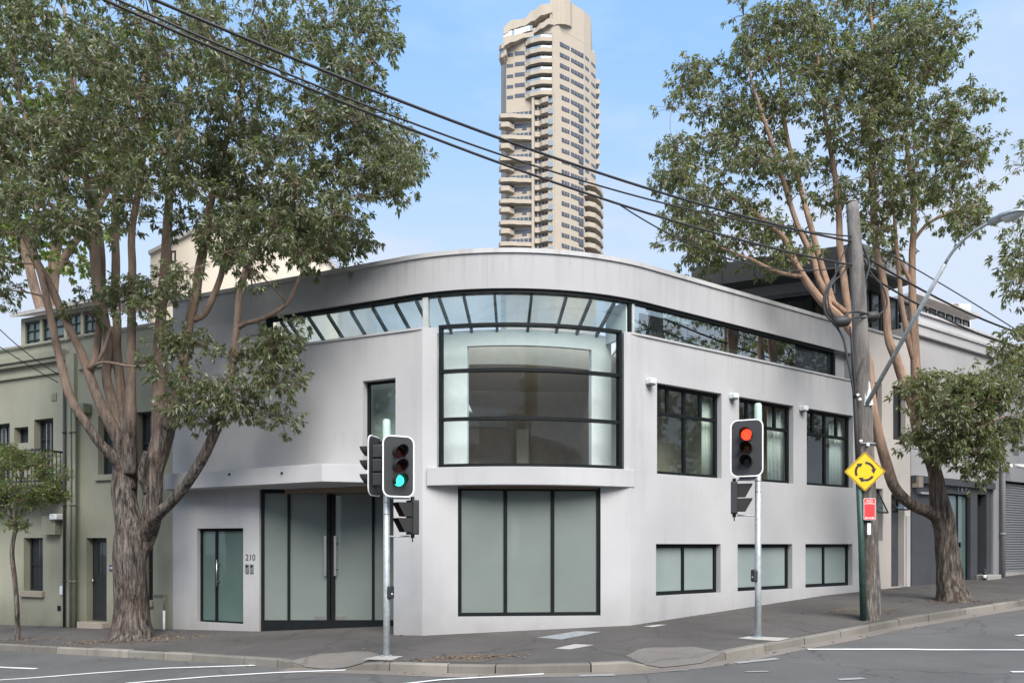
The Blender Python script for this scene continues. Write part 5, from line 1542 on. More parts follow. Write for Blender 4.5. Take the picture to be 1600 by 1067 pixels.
# ------------------------------------------------------------------ traffic lights
def yawframe(p, n):
    n = Vector((n[0], n[1])).normalized()
    return Frame((p[0], p[1]), (-n.y, n.x), (n.x, n.y))
def rrect(w, h, r, n=6):
    out = []
    for cx, cz, a in ((w - r, h - r, 0), (-w + r, h - r, 90), (-w + r, -h + r, 180), (w - r, -h + r, 270)):
        for q in range(n + 1):
            t = rad(a + 90 * q / n); out.append((cx + r * math.cos(t), cz + r * math.sin(t)))
    return out
def plate(mb, fr, zc, out, d0, d1):
    n = len(out)
    v = [fr.p(s, d0, zc + z) for s, z in out] + [fr.p(s, d1, zc + z) for s, z in out]
    mb.add(v, [tuple(range(n)), tuple(range(2 * n - 1, n - 1, -1))] + [(i, (i + 1) % n, n + (i + 1) % n, n + i) for i in range(n)])
def ringplate(mb, fr, zc, outer, inner, d0, d1):
    n = len(outer)
    v = [fr.p(s, d, zc + z) for d in (d0, d1) for s, z in outer] + [fr.p(s, d, zc + z) for d in (d0, d1) for s, z in inner]
    f = []
    for i in range(n):
        j = (i + 1) % n
        f += [(i, j, n + j, n + i), (2 * n + i, 3 * n + i, 3 * n + j, 2 * n + j), (n + i, n + j, 3 * n + j, 3 * n + i), (i, 2 * n + i, 2 * n + j, j)]
    mb.add(v, f)
def visor(mb, fr, zc, r, length, cut=0.62):
    n = 18; v = []; f = []
    for rr_ in (r, r - 0.006):
        for j in range(n + 1):
            a = rad(-40 + 260 * j / n)
            for d in (0.0, 1.0):
                l_ = length * (1 - cut * (1 - (math.sin(a) + 1) / 2))
                v.append(fr.p(rr_ * math.cos(a), 0.03 + d * l_, zc + rr_ * math.sin(a)))
    m = 2 * (n + 1)
    for j in range(n):
        f += [(2 * j, 2 * j + 1, 2 * j + 3, 2 * j + 2), (m + 2 * j, m + 2 * j + 2, m + 2 * j + 3, m + 2 * j + 1), (2 * j + 1, m + 2 * j + 1, m + 2 * j + 3, 2 * j + 3)]
    mb.add(v, f)
def lens(mb, fr, zc, r):
    n = 20; v = [fr.p(0, 0.055, zc)]
    for rr_, d in ((r * 0.6, 0.048), (r, 0.03)):
        v += [fr.p(rr_ * math.cos(2 * math.pi * j / n), d, zc + rr_ * math.sin(2 * math.pi * j / n)) for j in range(n)]
    f = [(0, 1 + j, 1 + (j + 1) % n) for j in range(n)] + [(1 + j, 1 + n + j, 1 + n + (j + 1) % n, 1 + (j + 1) % n) for j in range(n)]
    mb.add(v, f)
def head3(parent, p, n, zc, lit, w=0.285, h=0.525, back=True):
    fr = yawframe(p, n)
    mb = MB(); plate(mb, fr, zc, rrect(w - 0.022, h - 0.022, 0.115), 0.0, 0.022)
    hd = mb.build("signal_head", M['signal'], parent)
    mb = MB(); ringplate(mb, fr, zc, rrect(w, h, 0.135), rrect(w - 0.022, h - 0.022, 0.115), 0.014, 0.026); mb.build("white_border", M['border'], hd)
    mb = MB()
    for q in range(3): plate(mb, fr, zc + (1 - q) * 0.242, rrect(0.135, 0.117, 0.03), -0.16, -0.003)
    mb.build("lamp_housing", M['signal'], hd)
    mats = [M['lens_red'], M['lens_amber'], M['lens_green']]
    if lit == 0: mats[0] = M['lit_red']
    if lit == 2: mats[2] = M['lit_green']
    for q in range(3):
        z = zc + (1 - q) * 0.242
        mb = MB(); lens(mb, fr, z, 0.098); mb.build("lens", mats[q], hd, True)
        mb = MB(); visor(mb, fr, z, 0.112, 0.26); mb.build("visor", M['signal_in'], hd, True)
    return hd
def ped(parent, p, n, zc, lit):
    fr = yawframe(p, n)
    mb = MB(); plate(mb, fr, zc, rrect(0.16, 0.30, 0.03), -0.11, 0.0)
    hd = mb.build("pedestrian_signal", M['signal'], parent)
    for q in range(2):
        z = zc + 0.135 - q * 0.27
        mb = MB(); plate(mb, fr, z, rrect(0.10, 0.105, 0.02), 0.001, 0.008); mb.build("lens", M['signal_in'], hd)
        mb = MB()
        t_ = 0.006
        o_ = [(-0.125, -0.12), (-0.125, 0.12), (0.125, 0.12), (0.125, -0.12)]
        dd = [0.14, 0.27, 0.27, 0.14]
        v = []
        for (s, zz_), d in zip(o_, dd): v += [fr.p(s, 0.001, z + zz_), fr.p(s, d, z + zz_)]
        for (s, zz_), d in zip(o_, dd): v += [fr.p(s * 0.95, 0.001, z + zz_ * 0.95), fr.p(s * 0.95, d, z + zz_ * 0.95)]
        f = []
        for i in range(3):
            f += [(2 * i, 2 * i + 1, 2 * i + 3, 2 * i + 2), (8 + 2 * i, 8 + 2 * i + 2, 8 + 2 * i + 3, 8 + 2 * i + 1), (2 * i + 1, 9 + 2 * i, 11 + 2 * i, 2 * i + 3)]
        mb.add(v, f); mb.build("visor", M['signal_in'], hd)
    if lit:
        mb = MB(); z = zc + 0.135
        plate(mb, fr, z + 0.055, [(0.02 * math.cos(2 * math.pi * j / 10), 0.02 * math.sin(2 * math.pi * j / 10)) for j in range(10)], 0.009, 0.014)
        mb.box(fr, -0.028, 0.028, 0.009, 0.014, z - 0.02, z + 0.03)
        mb.box(fr, -0.022, -0.004, 0.009, 0.014, z - 0.08, z - 0.02); mb.box(fr, 0.004, 0.022, 0.009, 0.014, z - 0.08, z - 0.02)
        mb.build("red_man", M['lit_man'], hd)
    mb = MB()
    c = fr.p(0, -0.055, 0)
    for z in (zc + 0.30, zc - 0.36): mb.tube([(c[0], c[1], z), (c[0], c[1], z + 0.06)], 0.035, 8)
    mb.tube([(c[0], c[1], zc - 0.36), (c[0], c[1], zc - 0.43)], 0.012, 6)
    mb.build("clamp", M['signal'], hd)
    return hd
def tube_between(a, b, r, name, mat, parent, n=8):
    mb = MB(); mb.tube([a, b], r, n); return mb.build(name, mat, parent, True)
def signal(base, top_py, cap_py, label):
    x, y, z = base
    s = y / F
    ztop = CAM_Z + (HZ - top_py) * s; zcap = CAM_Z + (HZ - cap_py) * s
    t = thing("traffic_light", (x, y, z), label, "traffic light", "traffic lights on the corner")
    mb = MB(); mb.tube([(x, y, z - 0.1), (x, y, z + 1), (x, y, ztop)], [0.062, 0.058, 0.055], 16)
    for q in range(5): mb.tube([(x, y, ztop - 1.15 + 0.2 * q), (x, y, ztop - 1.13 + 0.2 * q)], [0.060, 0.060], 16)
    mb.build("pole", M['galv'], t, True)
    mb = MB(); mb.tube([(x, y, ztop), (x, y, ztop + 0.04), (x, y, zcap - 0.03), (x, y, zcap)], [0.075, 0.073, 0.066, 0.045], 16); mb.build("pole_cap", M['capgreen'], t, True)
    mb = MB(); mb.tube([(x, y, z), (x, y, z + 0.02)], 0.10, 16); mb.build("base_plate", M['galv'], t)
    return t
def pxy(px, py, Y): return at(px, py, Y)
pb = gnd(604, 1025)
tlL = signal(pb, 700, 655, "galvanised traffic light on the corner showing green with two heads and red man")
s_ = pb.y / F
hp = pxy(622, 728.5, pb.y - 0.22); head3(tlL, (hp.x, hp.y), (0.47, -0.88), hp.z, 2)
hp2 = pxy(587, 728, pb.y + 0.05); head3(tlL, (hp2.x, hp2.y), (-0.96, 0.22), hp2.z, -1)
pp_ = pxy(640, 808, pb.y + 0.02); ped(tlL, (pp_.x, pp_.y), (-0.86, -0.51), pp_.z, True)
for z in (hp.z + 0.45, hp.z - 0.45):
    tube_between((pb.x, pb.y, z), (hp.x - 0.02, hp.y + 0.06, z), 0.022, "bracket", M['signal'], tlL)
    tube_between((pb.x, pb.y, z), (hp2.x + 0.05, hp2.y, z), 0.022, "bracket", M['signal'], tlL)
for z in (pp_.z + 0.33, pp_.z - 0.33): tube_between((pb.x, pb.y, z), (pp_.x, pp_.y, z), 0.014, "bracket", M['galv'], tlL)
bz = CAM_Z + (HZ - 925) * s_
mb = MB(); bf = yawframe((pb.x, pb.y), (0.9, -0.43)); plate(mb, bf, bz, rrect(0.055, 0.115, 0.04), 0.05, 0.12); bb = mb.build("push_button", M['signal'], tlL)
mb = MB(); lens(mb, Frame(bf.p(0, 0.085, 0)[:2], bf.d, bf.n), bz - 0.03, 0.028); mb.build("button", M['steel'], bb, True)
mb = MB(); mb.tube([(hp.x - 0.05, hp.y + 0.1, hp.z + 0.4), (hp.x - 0.2, hp.y + 0.1, hp.z - 0.1), (hp.x - 0.13, hp.y + 0.12, hp.z - 0.45)], 0.012, 6); mb.build("signal_cable", M['cable'], tlL, True)
pb2 = gnd(1184.5, 995.5)
tlR = signal(pb2, 672, 630, "galvanised traffic light on the right footpath showing red")
s_ = pb2.y / F
hp = pxy(1167, 700, pb2.y - 0.22); head3(tlR, (hp.x, hp.y), (-0.42, -0.91), hp.z, 0, w=0.292)
pp_ = pxy(1152, 777.5, pb2.y + 0.02); ped(tlR, (pp_.x, pp_.y), (0.95, -0.32), pp_.z, False)
for z in (hp.z + 0.45, hp.z - 0.5): tube_between((pb2.x, pb2.y, z), (hp.x, hp.y + 0.06, z), 0.022, "bracket", M['signal'], tlR)
for z in (pp_.z + 0.33, pp_.z - 0.33): tube_between((pb2.x, pb2.y, z), (pp_.x, pp_.y, z), 0.014, "bracket", M['galv'], tlR)
bz = CAM_Z + (HZ - 899) * s_
mb = MB(); bf = yawframe((pb2.x, pb2.y), (-0.95, -0.3)); plate(mb, bf, bz, rrect(0.055, 0.115, 0.04), 0.05, 0.12); bb = mb.build("push_button", M['signal'], tlR)
mb = MB(); lens(mb, Frame(bf.p(0, 0.085, 0)[:2], bf.d, bf.n), bz - 0.03, 0.028); mb.build("button", M['steel'], bb, True)

# ------------------------------------------------------------------ wooden pole, lamp, signs, cables
wb = gnd(1361, 967)
wy = wb.y
wp = thing("utility_pole", wb, "weathered grey wooden power pole at the kerb with coiled cables", "power pole")
def wpt(px, py, dy=0.0): return at(px, py, wy + dy)
mb = MB()
pts = [(1362.5, 975), (1361, 930), (1357.5, 850), (1354, 760), (1350, 660), (1346, 560), (1341.5, 460), (1336, 380), (1331.5, 318)]
rr_ = [0.205, 0.195, 0.185, 0.178, 0.168, 0.158, 0.148, 0.135, 0.118]
pv = [wpt(*p) for p in pts]; pv[0].z = wb.z - 0.3
pv2, rv = [], []
for i in range(len(pv) - 1):
    for q in range(5):
        pv2.append(pv[i].lerp(pv[i + 1], q / 5)); rv.append(rr_[i] + (rr_[i + 1] - rr_[i]) * q / 5)
pv2.append(pv[-1]); rv.append(rr_[-1])
mb.tube(pv2, rv, 20, 0.05, 3.3); mb.build("post", M['pole'], wp, True)
mb = MB(); mb.tube([wpt(1330, 317), wpt(1330, 315.5)], [0.122, 0.115], 16); mb.build("pole_cap", M['sill'], wp)
mb = MB(); mb.tube([wpt(1349, 968, -0.14), wpt(1346, 850, -0.16), wpt(1341.5, 740, -0.16)], [0.065, 0.063, 0.06], 12); mb.build("cable_guard", M['conduit'], wp, True)
mb = MB(); mb.tube([wpt(1341.5, 741, -0.16), wpt(1337.5, 660, -0.15), wpt(1334.5, 600, -0.14), wpt(1330, 520, -0.14)], [0.05, 0.045, 0.04, 0.02], 10); mb.build("service_conduit", M['cable'], wp, True)
for px, py in ((1338, 618), (1343, 690), (1354, 696), (1341.5, 625)):
    mb = MB(); c = wpt(px, py, -0.2); mb.tube([c, c + Vector((0.05, 0.0, 0.02))], 0.03, 8); mb.build("cable_clip", M['signwhite'], wp, True)
mb = MB(); c = wpt(1352, 694, 0); mb.tube([c + Vector((0.20 * math.cos(a), 0.20 * math.sin(a), 0)) for a in np.linspace(0, 2 * math.pi, 16)], 0.012, 6); mb.build("steel_band", M['galv'], wp, True)
def cable(parent, pix, r, name="loose_cable", mat='cable'):
    pts = [wpt(px, py, dy) for px, py, dy in pix]
    # Catmull-Rom through the points
    out = []
    P_ = [pts[0] * 2 - pts[1]] + pts + [pts[-1] * 2 - pts[-2]]
    for i in range(1, len(P_) - 2):
        for q in range(6):
            t = q / 6; a, b, c, d = P_[i - 1], P_[i], P_[i + 1], P_[i + 2]
            out.append(0.5 * ((2 * b) + (c - a) * t + (2 * a - 5 * b + 4 * c - d) * t * t + (3 * b - a - 3 * c + d) * t ** 3))
    out.append(pts[-1])
    mb = MB(); mb.tube(out, r, 6); return mb.build(name, M[mat], parent, True)
# splice boxes and their loops
for px, py, w, dy in ((1315, 503.5, 0.30, -0.25), (1362, 496, 0.26, 0.1)):
    c = wpt(px, py, dy)
    mb = MB(); mb.tube([c + Vector((-w * 0.55, 0, -0.03)), c + Vector((-w * 0.4, 0, 0)), c + Vector((w * 0.4, 0, 0.03)), c + Vector((w * 0.6, 0, 0.04))], [0.05, 0.115, 0.11, 0.05], 12, 0.2, px); mb.build("splice_closure", M['cable'], wp, True)
loops = [
 [(1303, 505, -0.2), (1290, 490, -0.2), (1287, 470, -0.2), (1292, 450, -0.2), (1305, 430, -0.1), (1318, 412, -0.05)],
 [(1306, 500, -0.25), (1296, 480, -0.25), (1294, 458, -0.25), (1303, 440, -0.2), (1316, 428, -0.1), (1326, 412, -0.1)],
 [(1305, 503, -0.18), (1293, 487, -0.2), (1290, 462, -0.2), (1298, 445, -0.2), (1310, 420, -0.1), (1316, 400, -0.05), (1326, 380, 0)],
 [(1316, 500, -0.3), (1326, 489, -0.3), (1340, 487, -0.25), (1356, 491, -0.1)],
 [(1318, 505, -0.3), (1332, 497, -0.3), (1346, 496, -0.22), (1360, 496, 0)],
 [(1320, 494, -0.3), (1330, 487, -0.28), (1344, 489, -0.22), (1358, 494, 0)],
 [(1308, 511, -0.2), (1318, 530, -0.2), (1324, 560, -0.2), (1330, 590, -0.2), (1335, 620, -0.18)],
 [(1328, 510, -0.25), (1331, 540, -0.22), (1334, 575, -0.22), (1337, 620, -0.2)],
 [(1352, 512, 0.05), (1354, 540, 0.0), (1348, 565, -0.18), (1340, 590, -0.2), (1336, 620, -0.2)],
 [(1345, 380, 0), (1352, 395, 0.05), (1358, 415, 0.05), (1352, 440, 0.05), (1346, 470, 0.1), (1350, 490, 0.1)],
 [(1347, 400, 0), (1360, 425, 0.1), (1380, 450, 0.1), (1386, 475, 0.1), (1378, 488, 0.1), (1366, 495, 0.1)],
 [(1349, 430, 0), (1354, 445, 0.05), (1350, 465, 0.05), (1348, 485, 0.1)],
 [(1345, 425, 0.1), (1352, 432, 0.1), (1349, 452, 0.1), (1351, 478, 0.1)],
 [(1304, 460, -0.15), (1304, 445, -0.1), (1306, 425, -0.05), (1305, 412, 0)],
]
for q, l_ in enumerate(loops): cable(wp, l_, 0.018 if q % 3 else 0.023)
# overhead cables: quadratic through three sighted points above a straight plan line
def sight(px, py, P, Q):
    """point above the plan line PQ that is seen at px, py"""
    u = (px - 800) / F
    d = Q - P
    t = (u * P.y - P.x) / (d.x - u * d.y)
    y = P.y + d.y * t
    return t, CAM_Z + (HZ - py) / F * y
def overhead(name, label, P, Q, obs, t0, t1, r, n=40):
    P, Q = Vector(P), Vector(Q)
    tz = [sight(px, py, P, Q) for px, py in obs]
    A_ = np.array([[t * t, t, 1] for t, _ in tz]); c = np.linalg.lstsq(A_, np.array([z for _, z in tz]), rcond=None)[0]
    pts = []
    for q in range(n + 1):
        t = t0 + (t1 - t0) * q / n
        p = P + (Q - P) * t
        pts.append((p.x, p.y, c[0] * t * t + c[1] * t + c[2]))
    mb = MB(); mb.tube(pts, r, 7)
    o = mb.build(name, M['cable'], None, True)
    return tag(o, label, "cable", "overhead cables")
pq = wpt(1336, 400)
near = ((161 - 800) / F * 9.0, 9.0)
overhead("power_cable", "thickest overhead cable, topmost where it crosses the tower", near, (pq.x, pq.y), [(240, 0.5), (400, 66), (750, 205), (980, 285), (1323, 376)], -0.35, 1.0, 0.022)
overhead("power_cable", "thin overhead cable between the two thick ones crossing the tower", near, (pq.x, pq.y), [(187, 0), (400, 96), (750, 232), (980, 304.5), (1212, 349), (1315, 371)], -0.35, 1.0, 0.015)
overhead("power_cable", "lowest of the three overhead cables crossing the tower", near, (pq.x, pq.y), [(161, 0), (400, 103), (750, 242), (980, 324.5), (1335, 415)], -0.35, 1.0, 0.020)
overhead("power_cable", "slack thin cable just under the lowest overhead cable by the pole", (pq.x - 6, pq.y - 3.4), (pq.x, pq.y), [(1020, 352), (1200, 418), (1270, 423), (1330, 414)], 0.1, 1.0, 0.012)
fr2 = (pq.x + RF.d[0] * 14, pq.y + RF.d[1] * 14)
overhead("power_cable", "top cable running from the pole along the right street", (pq.x, pq.y), fr2, [(1343, 370), (1541, 486), (1600, 523)], 0.0, 2.0, 0.014)
overhead("power_cable", "thick middle cable running from the pole along the right street", (pq.x, pq.y), fr2, [(1344, 396), (1472, 469.5), (1580, 516)], 0.0, 2.0, 0.024)
overhead("power_cable", "lowest cable running from the pole along the right street", (pq.x, pq.y), fr2, [(1361, 432), (1448, 483), (1580, 540)], 0.0, 2.0, 0.022)
te = LF.p(LF.s(102), 0.2, 0)
overhead("service_cable", "upper thin service cable reaching the green terrace wall", (-16, 13), te[:2], [(0, 515), (60, 565), (118, 598)], 0.0, 1.0, 0.012)
overhead("service_cable", "lower thin service cable reaching the green terrace wall", (-16, 13), te[:2], [(0, 542), (60, 580), (103, 604)], 0.0, 1.0, 0.012)
# street lamp on its outreach arm
la = wpt(1354, 632, -0.15); LY = 13.1
lh = at(1548, 347, LY)
el = at(1497, 372, LY + 0.42)
lamp = thing("street_lamp", la, "grey street lamp on a long slanting arm bolted to the wooden pole", "street lamp")
mid = at(1477, 412, LY + 0.62)
mb = MB(); mb.tube([la, la.lerp(mid, 0.5), mid], [0.046, 0.042, 0.038], 10); mb.build("arm", M['galv'], lamp, True)
k_ = [mid, mid.lerp(el, 0.5)]
c1_, c2_, c3_ = mid, el, lh
bz_ = [((1 - t) ** 2) * c1_ + 2 * t * (1 - t) * c2_ + t * t * c3_ for t in np.linspace(0, 1, 12)]
mb = MB(); mb.tube(bz_, 0.027, 10); mb.build("arm_end", M['galv'], lamp, True)
dv = (at(1598, 330, LY - 0.55) - lh).normalized()
up_ = Vector((0, 0, 1)); sdv = dv.cross(up_).normalized()
def hull(sec, mat, name, z_sc=1.0, zoff=0.0):
    mb = MB(); n = 14
    for d, w, ht, hb in sec:
        c = lh + dv * d * 0.86 + up_ * zoff
        for j in range(n):
            a = 2 * math.pi * j / n
            q = c + sdv * (math.cos(a) * w * 0.75) + up_ * (math.sin(a) * 0.8 * (ht if math.sin(a) > 0 else hb))
            mb.v.append(tuple(q))
    m = len(sec)
    mb.f = [(i * n + j, i * n + (j + 1) % n, (i + 1) * n + (j + 1) % n, (i + 1) * n + j) for i in range(m - 1) for j in range(n)] + [tuple(range(n)), tuple((m - 1) * n + j for j in range(n - 1, -1, -1))]
    return mb.build(name, mat, lamp, True)
hull([(-0.05, 0.04, 0.04, 0.05), (0.0, 0.09, 0.08, 0.07), (0.22, 0.11, 0.10, 0.07), (0.26, 0.16, 0.11, 0.03), (0.5, 0.17, 0.10, 0.02), (0.66, 0.13, 0.06, 0.02), (0.72, 0.05, 0.02, 0.01)], M['galv'], "lamp_housing")
hull([(0.27, 0.10, 0.0, 0.05), (0.34, 0.135, 0.0, 0.115), (0.5, 0.14, 0.0, 0.11), (0.62, 0.11, 0.0, 0.06), (0.68, 0.04, 0.0, 0.01)], M['lamp_glass'], "lamp_bowl", zoff=-0.015)
mb = MB(); br = [la + Vector((-0.06, -0.02, -0.02)), la + Vector((0.12, -0.05, -0.02)), wpt(1359, 596, -0.15), wpt(1353, 596, -0.15)]
mb.add([tuple(p) for p in br] + [tuple(p + Vector((0.0, 0.09, 0))) for p in br], [(0, 1, 2, 3), (7, 6, 5, 4), (0, 4, 5, 1), (1, 5, 6, 2), (2, 6, 7, 3), (3, 7, 4, 0)])
mb.build("bracket", M['galv'], lamp)
# signs
sc = wpt(1351.5, 736.5, -0.26)
SF = yawframe((sc.x, sc.y), (-0.12, -0.99))
rs = thing("roundabout_sign", sc, "yellow diamond roundabout sign with three black arrows on the wooden pole", "traffic sign")
def diamond(h, r):
    sq = rrect(h, h, r)
    c = math.cos(rad(45)); return [((x - y) * c, (x + y) * c) for x, y in sq]
hh = 0.283 * (0.395 / 0.283) / 1.414 * 1.04
mb = MB(); plate(mb, SF, sc.z, diamond(hh, 0.035), -0.004, 0.0); mb.build("sign_plate", M['yellow'], rs)
mb = MB(); ringplate(mb, SF, sc.z, diamond(hh - 0.010, 0.03), diamond(hh - 0.024, 0.022), 0.0005, 0.002); mb.build("sign_border", M['signblack'], rs)
for q in range(3):
    mb = MB(); a0_ = rad(88 - 120 * q); a1_ = a0_ - rad(72); n = 10
    ro, ri = 0.205, 0.155
    v = []
    for d in (0.0006, 0.0025):
        for j in range(n + 1):
            a = a0_ + (a1_ - a0_) * j / n
            v += [SF.p(ro * math.cos(a), d, sc.z + ro * math.sin(a)), SF.p(ri * math.cos(a), d, sc.z + ri * math.sin(a))]
        tip = a1_ - rad(32); rm = (ro + ri) / 2
        v += [SF.p(0.238 * math.cos(a1_), d, sc.z + 0.238 * math.sin(a1_)), SF.p(0.122 * math.cos(a1_), d, sc.z + 0.122 * math.sin(a1_)), SF.p(rm * math.cos(tip), d, sc.z + rm * math.sin(tip))]
    m = 2 * (n + 1) + 3
    f = [(m + 2 * j, m + 2 * j + 2, m + 2 * j + 3, m + 2 * j + 1) for j in range(n)] + [(m + 2 * n + 2, m + 2 * n + 4, m + 2 * n + 3)]
    mb.add(v, f); mb.build("arrow", M['signblack'], rs)
for dz in (0.235, -0.2):
    mb = MB(); mb.tube([SF.p(0, 0.001, sc.z + dz), SF.p(0, 0.006, sc.z + dz)], 0.012, 8); mb.build("bolt", M['galv'], rs)
nc = wpt(1358.7, 795, -0.26)
NF = yawframe((nc.x, nc.y), (-0.25, -0.97))
ns_ = thing("no_stopping_sign", nc, "small red no stopping sign below the yellow diamond", "traffic sign")
mb = MB(); plate(mb, NF, nc.z, rrect(0.112, 0.222, 0.02), -0.004, 0.0); mb.build("sign_plate", M['signwhite'], ns_)
mb = MB(); plate(mb, NF, nc.z, rrect(0.104, 0.214, 0.016), 0.0003, 0.0012); mb.build("red_face", M['signred'], ns_)
rt_ = (NF.d[0], NF.d[1], 0); nn_ = (NF.n[0], NF.n[1], 0)
text("NO", "lettering", ns_, NF.p(0, 0.002, nc.z + 0.165), rt_, nn_, 0.075, M['signwhite'], 0.0008)
text("STOPPING", "lettering", ns_, NF.p(0, 0.002, nc.z + 0.112), rt_, nn_, 0.055, M['signwhite'], 0.0008, 0.72)
mb = MB(); mb.box(NF, -0.06, 0.06, 0.0014, 0.0022, nc.z - 0.187, nc.z - 0.173)
for e in (-1, 1):
    v = [NF.p(e * 0.055, d, nc.z - 0.18 + h) for d in (0.0014, 0.0022) for h in (-0.022, 0.022)] + [NF.p(e * 0.092, d, nc.z - 0.18) for d in (0.0014, 0.0022)]
    mb.add(v, [(2, 3, 5), (0, 4, 1), (0, 2, 5, 4), (1, 4, 5, 3), (0, 1, 3, 2)])
mb.build("double_arrow", M['signwhite'], ns_)
ic_ = wpt(1358, 826, -0.25); IF_ = yawframe((ic_.x, ic_.y), (-0.2, -0.98))
idp = thing("pole_tag", ic_, "narrow white tag on the wooden pole below the red sign", "tag")
mb = MB(); plate(mb, IF_, ic_.z, rrect(0.034, 0.118, 0.006), -0.003, 0.0); mb.build("tag_plate", M['inner'], idp)

# ------------------------------------------------------------------ trees
def resample(pts, rad_, step=0.07):
    out, ro = [], []
    P_ = [pts[0] * 2 - pts[1]] + pts + [pts[-1] * 2 - pts[-2]]
    for i in range(1, len(P_) - 2):
        a, b, c, d = P_[i - 1], P_[i], P_[i + 1], P_[i + 2]
        n = max(2, int((c - b).length / step))
        for q in range(n):
            t = q / n
            out.append(0.5 * ((2 * b) + (c - a) * t + (2 * a - 5 * b + 4 * c - d) * t * t + (3 * b - a - 3 * c + d) * t ** 3))
            ro.append(rad_[i - 1] + (rad_[i] - rad_[i - 1]) * t)
    out.append(pts[-1]); ro.append(rad_[-1])
    return out, ro

def leaf_mesh(name, tips, dirs, rng, per, size, mat, parent, droop=0.8, kind_leaf=0.36):
    tips = np.array(tips); dirs = np.array(dirs)
    n = len(tips) * per
    base = np.repeat(tips, per, axis=0) + rng.normal(0, 0.02, (n, 3))
    od = np.repeat(dirs, per, axis=0)
    d = od * 0.75 + rng.normal(0, 0.62, (n, 3)); d[:, 2] -= droop * rng.uniform(0.35, 1.2, n)
    d /= np.linalg.norm(d, axis=1)[:, None] + 1e-9
    base = base + d * rng.uniform(0.0, 0.05, n)[:, None]
    r = rng.normal(0, 1, (n, 3)); r[:, 2] *= 0.35
    s = np.cross(d, r); s /= np.linalg.norm(s, axis=1)[:, None] + 1e-9
    nn = np.cross(s, d)
    L_ = size * rng.uniform(0.65, 1.25, n)[:, None]
    W_ = L_ * kind_leaf * rng.uniform(0.8, 1.15, n)[:, None] * 0.5
    tip = base + d * L_ - np.array([0, 0, 1.0]) * L_ * 0.18
    m1 = base + d * L_ * 0.48
    c = m1 - nn * W_ * 0.35
    l_ = m1 + s * W_ + nn * W_ * 0.15; r_ = m1 - s * W_ + nn * W_ * 0.15
    v = np.stack([base, l_, tip, r_, c], axis=1).reshape(-1, 3)
    org = np.array(ORG[parent.name]) if parent else np.zeros(3)
    v = v - org
    o = np.arange(n) * 5
    f = np.stack([o, o + 4, o + 2, o + 1, o, o + 3, o + 2, o + 4], axis=1).reshape(-1)
    me = bpy.data.meshes.new(name)
    me.vertices.add(n * 5); me.vertices.foreach_set("co", v.reshape(-1).astype(np.float32))
    nf = n * 2
    me.loops.add(nf * 4); me.loops.foreach_set("vertex_index", f.astype(np.int32))
    me.polygons.add(nf); me.polygons.foreach_set("loop_start", (np.arange(nf) * 4).astype(np.int32))
    me.update(calc_edges=True)
    me.materials.append(mat)
    ob = link(me, name, parent)
    ob['kind'] = "stuff"
    return ob

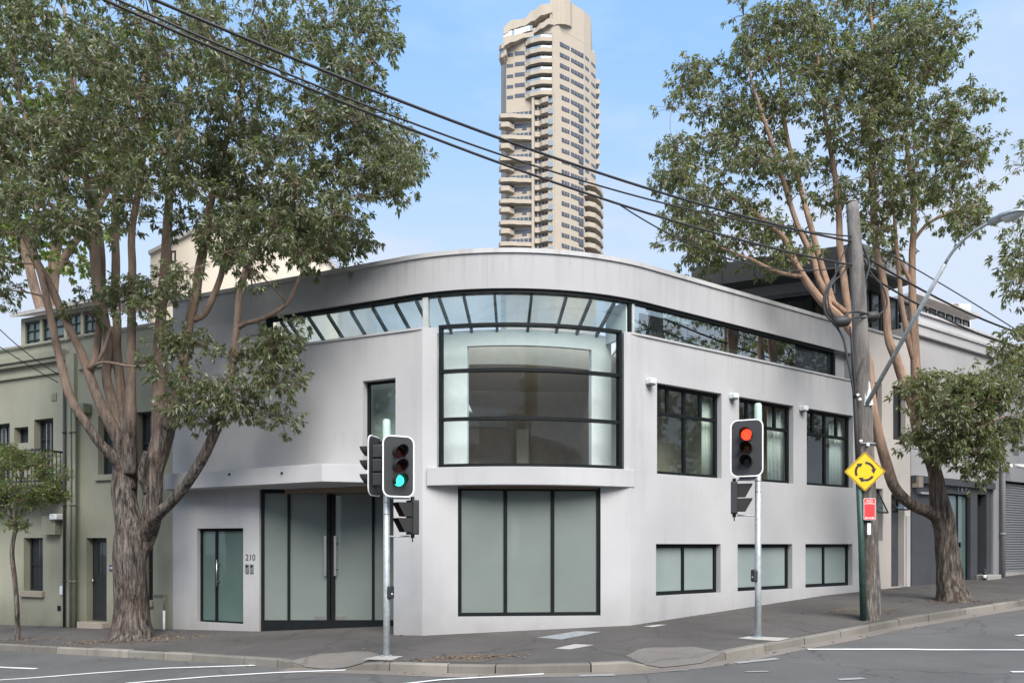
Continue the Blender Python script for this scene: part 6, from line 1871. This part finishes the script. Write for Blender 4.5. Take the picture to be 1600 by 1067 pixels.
def tree(name, loc, label, group, limbs, clumps, barkm, leafm, seed, leaf_size=0.13, per=10, twigs=12, twig_r=0.5, rough=0.10, kind_leaf=0.36, trunk_n=40, droop=0.8):
    """limbs: lists of (point, radius); clumps: list of (centre, radius)"""
    rng = np.random.default_rng(seed); rnd = random.Random(seed)
    t = thing(name, loc, label, "tree", group)
    nodes, mb = [], MB()
    for q, lm in enumerate(limbs):
        pts, rr = resample([Vector(p) for p, _ in lm], [r for _, r in lm])
        # slight natural wander
        for i, p in enumerate(pts):
            w = rr[i] * 0.35
            p += Vector((noise.noise(p * 0.9 + Vector((q * 7, 0, 0))), noise.noise(p * 0.9 + Vector((0, q * 5, 9))), 0)) * w
        big = max(rr)
        mb.tube(pts, rr, trunk_n if big > 0.16 else (12 if big > 0.09 else 8), rough * 1.3 if big > 0.16 else rough * 0.6, q * 1.7)
        for i in range(0, len(pts), 5):
            if rr[i] < 0.16: nodes.append((pts[i], rr[i]))
        nodes.append((pts[-1], rr[-1]))
    mb.build("trunk", barkm, t, True)
    P_ = np.array([p for p, _ in nodes]); R_ = [r for _, r in nodes]
    order = sorted(clumps, key=lambda c: float(np.min(np.linalg.norm(P_ - np.array(c[0]), axis=1))))
    bb, tw_, tips, dirs = MB(), MB(), [], []
    for c, r in order:
        c = Vector(c)
        dv = np.array(c) - P_
        cost = np.linalg.norm(dv, axis=1) + np.clip(-dv[:, 2], 0, None) * 0.9
        j = int(np.argmin(cost))
        a = Vector(P_[j]); L_ = (c - a).length
        r0 = min(R_[j] * 0.7, 0.010 + 0.011 * L_ + 0.004)
        if L_ > 0.05:
            ctrl = a.lerp(c, 0.5) + Vector((rnd.uniform(-.15, .15) * L_, rnd.uniform(-.15, .15) * L_, rnd.uniform(-0.05, 0.18) * L_))
            n = max(3, min(9, int(L_ / 0.25)))
            seg = [a * (1 - s) ** 2 + ctrl * 2 * s * (1 - s) + c * s * s for s in [i / n for i in range(n + 1)]]
            rs_ = [r0 + (0.007 - r0) * i / n for i in range(n + 1)]
            bb.tube(seg, rs_, 5, 0, 0, False)
            new = [(seg[i], rs_[i]) for i in range(1, n + 1)]
            P_ = np.vstack([P_, np.array([p for p, _ in new])]); R_ += [x for _, x in new]
        k_ = max(3, int(twigs * (r / twig_r) ** 1.6))
        for _ in range(k_):
            d = Vector((rnd.gauss(0, 1), rnd.gauss(0, 1), rnd.gauss(0.25, 0.75))); d.normalize()
            tip = c + Vector((d.x * r, d.y * r, d.z * r * 0.72)) * rnd.uniform(0.35, 1.0) 
            m = c.lerp(tip, 0.55) + Vector((0, 0, 0.06 * r))
            tw_.tube([c, m, tip], [0.007, 0.005, 0.003], 3, 0, 0, False)
            tips.append(tuple(tip)); dirs.append(tuple(d))
    b = bb.build("branches", barkm, t, True); b['kind'] = "stuff"
    b = tw_.build("twigs", M['twig'], t); b['kind'] = "stuff"
    leaf_mesh("crown", tips, dirs, rng, per, leaf_size, leafm, t, droop, kind_leaf)
    return t

def fill(ells, seed, ymid, yspread, rlo=0.32, rhi=0.6, dens=1.0):
    """clump centres inside sighted ellipses (px, py, rx, ry, count)"""
    rnd = random.Random(seed); out = []
    for e in ells:
        cx, cy, rx, ry, n = e[:5]
        ym = e[5] if len(e) > 5 else ymid
        ysp = e[6] if len(e) > 6 else yspread
        for _ in range(int(n * dens)):
            a = rnd.uniform(0, 2 * math.pi); q = math.sqrt(rnd.random())
            Y = ym + ysp * rnd.uniform(-1, 1) * (1.05 - 0.5 * q)
            out.append((tuple(at(cx + rx * q * math.cos(a), cy + ry * q * math.sin(a), Y)), rnd.uniform(rlo, rhi)))
    return out
def limb(pts):
    """(px, py, Y, half width in px) -> points and radii"""
    return [(at(px, py, Y), (w * 0.76 if w <= 11 else w - 2.6) * Y / F) for px, py, Y, w in pts]

# the big tree on the left
bt_ = gnd(204, 998); by = bt_.y
Lb = by
limbs = [
 limb([(203, 1008, Lb, 42), (203, 996, Lb, 36), (202, 975, Lb, 30), (202, 930, Lb, 26), (203, 880, Lb, 25), (206, 840, Lb, 26), (200, 800, Lb, 21), (196, 760, Lb, 19), (194, 725, Lb, 18), (192, 690, Lb, 15)]),
 limb([(210, 885, Lb, 14), (222, 848, Lb, 17), (233, 815, Lb, 17), (238, 780, Lb, 16.5), (241, 740, Lb, 16), (247, 700, Lb, 18), (254, 668, Lb, 18), (260, 635, Lb, 14)]),
 # far left stems
 limb([(202, 765, Lb, 13), (190, 730, Lb - .12, 13), (174, 711, Lb - .3, 11), (154, 690, Lb - .4, 9.5), (134, 660, Lb - .5, 9), (111, 622, Lb - .6, 8.2), (92, 553, Lb - .7, 7.5), (79, 494, Lb - .8, 7), (66, 438, Lb - .8, 6.5), (50, 370, Lb - .8, 6), (62, 290, Lb - .8, 5), (40, 190, Lb - 1, 4), (15, 80, Lb - 1, 3)]),
 limb([(201, 760, Lb, 13), (192, 705, Lb - .1, 13), (174, 665, Lb - .2, 12), (155, 625, Lb - .3, 10), (138, 586, Lb - .3, 9), (126, 550, Lb - .4, 8), (112, 520, Lb - .5, 8), (98, 491, Lb - .5, 8), (79, 448, Lb - .6, 7.5), (59, 409, Lb - .7, 7), (36, 363, Lb - .9, 6.5), (8, 320, Lb - 1.2, 5), (-40, 250, Lb - 1.5, 4)]),
 limb([(140, 585, Lb - .3, 7), (150, 555, Lb - .2, 7), (155, 507, Lb - .2, 7), (151, 460, Lb - .1, 8), (149, 416, Lb, 10), (146, 366, Lb, 10), (140, 300, Lb, 8), (120, 220, Lb + .2, 6), (110, 110, Lb + .3, 4), (100, 10, Lb + .3, 3)]),
 limb([(192, 705, Lb, 15), (184, 660, Lb + .1, 12), (178, 640, Lb + .1, 10), (166, 590, Lb + .2, 9), (170, 540, Lb + .3, 9), (160, 470, Lb + .4, 8), (158, 400, Lb + .4, 7), (150, 300, Lb + .5, 5)]),
 limb([(197, 700, Lb, 15), (193, 650, Lb + .2, 12), (188, 600, Lb + .3, 9), (182, 547, Lb + .4, 9), (182, 507, Lb + .4, 8), (180, 416, Lb + .5, 8), (179, 366, Lb + .6, 7.5), (182, 280, Lb + .8, 6.5), (200, 180, Lb + 1, 5), (205, 60, Lb + 1, 3)]),
 limb([(203, 740, Lb - .1, 12), (204, 690, Lb - .2, 12), (204, 645, Lb - .3, 11.5), (205, 580, Lb - .3, 9), (206, 481, Lb - .3, 8), (207, 420, Lb - .3, 7.5), (207, 360, Lb - .3, 7), (222, 260, Lb - .4, 6), (225, 140, Lb - .5, 5), (240, 20, Lb - .5, 3)]),
 # right fork
 limb([(250, 680, Lb, 15), (249, 620, Lb + .1, 13), (249, 547, Lb + .2, 11), (253, 481, Lb + .3, 10), (258, 416, Lb + .3, 9.5), (261, 366, Lb + .4, 9), (268, 280, Lb + .6, 7), (290, 180, Lb + .9, 6), (310, 70, Lb + 1.2, 4)]),
 limb([(262, 668, Lb - .1, 14), (275, 620, Lb - .2, 12), (286, 580, Lb - .3, 10), (295, 514, Lb - .4, 9), (304, 465, Lb - .5, 9), (312, 416, Lb - .5, 9), (322, 366, Lb - .6, 8.5), (335, 290, Lb - .7, 7), (360, 200, Lb - .8, 5.5), (395, 80, Lb - .9, 4)]),
 limb([(302, 500, Lb - .4, 7), (318, 492, Lb - .4, 6.5), (330, 470, Lb - .5, 6.5), (345, 432, Lb - .5, 6), (352, 400, Lb - .5, 6), (380, 330, Lb - .5, 5), (440, 230, Lb - .6, 4.5), (510, 150, Lb - .6, 3.5)]),
 # low right limb
 limb([(206, 880, Lb + .05, 13), (222, 842, Lb - .05, 14), (244, 808, Lb - .4, 12), (268, 785, Lb - .7, 10.5), (290, 758, Lb - .9, 10.5), (310, 724, Lb - 1.1, 11), (326, 695, Lb - 1.2, 10), (348, 648, Lb - 1.3, 8.5), (358, 600, Lb - 1.4, 8), (365, 556, Lb - 1.4, 7.5), (371, 507, Lb - 1.4, 7), (374, 465, Lb - 1.4, 7), (379, 440, Lb - 1.4, 7), (390, 405, Lb - 1.4, 5.5), (420, 360, Lb - 1.4, 5), (470, 300, Lb - 1.4, 4), (560, 230, Lb - 1.4, 3)]),
 limb([(372, 512, Lb - 1.4, 5.5), (384, 505, Lb - 1.45, 5.5), (402, 501, Lb - 1.5, 5), (430, 488, Lb - 1.6, 4.5), (452, 470, Lb - 1.6, 4.2), (466, 440, Lb - 1.6, 3.5), (490, 400, Lb - 1.6, 3), (530, 380, Lb - 1.6, 2)]),
 limb([(140, 575, Lb - .35, 6), (148, 570, Lb - .5, 4.5), (160, 552, Lb - .6, 3.5), (175, 510, Lb - .7, 2.5)]),
 limb([(142, 572, Lb - .4, 4), (165, 566, Lb - .7, 3), (205, 572, Lb - .9, 2.5), (245, 570, Lb - 1.1, 1.6)]),
 limb([(230, 770, Lb - .1, 9), (220, 740, Lb - .3, 7), (228, 705, Lb - .4, 5)]),
 limb([(204, 790, Lb + .1, 12), (208, 740, Lb + .2, 9), (208, 690, Lb + .3, 8), (206, 650, Lb + .4, 7)]),
]
ells = [
 (280, 30, 300, 90, 60), (90, 110, 170, 130, 40), (330, 130, 230, 110, 55), (250, 230, 200, 90, 40), (560, 120, 60, 90, 14), (590, 60, 35, 50, 6), (560, 230, 85, 90, 28), (500, 380, 60, 35, 8), (615, 250, 38, 70, 9),
 (430, 280, 150, 90, 36), (480, 350, 90, 40, 12), (150, 290, 190, 80, 24), (40, 300, 90, 100, 20), (400, 380, 80, 50, 14), (545, 350, 55, 45, 9), (350, 330, 120, 60, 18),
 (225, 455, 70, 40, 9, Lb - 1.2, .6), (160, 470, 45, 30, 3, Lb - 1, .6), (280, 570, 50, 45, 8, Lb - 1.2, .4), (360, 590, 70, 45, 10, Lb - 1.6, .4), (435, 530, 45, 35, 6, Lb - 1.6, .4), (430, 600, 35, 35, 4, Lb - 1.6, .4), (320, 640, 70, 30, 6, Lb - 1.5, .4), (420, 650, 30, 25, 3, Lb - 1.5, .3), (300, 440, 30, 30, 2),
 (15, 410, 40, 60, 5), (10, 480, 25, 30, 2), (-60, 150, 80, 180, 14),
]
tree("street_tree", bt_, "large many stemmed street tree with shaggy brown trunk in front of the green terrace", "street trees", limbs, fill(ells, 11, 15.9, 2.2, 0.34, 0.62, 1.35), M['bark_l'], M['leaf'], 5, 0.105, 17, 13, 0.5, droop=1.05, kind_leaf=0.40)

# the right tree
rb_ = gnd(1482, 938); Rb = rb_.y
limbs = [
 limb([(1484, 950, Rb, 34), (1484, 938, Rb, 28), (1484, 915, Rb, 22), (1483, 880, Rb, 19.5), (1478, 840, Rb, 18.5), (1473, 805, Rb, 18), (1468, 775, Rb, 15), (1461, 740, Rb, 12.5), (1448, 705, Rb, 12), (1433, 669, Rb, 10.5), (1426, 633, Rb, 10), (1412, 597, Rb, 9.5), (1400, 558, Rb - .1, 8.5), (1389, 528, Rb - .1, 7.5), (1385, 480, Rb - .1, 7), (1379, 435, Rb - .1, 7), (1371, 400, Rb - .1, 6.5), (1366, 354, Rb - .1, 6.5), (1362, 280, Rb - .1, 6), (1362, 197, Rb, 5), (1366, 98, Rb, 3.5), (1360, 10, Rb, 2)]),
 limb([(1470, 812, Rb, 13), (1452, 799, Rb - .15, 12), (1435, 793, Rb - .3, 11), (1418, 783, Rb - .4, 10.5), (1403, 768, Rb - .5, 10.5), (1392, 748, Rb - .6, 10.5), (1380, 708, Rb - .7, 10), (1368, 652, Rb - .8, 9.5), (1361, 612, Rb - .8, 8.5), (1355, 563, Rb - .8, 8), (1336, 528, Rb - .8, 8), (1312, 496, Rb - .8, 7.8), (1284, 470, Rb - .8, 8), (1258, 436, Rb - .8, 7), (1240, 404, Rb - .8, 6), (1225, 372, Rb - .8, 5.5), (1200, 350, Rb - .8, 5), (1170, 325, Rb - .8, 4), (1130, 300, Rb - .8, 3)]),
 limb([(1295, 480, Rb - .8, 7), (1288, 455, Rb - .8, 6.5), (1277, 430, Rb - .8, 6.2), (1271, 404, Rb - .8, 6), (1255, 372, Rb - .8, 5.5), (1244, 345, Rb - .8, 5.2), (1226, 290, Rb - .8, 5), (1209, 236, Rb - .9, 4.5), (1186, 165, Rb - 1, 3.5), (1170, 110, Rb - 1, 2.5)]),
 limb([(1304, 482, Rb - .7, 7), (1294, 447, Rb - .6, 6.2), (1281, 405, Rb - .5, 6), (1272, 374, Rb - .5, 6), (1256, 310, Rb - .4, 5.2), (1232, 224, Rb - .3, 4.2), (1220, 130, Rb - .2, 3), (1215, 60, Rb - .2, 2)]),
 limb([(1330, 520, Rb - .8, 8), (1326, 490, Rb - .75, 7.5), (1322, 470, Rb - .7, 7.5), (1318, 432, Rb - .6, 7), (1313, 388, Rb - .5, 6.8), (1311, 335, Rb - .4, 6), (1302, 260, Rb - .3, 5), (1291, 197, Rb - .2, 4.2), (1280, 110, Rb, 3), (1275, 40, Rb, 2)]),
 limb([(1322, 488, Rb - .75, 6), (1300, 470, Rb - .75, 5.5), (1280, 450, Rb - .7, 5)]),
 limb([(1255, 432, Rb - .8, 5), (1235, 430, Rb - .9, 4.2), (1205, 421, Rb - 1, 3.6), (1180, 408, Rb - 1, 3.2), (1162, 401, Rb - 1, 3), (1124, 386, Rb - 1, 2.2)]),
 limb([(1432, 660, Rb + .1, 12), (1434, 625, Rb + .15, 10), (1433, 600, Rb + .2, 9.5), (1430, 555, Rb + .2, 9), (1427, 500, Rb + .2, 8), (1425, 450, Rb + .2, 7), (1425, 405, Rb + .2, 6.5), (1428, 354, Rb + .2, 6), (1424, 280, Rb + .2, 5), (1415, 200, Rb + .3, 4), (1425, 110, Rb + .3, 3), (1430, 40, Rb + .3, 2)]),
 limb([(1427, 560, Rb + .2, 6), (1418, 528, Rb + .2, 5.5), (1409, 475, Rb + .1, 5), (1405, 435, Rb + .1, 4.5), (1400, 380, Rb + .1, 4), (1397, 330, Rb, 3.5), (1390, 260, Rb, 2.5)]),
 limb([(1425, 445, Rb + .2, 4), (1415, 425, Rb + .2, 4), (1404, 405, Rb + .3, 3), (1392, 380, Rb + .4, 2.5)]),
 limb([(1440, 690, Rb - .3, 6), (1455, 700, Rb - .7, 5), (1490, 690, Rb - 1.1, 4), (1530, 670, Rb - 1.5, 3), (1570, 650, Rb - 1.8, 2)]),
 limb([(1446, 700, Rb - .2, 6), (1450, 715, Rb - .5, 4), (1455, 720, Rb - .6, 3)]),
 limb([(1425, 380, Rb + .2, 4), (1450, 350, Rb + .1, 3.2), (1490, 330, Rb, 2.6), (1530, 320, Rb, 1.8)]),
]
ells = [
 (1300, 45, 150, 75, 30), (1240, 95, 110, 70, 18), (1140, 140, 70, 65, 10), (1080, 150, 45, 45, 5), (1400, 60, 70, 70, 14), (1475, 70, 35, 45, 5), (1510, 150, 35, 40, 5), (1110, 270, 80, 60, 14), (1060, 250, 35, 45, 4), (1045, 290, 25, 25, 2), (1060, 360, 30, 35, 4),
 (1190, 220, 90, 70, 15), (1310, 160, 110, 80, 20), (1430, 160, 70, 60, 12), (1500, 220, 50, 50, 7), (1440, 260, 80, 55, 13), (1495, 300, 45, 35, 5), (1520, 345, 35, 25, 4), (1470, 340, 45, 25, 3), (1285, 265, 90, 55, 12), (1375, 310, 60, 45, 7), (1160, 350, 80, 45, 11), (1110, 400, 45, 22, 5), (1340, 100, 70, 90, 8), (1400, 220, 60, 80, 8), (1100, 340, 60, 50, 6), (1150, 400, 60, 20, 4), (1235, 380, 35, 30, 4), (1215, 410, 30, 14, 2), (1390, 380, 30, 40, 3), (1420, 110, 50, 60, 8),
 (1470, 610, 55, 28, 8, Rb - 1.0, .5), (1530, 625, 55, 40, 13, Rb - 1.4, .6), (1490, 660, 60, 40, 13, Rb - 1.1, .6), (1460, 700, 32, 30, 5, Rb - .9, .4), (1515, 700, 45, 30, 7, Rb - 1.2, .5), (1560, 650, 35, 40, 7, Rb - 1.6, .5), (1535, 735, 20, 22, 3, Rb - 1.2, .3), (1445, 610, 22, 20, 2, Rb - .8, .3),
]
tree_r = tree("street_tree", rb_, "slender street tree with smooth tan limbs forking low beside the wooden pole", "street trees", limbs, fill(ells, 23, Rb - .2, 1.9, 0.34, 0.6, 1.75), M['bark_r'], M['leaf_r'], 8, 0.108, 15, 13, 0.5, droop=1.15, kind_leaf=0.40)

# third street tree, only its left boughs reach into view
p3 = Vector(RF.p(RF.s(1482) + 13.2, 2.7, 0)); p3.z = ground(p3.x, p3.y)
def up(p, r, q): return (p3 + Vector(p), r)
limbs = [[(p3 + Vector(o), r) for o, r in (((0, 0, -0.3), .5), ((0, 0, 0.1), .4), ((-.1, 0, 1.2), .32), ((-.2, -.2, 2.4), .28), ((-.9, -1, 4.0), .2), ((-1.6, -2.0, 6.0), .14), ((-2.2, -2.8, 8.5), .08))],
         [(p3 + Vector(o), r) for o, r in (((-.2, -.2, 2.2), .24), ((.4, .3, 4), .2), ((.9, .5, 6.5), .15), ((1.2, .8, 10), .08))],
         [(p3 + Vector(o), r) for o, r in (((-.3, -.3, 2.6), .16), ((-1.6, -1.6, 4.2), .12), ((-3.0, -3.2, 5.2), .07), ((-4.0, -4.3, 5.0), .03))]]
ells3 = [(1610, 410, 35, 40, 6, 19.5, .8), (1620, 480, 50, 60, 9, 19.5, 1), (1592, 545, 28, 45, 8, 19, .6), (1590, 430, 25, 60, 6, 19, .6), (1590, 600, 25, 35, 5, 19, .6), (1610, 660, 35, 50, 6, 19, .6), (1600, 360, 20, 22, 2, 19.3, .4), (1700, 300, 110, 160, 26, 21, 2), (1800, 420, 120, 170, 26, 22, 2), (1680, 560, 70, 90, 12, 20, 1.5)]
tree("street_tree", p3, "street tree past the garage whose leafy boughs hang in at the right edge", "street trees", limbs, fill(ells3, 31, 20, 1.5, 0.36, 0.62), M['bark_r'], M['leaf_r'], 12, 0.14, 11, 12, 0.5)

# young tree in the left pavement
yb = gnd(28, 1000); Yb = yb.y
limbs = [limb([(28, 1004, Yb, 7), (28, 995, Yb, 5), (27, 950, Yb, 4.8), (23, 905, Yb, 4.4), (19, 870, Yb, 4.4), (20, 845, Yb, 4.2), (24, 825, Yb, 3.6), (22, 800, Yb, 3), (30, 760, Yb, 2.4), (40, 720, Yb, 1.5)]),
         limb([(24, 822, Yb, 3), (14, 800, Yb + .1, 2.4), (0, 770, Yb + .2, 1.6)]), limb([(23, 815, Yb, 2.6), (45, 780, Yb - .2, 2), (75, 750, Yb - .3, 1.3)])]
ells = [(40, 745, 55, 42, 26), (18, 715, 28, 18, 7), (82, 752, 22, 28, 8), (10, 790, 30, 30, 12), (12, 828, 20, 14, 4), (60, 775, 30, 18, 7), (-30, 760, 40, 50, 14)]
tree("young_tree", yb, "young thin stemmed tree with bright small leaves in front of the balcony", None, limbs, fill(ells, 41, Yb, 0.8, 0.16, 0.30), M['bark_l'], M['leaf_young'], 15, 0.062, 12, 14, 0.25, kind_leaf=0.42, droop=0.2)

# pale green plane tree behind the terrace
pb_ = Vector((at(60, 800, 27).x, 27.5, -1))
def pt_(px, py, Y): return at(px, py, Y)
limbs = [[(pb_ + Vector((0, 0, -1)), .35), (pb_ + Vector((0, 0, 3)), .3), (pt_(70, 560, 27), .26), (pt_(80, 450, 27), .2), (pt_(95, 330, 27), .15), (pt_(110, 200, 27), .1), (pt_(120, 90, 27), .05)],
         [(pt_(75, 520, 27), .18), (pt_(40, 400, 26.5), .14), (pt_(10, 280, 26.5), .1), (pt_(0, 160, 26.5), .05)],
         [(pt_(82, 430, 27), .14), (pt_(150, 330, 27), .1), (pt_(200, 230, 27), .06), (pt_(240, 150, 27), .03)]]
ells = [(80, 260, 130, 130, 44), (170, 180, 130, 130, 36), (20, 360, 70, 80, 14), (120, 390, 70, 50, 8), (-60, 250, 80, 160, 20), (330, 130, 60, 60, 6), (130, 60, 120, 70, 14)]
tree("plane_tree", pb_, "bright yellow green plane tree standing behind the green terrace", None, limbs, fill(ells, 51, 27, 2, 0.5, 0.9), M['bark_l'], M['leaf_plane'], 19, 0.20, 8, 9, 0.7, kind_leaf=0.8, droop=0.35)

# ------------------------------------------------------------------ what the windows mirror: the far side of the streets
def copy_tree(src, loc, rz, label):
    r = src.copy(); COL.objects.link(r); r.location = loc; r.rotation_euler.z = rz; r['label'] = label
    for ch in list(src.children):
        c = ch.copy(); COL.objects.link(c); c.parent = r
    return r
copy_tree(tree_r, (6.5, -13, ground(6.5, -13) - ROAD_DROP), 5.0, "street tree across the junction, mirrored in the bowed bay window")
q4 = Vector((22.0, 15.5, 0)); q4.z = ground(q4.x, q4.y) - ROAD_DROP
rn4 = random.Random(77)
cl4 = []
while len(cl4) < 190:
    v = Vector((rn4.uniform(-1, 1), rn4.uniform(-1, 1), rn4.uniform(-1, 1)))
    if v.length < 1: cl4.append((tuple(q4 + Vector((v.x * 3.6, v.y * 5.5, 8.6 + v.z * 5.0))), rn4.uniform(0.4, 0.75)))
lb4 = [[(q4 + Vector(o), r) for o, r in (((0, 0, -.3), .35), ((0, 0, 1.5), .28), ((.1, .1, 3.5), .24), ((.2, .6, 6), .17), ((.3, 1.0, 9), .1), ((.3, 1.2, 12), .04))],
       [(q4 + Vector(o), r) for o, r in (((0, 0, 2.5), .2), ((-.4, -1.2, 4.5), .15), ((-.5, -2.4, 7), .1), ((-.6, -3.2, 10), .05))],
       [(q4 + Vector(o), r) for o, r in (((.1, .2, 3), .18), ((.4, 1.8, 5), .13), ((.6, 3.2, 7.5), .08), ((.6, 3.9, 10), .04))]]
tree_x = tree("street_tree", q4, "broad leafy tree across the right road, mirrored in the long strip window", "street trees", lb4, cl4, M['bark_r'], M['leaf_r'], 66, 0.16, 11, 11, 0.5)
copy_tree(tree_x, (24.5, 24.5, ground(24.5, 24.5)), 2.4, "farther leafy tree across the right road, mirrored in the end of the strip window")
for x0, x1, y0, h, mt, lb in ((-34, -12, -19, 8.5, 'brick', "red brick terrace across the junction, mirrored in the left doors"),
                              (-11.6, 6, -21, 10.5, 'greyer', "grey rendered terrace across the junction, mirrored in the bay"),
                              (6.4, 30, -20, 9.0, 'brick', "red brick corner terrace across the junction, mirrored in the right windows")):
    OF = Frame((x1, y0), (-1, 0), (0, 1))
    w_ = x1 - x0
    th = thing("opposite_terrace", ((x0 + x1) / 2, y0 - 4, 0), lb, "house", "terraces across the junction")
    ops_ = []
    nb = int(w_ / 2.6)
    for q in range(nb):
        a = w_ * (q + 0.3) / nb
        ops_ += [(a, a + 1.05, 0.9, 2.9), (a, a + 1.05, 4.6, 6.6)]
    mb = MB(); wall(mb, OF, 0, w_, -1, h, ops_, 0.3); mb.build("wall", M[mt], th)
    for o_ in ops_:
        window(th, OF, *o_, 0.12, [(o_[2], (o_[2] + o_[3]) / 2, []), ((o_[2] + o_[3]) / 2, o_[3], [])], 'dark_glass', 0.07, frame_mat='border')
    mb = MB(); mb.box(OF, -0.2, w_ + 0.2, -8, 0.25, h, h + 0.25); mb.build("roof", M['tin'], th)

# ------------------------------------------------------------------ litter
def litter(name, label, spots, seed, size=0.036):
    rng = random.Random(seed); mb = MB()
    for x, y, sx, sy, n, off in spots:
        for _ in range(n):
            px_, py_ = x + rng.gauss(0, sx), y + rng.gauss(0, sy)
            z = ground(px_, py_) + off + rng.uniform(0.004, 0.012)
            a = rng.uniform(0, 6.28); l_ = size * rng.uniform(0.5, 1.6); w = l_ * rng.uniform(0.25, 0.5)
            c, s = math.cos(a), math.sin(a); h = rng.uniform(0.0, 0.02)
            mb.add([(px_ - c * l_, py_ - s * l_, z), (px_ - s * w, py_ + c * w, z + h), (px_ + c * l_, py_ + s * l_, z + h * 0.4), (px_ + s * w, py_ - c * w, z + h * 0.7)], [(0, 1, 2, 3)])
    o = mb.build(name, M['litter'])
    return tag(o, label, None, None, "stuff")
sp = [(bt_.x - 0.1, bt_.y - 0.35, 0.75, 0.22, 420, 0), (bt_.x + 0.9, bt_.y + 0.1, 0.7, 0.2, 120, 0), (yb.x, yb.y, 0.8, 0.2, 140, 0), (rb_.x, rb_.y - 0.2, 0.5, 0.2, 160, 0)]
c_ = gnd(725, 1028); sp.append((c_.x, c_.y, 0.55, 0.12, 200, 0))
c_ = gnd(1340, 955); sp.append((c_.x, c_.y, 0.7, 0.2, 70, 0))
for i in range(0, len(kline) - 1, 3):
    if kline[i].y > 5 and -20 < kpx(kline[i]) < 1620:
        q = kline[i] - KN[i] * 0.12; sp.append((q.x, q.y, 0.25, 0.06, random.choice([0, 1, 2, 4, 7]), -ROAD_DROP))
for i in range(0, len(kline) - 1, 2):
    if kline[i].y > 5 and -20 < kpx(kline[i]) < 1620:
        q = kline[i] + KN[i] * random.uniform(0.6, 2.6); sp.append((q.x, q.y, 0.4, 0.3, random.choice([0, 0, 1, 2]), 0))
for fr_, n, smax_ in ((LF, 30, 13), (RF, 34, 16)):
    for q in range(n):
        p = fr_.p(random.uniform(0, smax_), 0.12, 0); sp.append((p[0], p[1], 0.2, 0.05, random.choice([0, 1, 2, 3]), 0))
litter("fallen_leaves", "dry brown leaves scattered on the pavement and gutter", sp, 3)
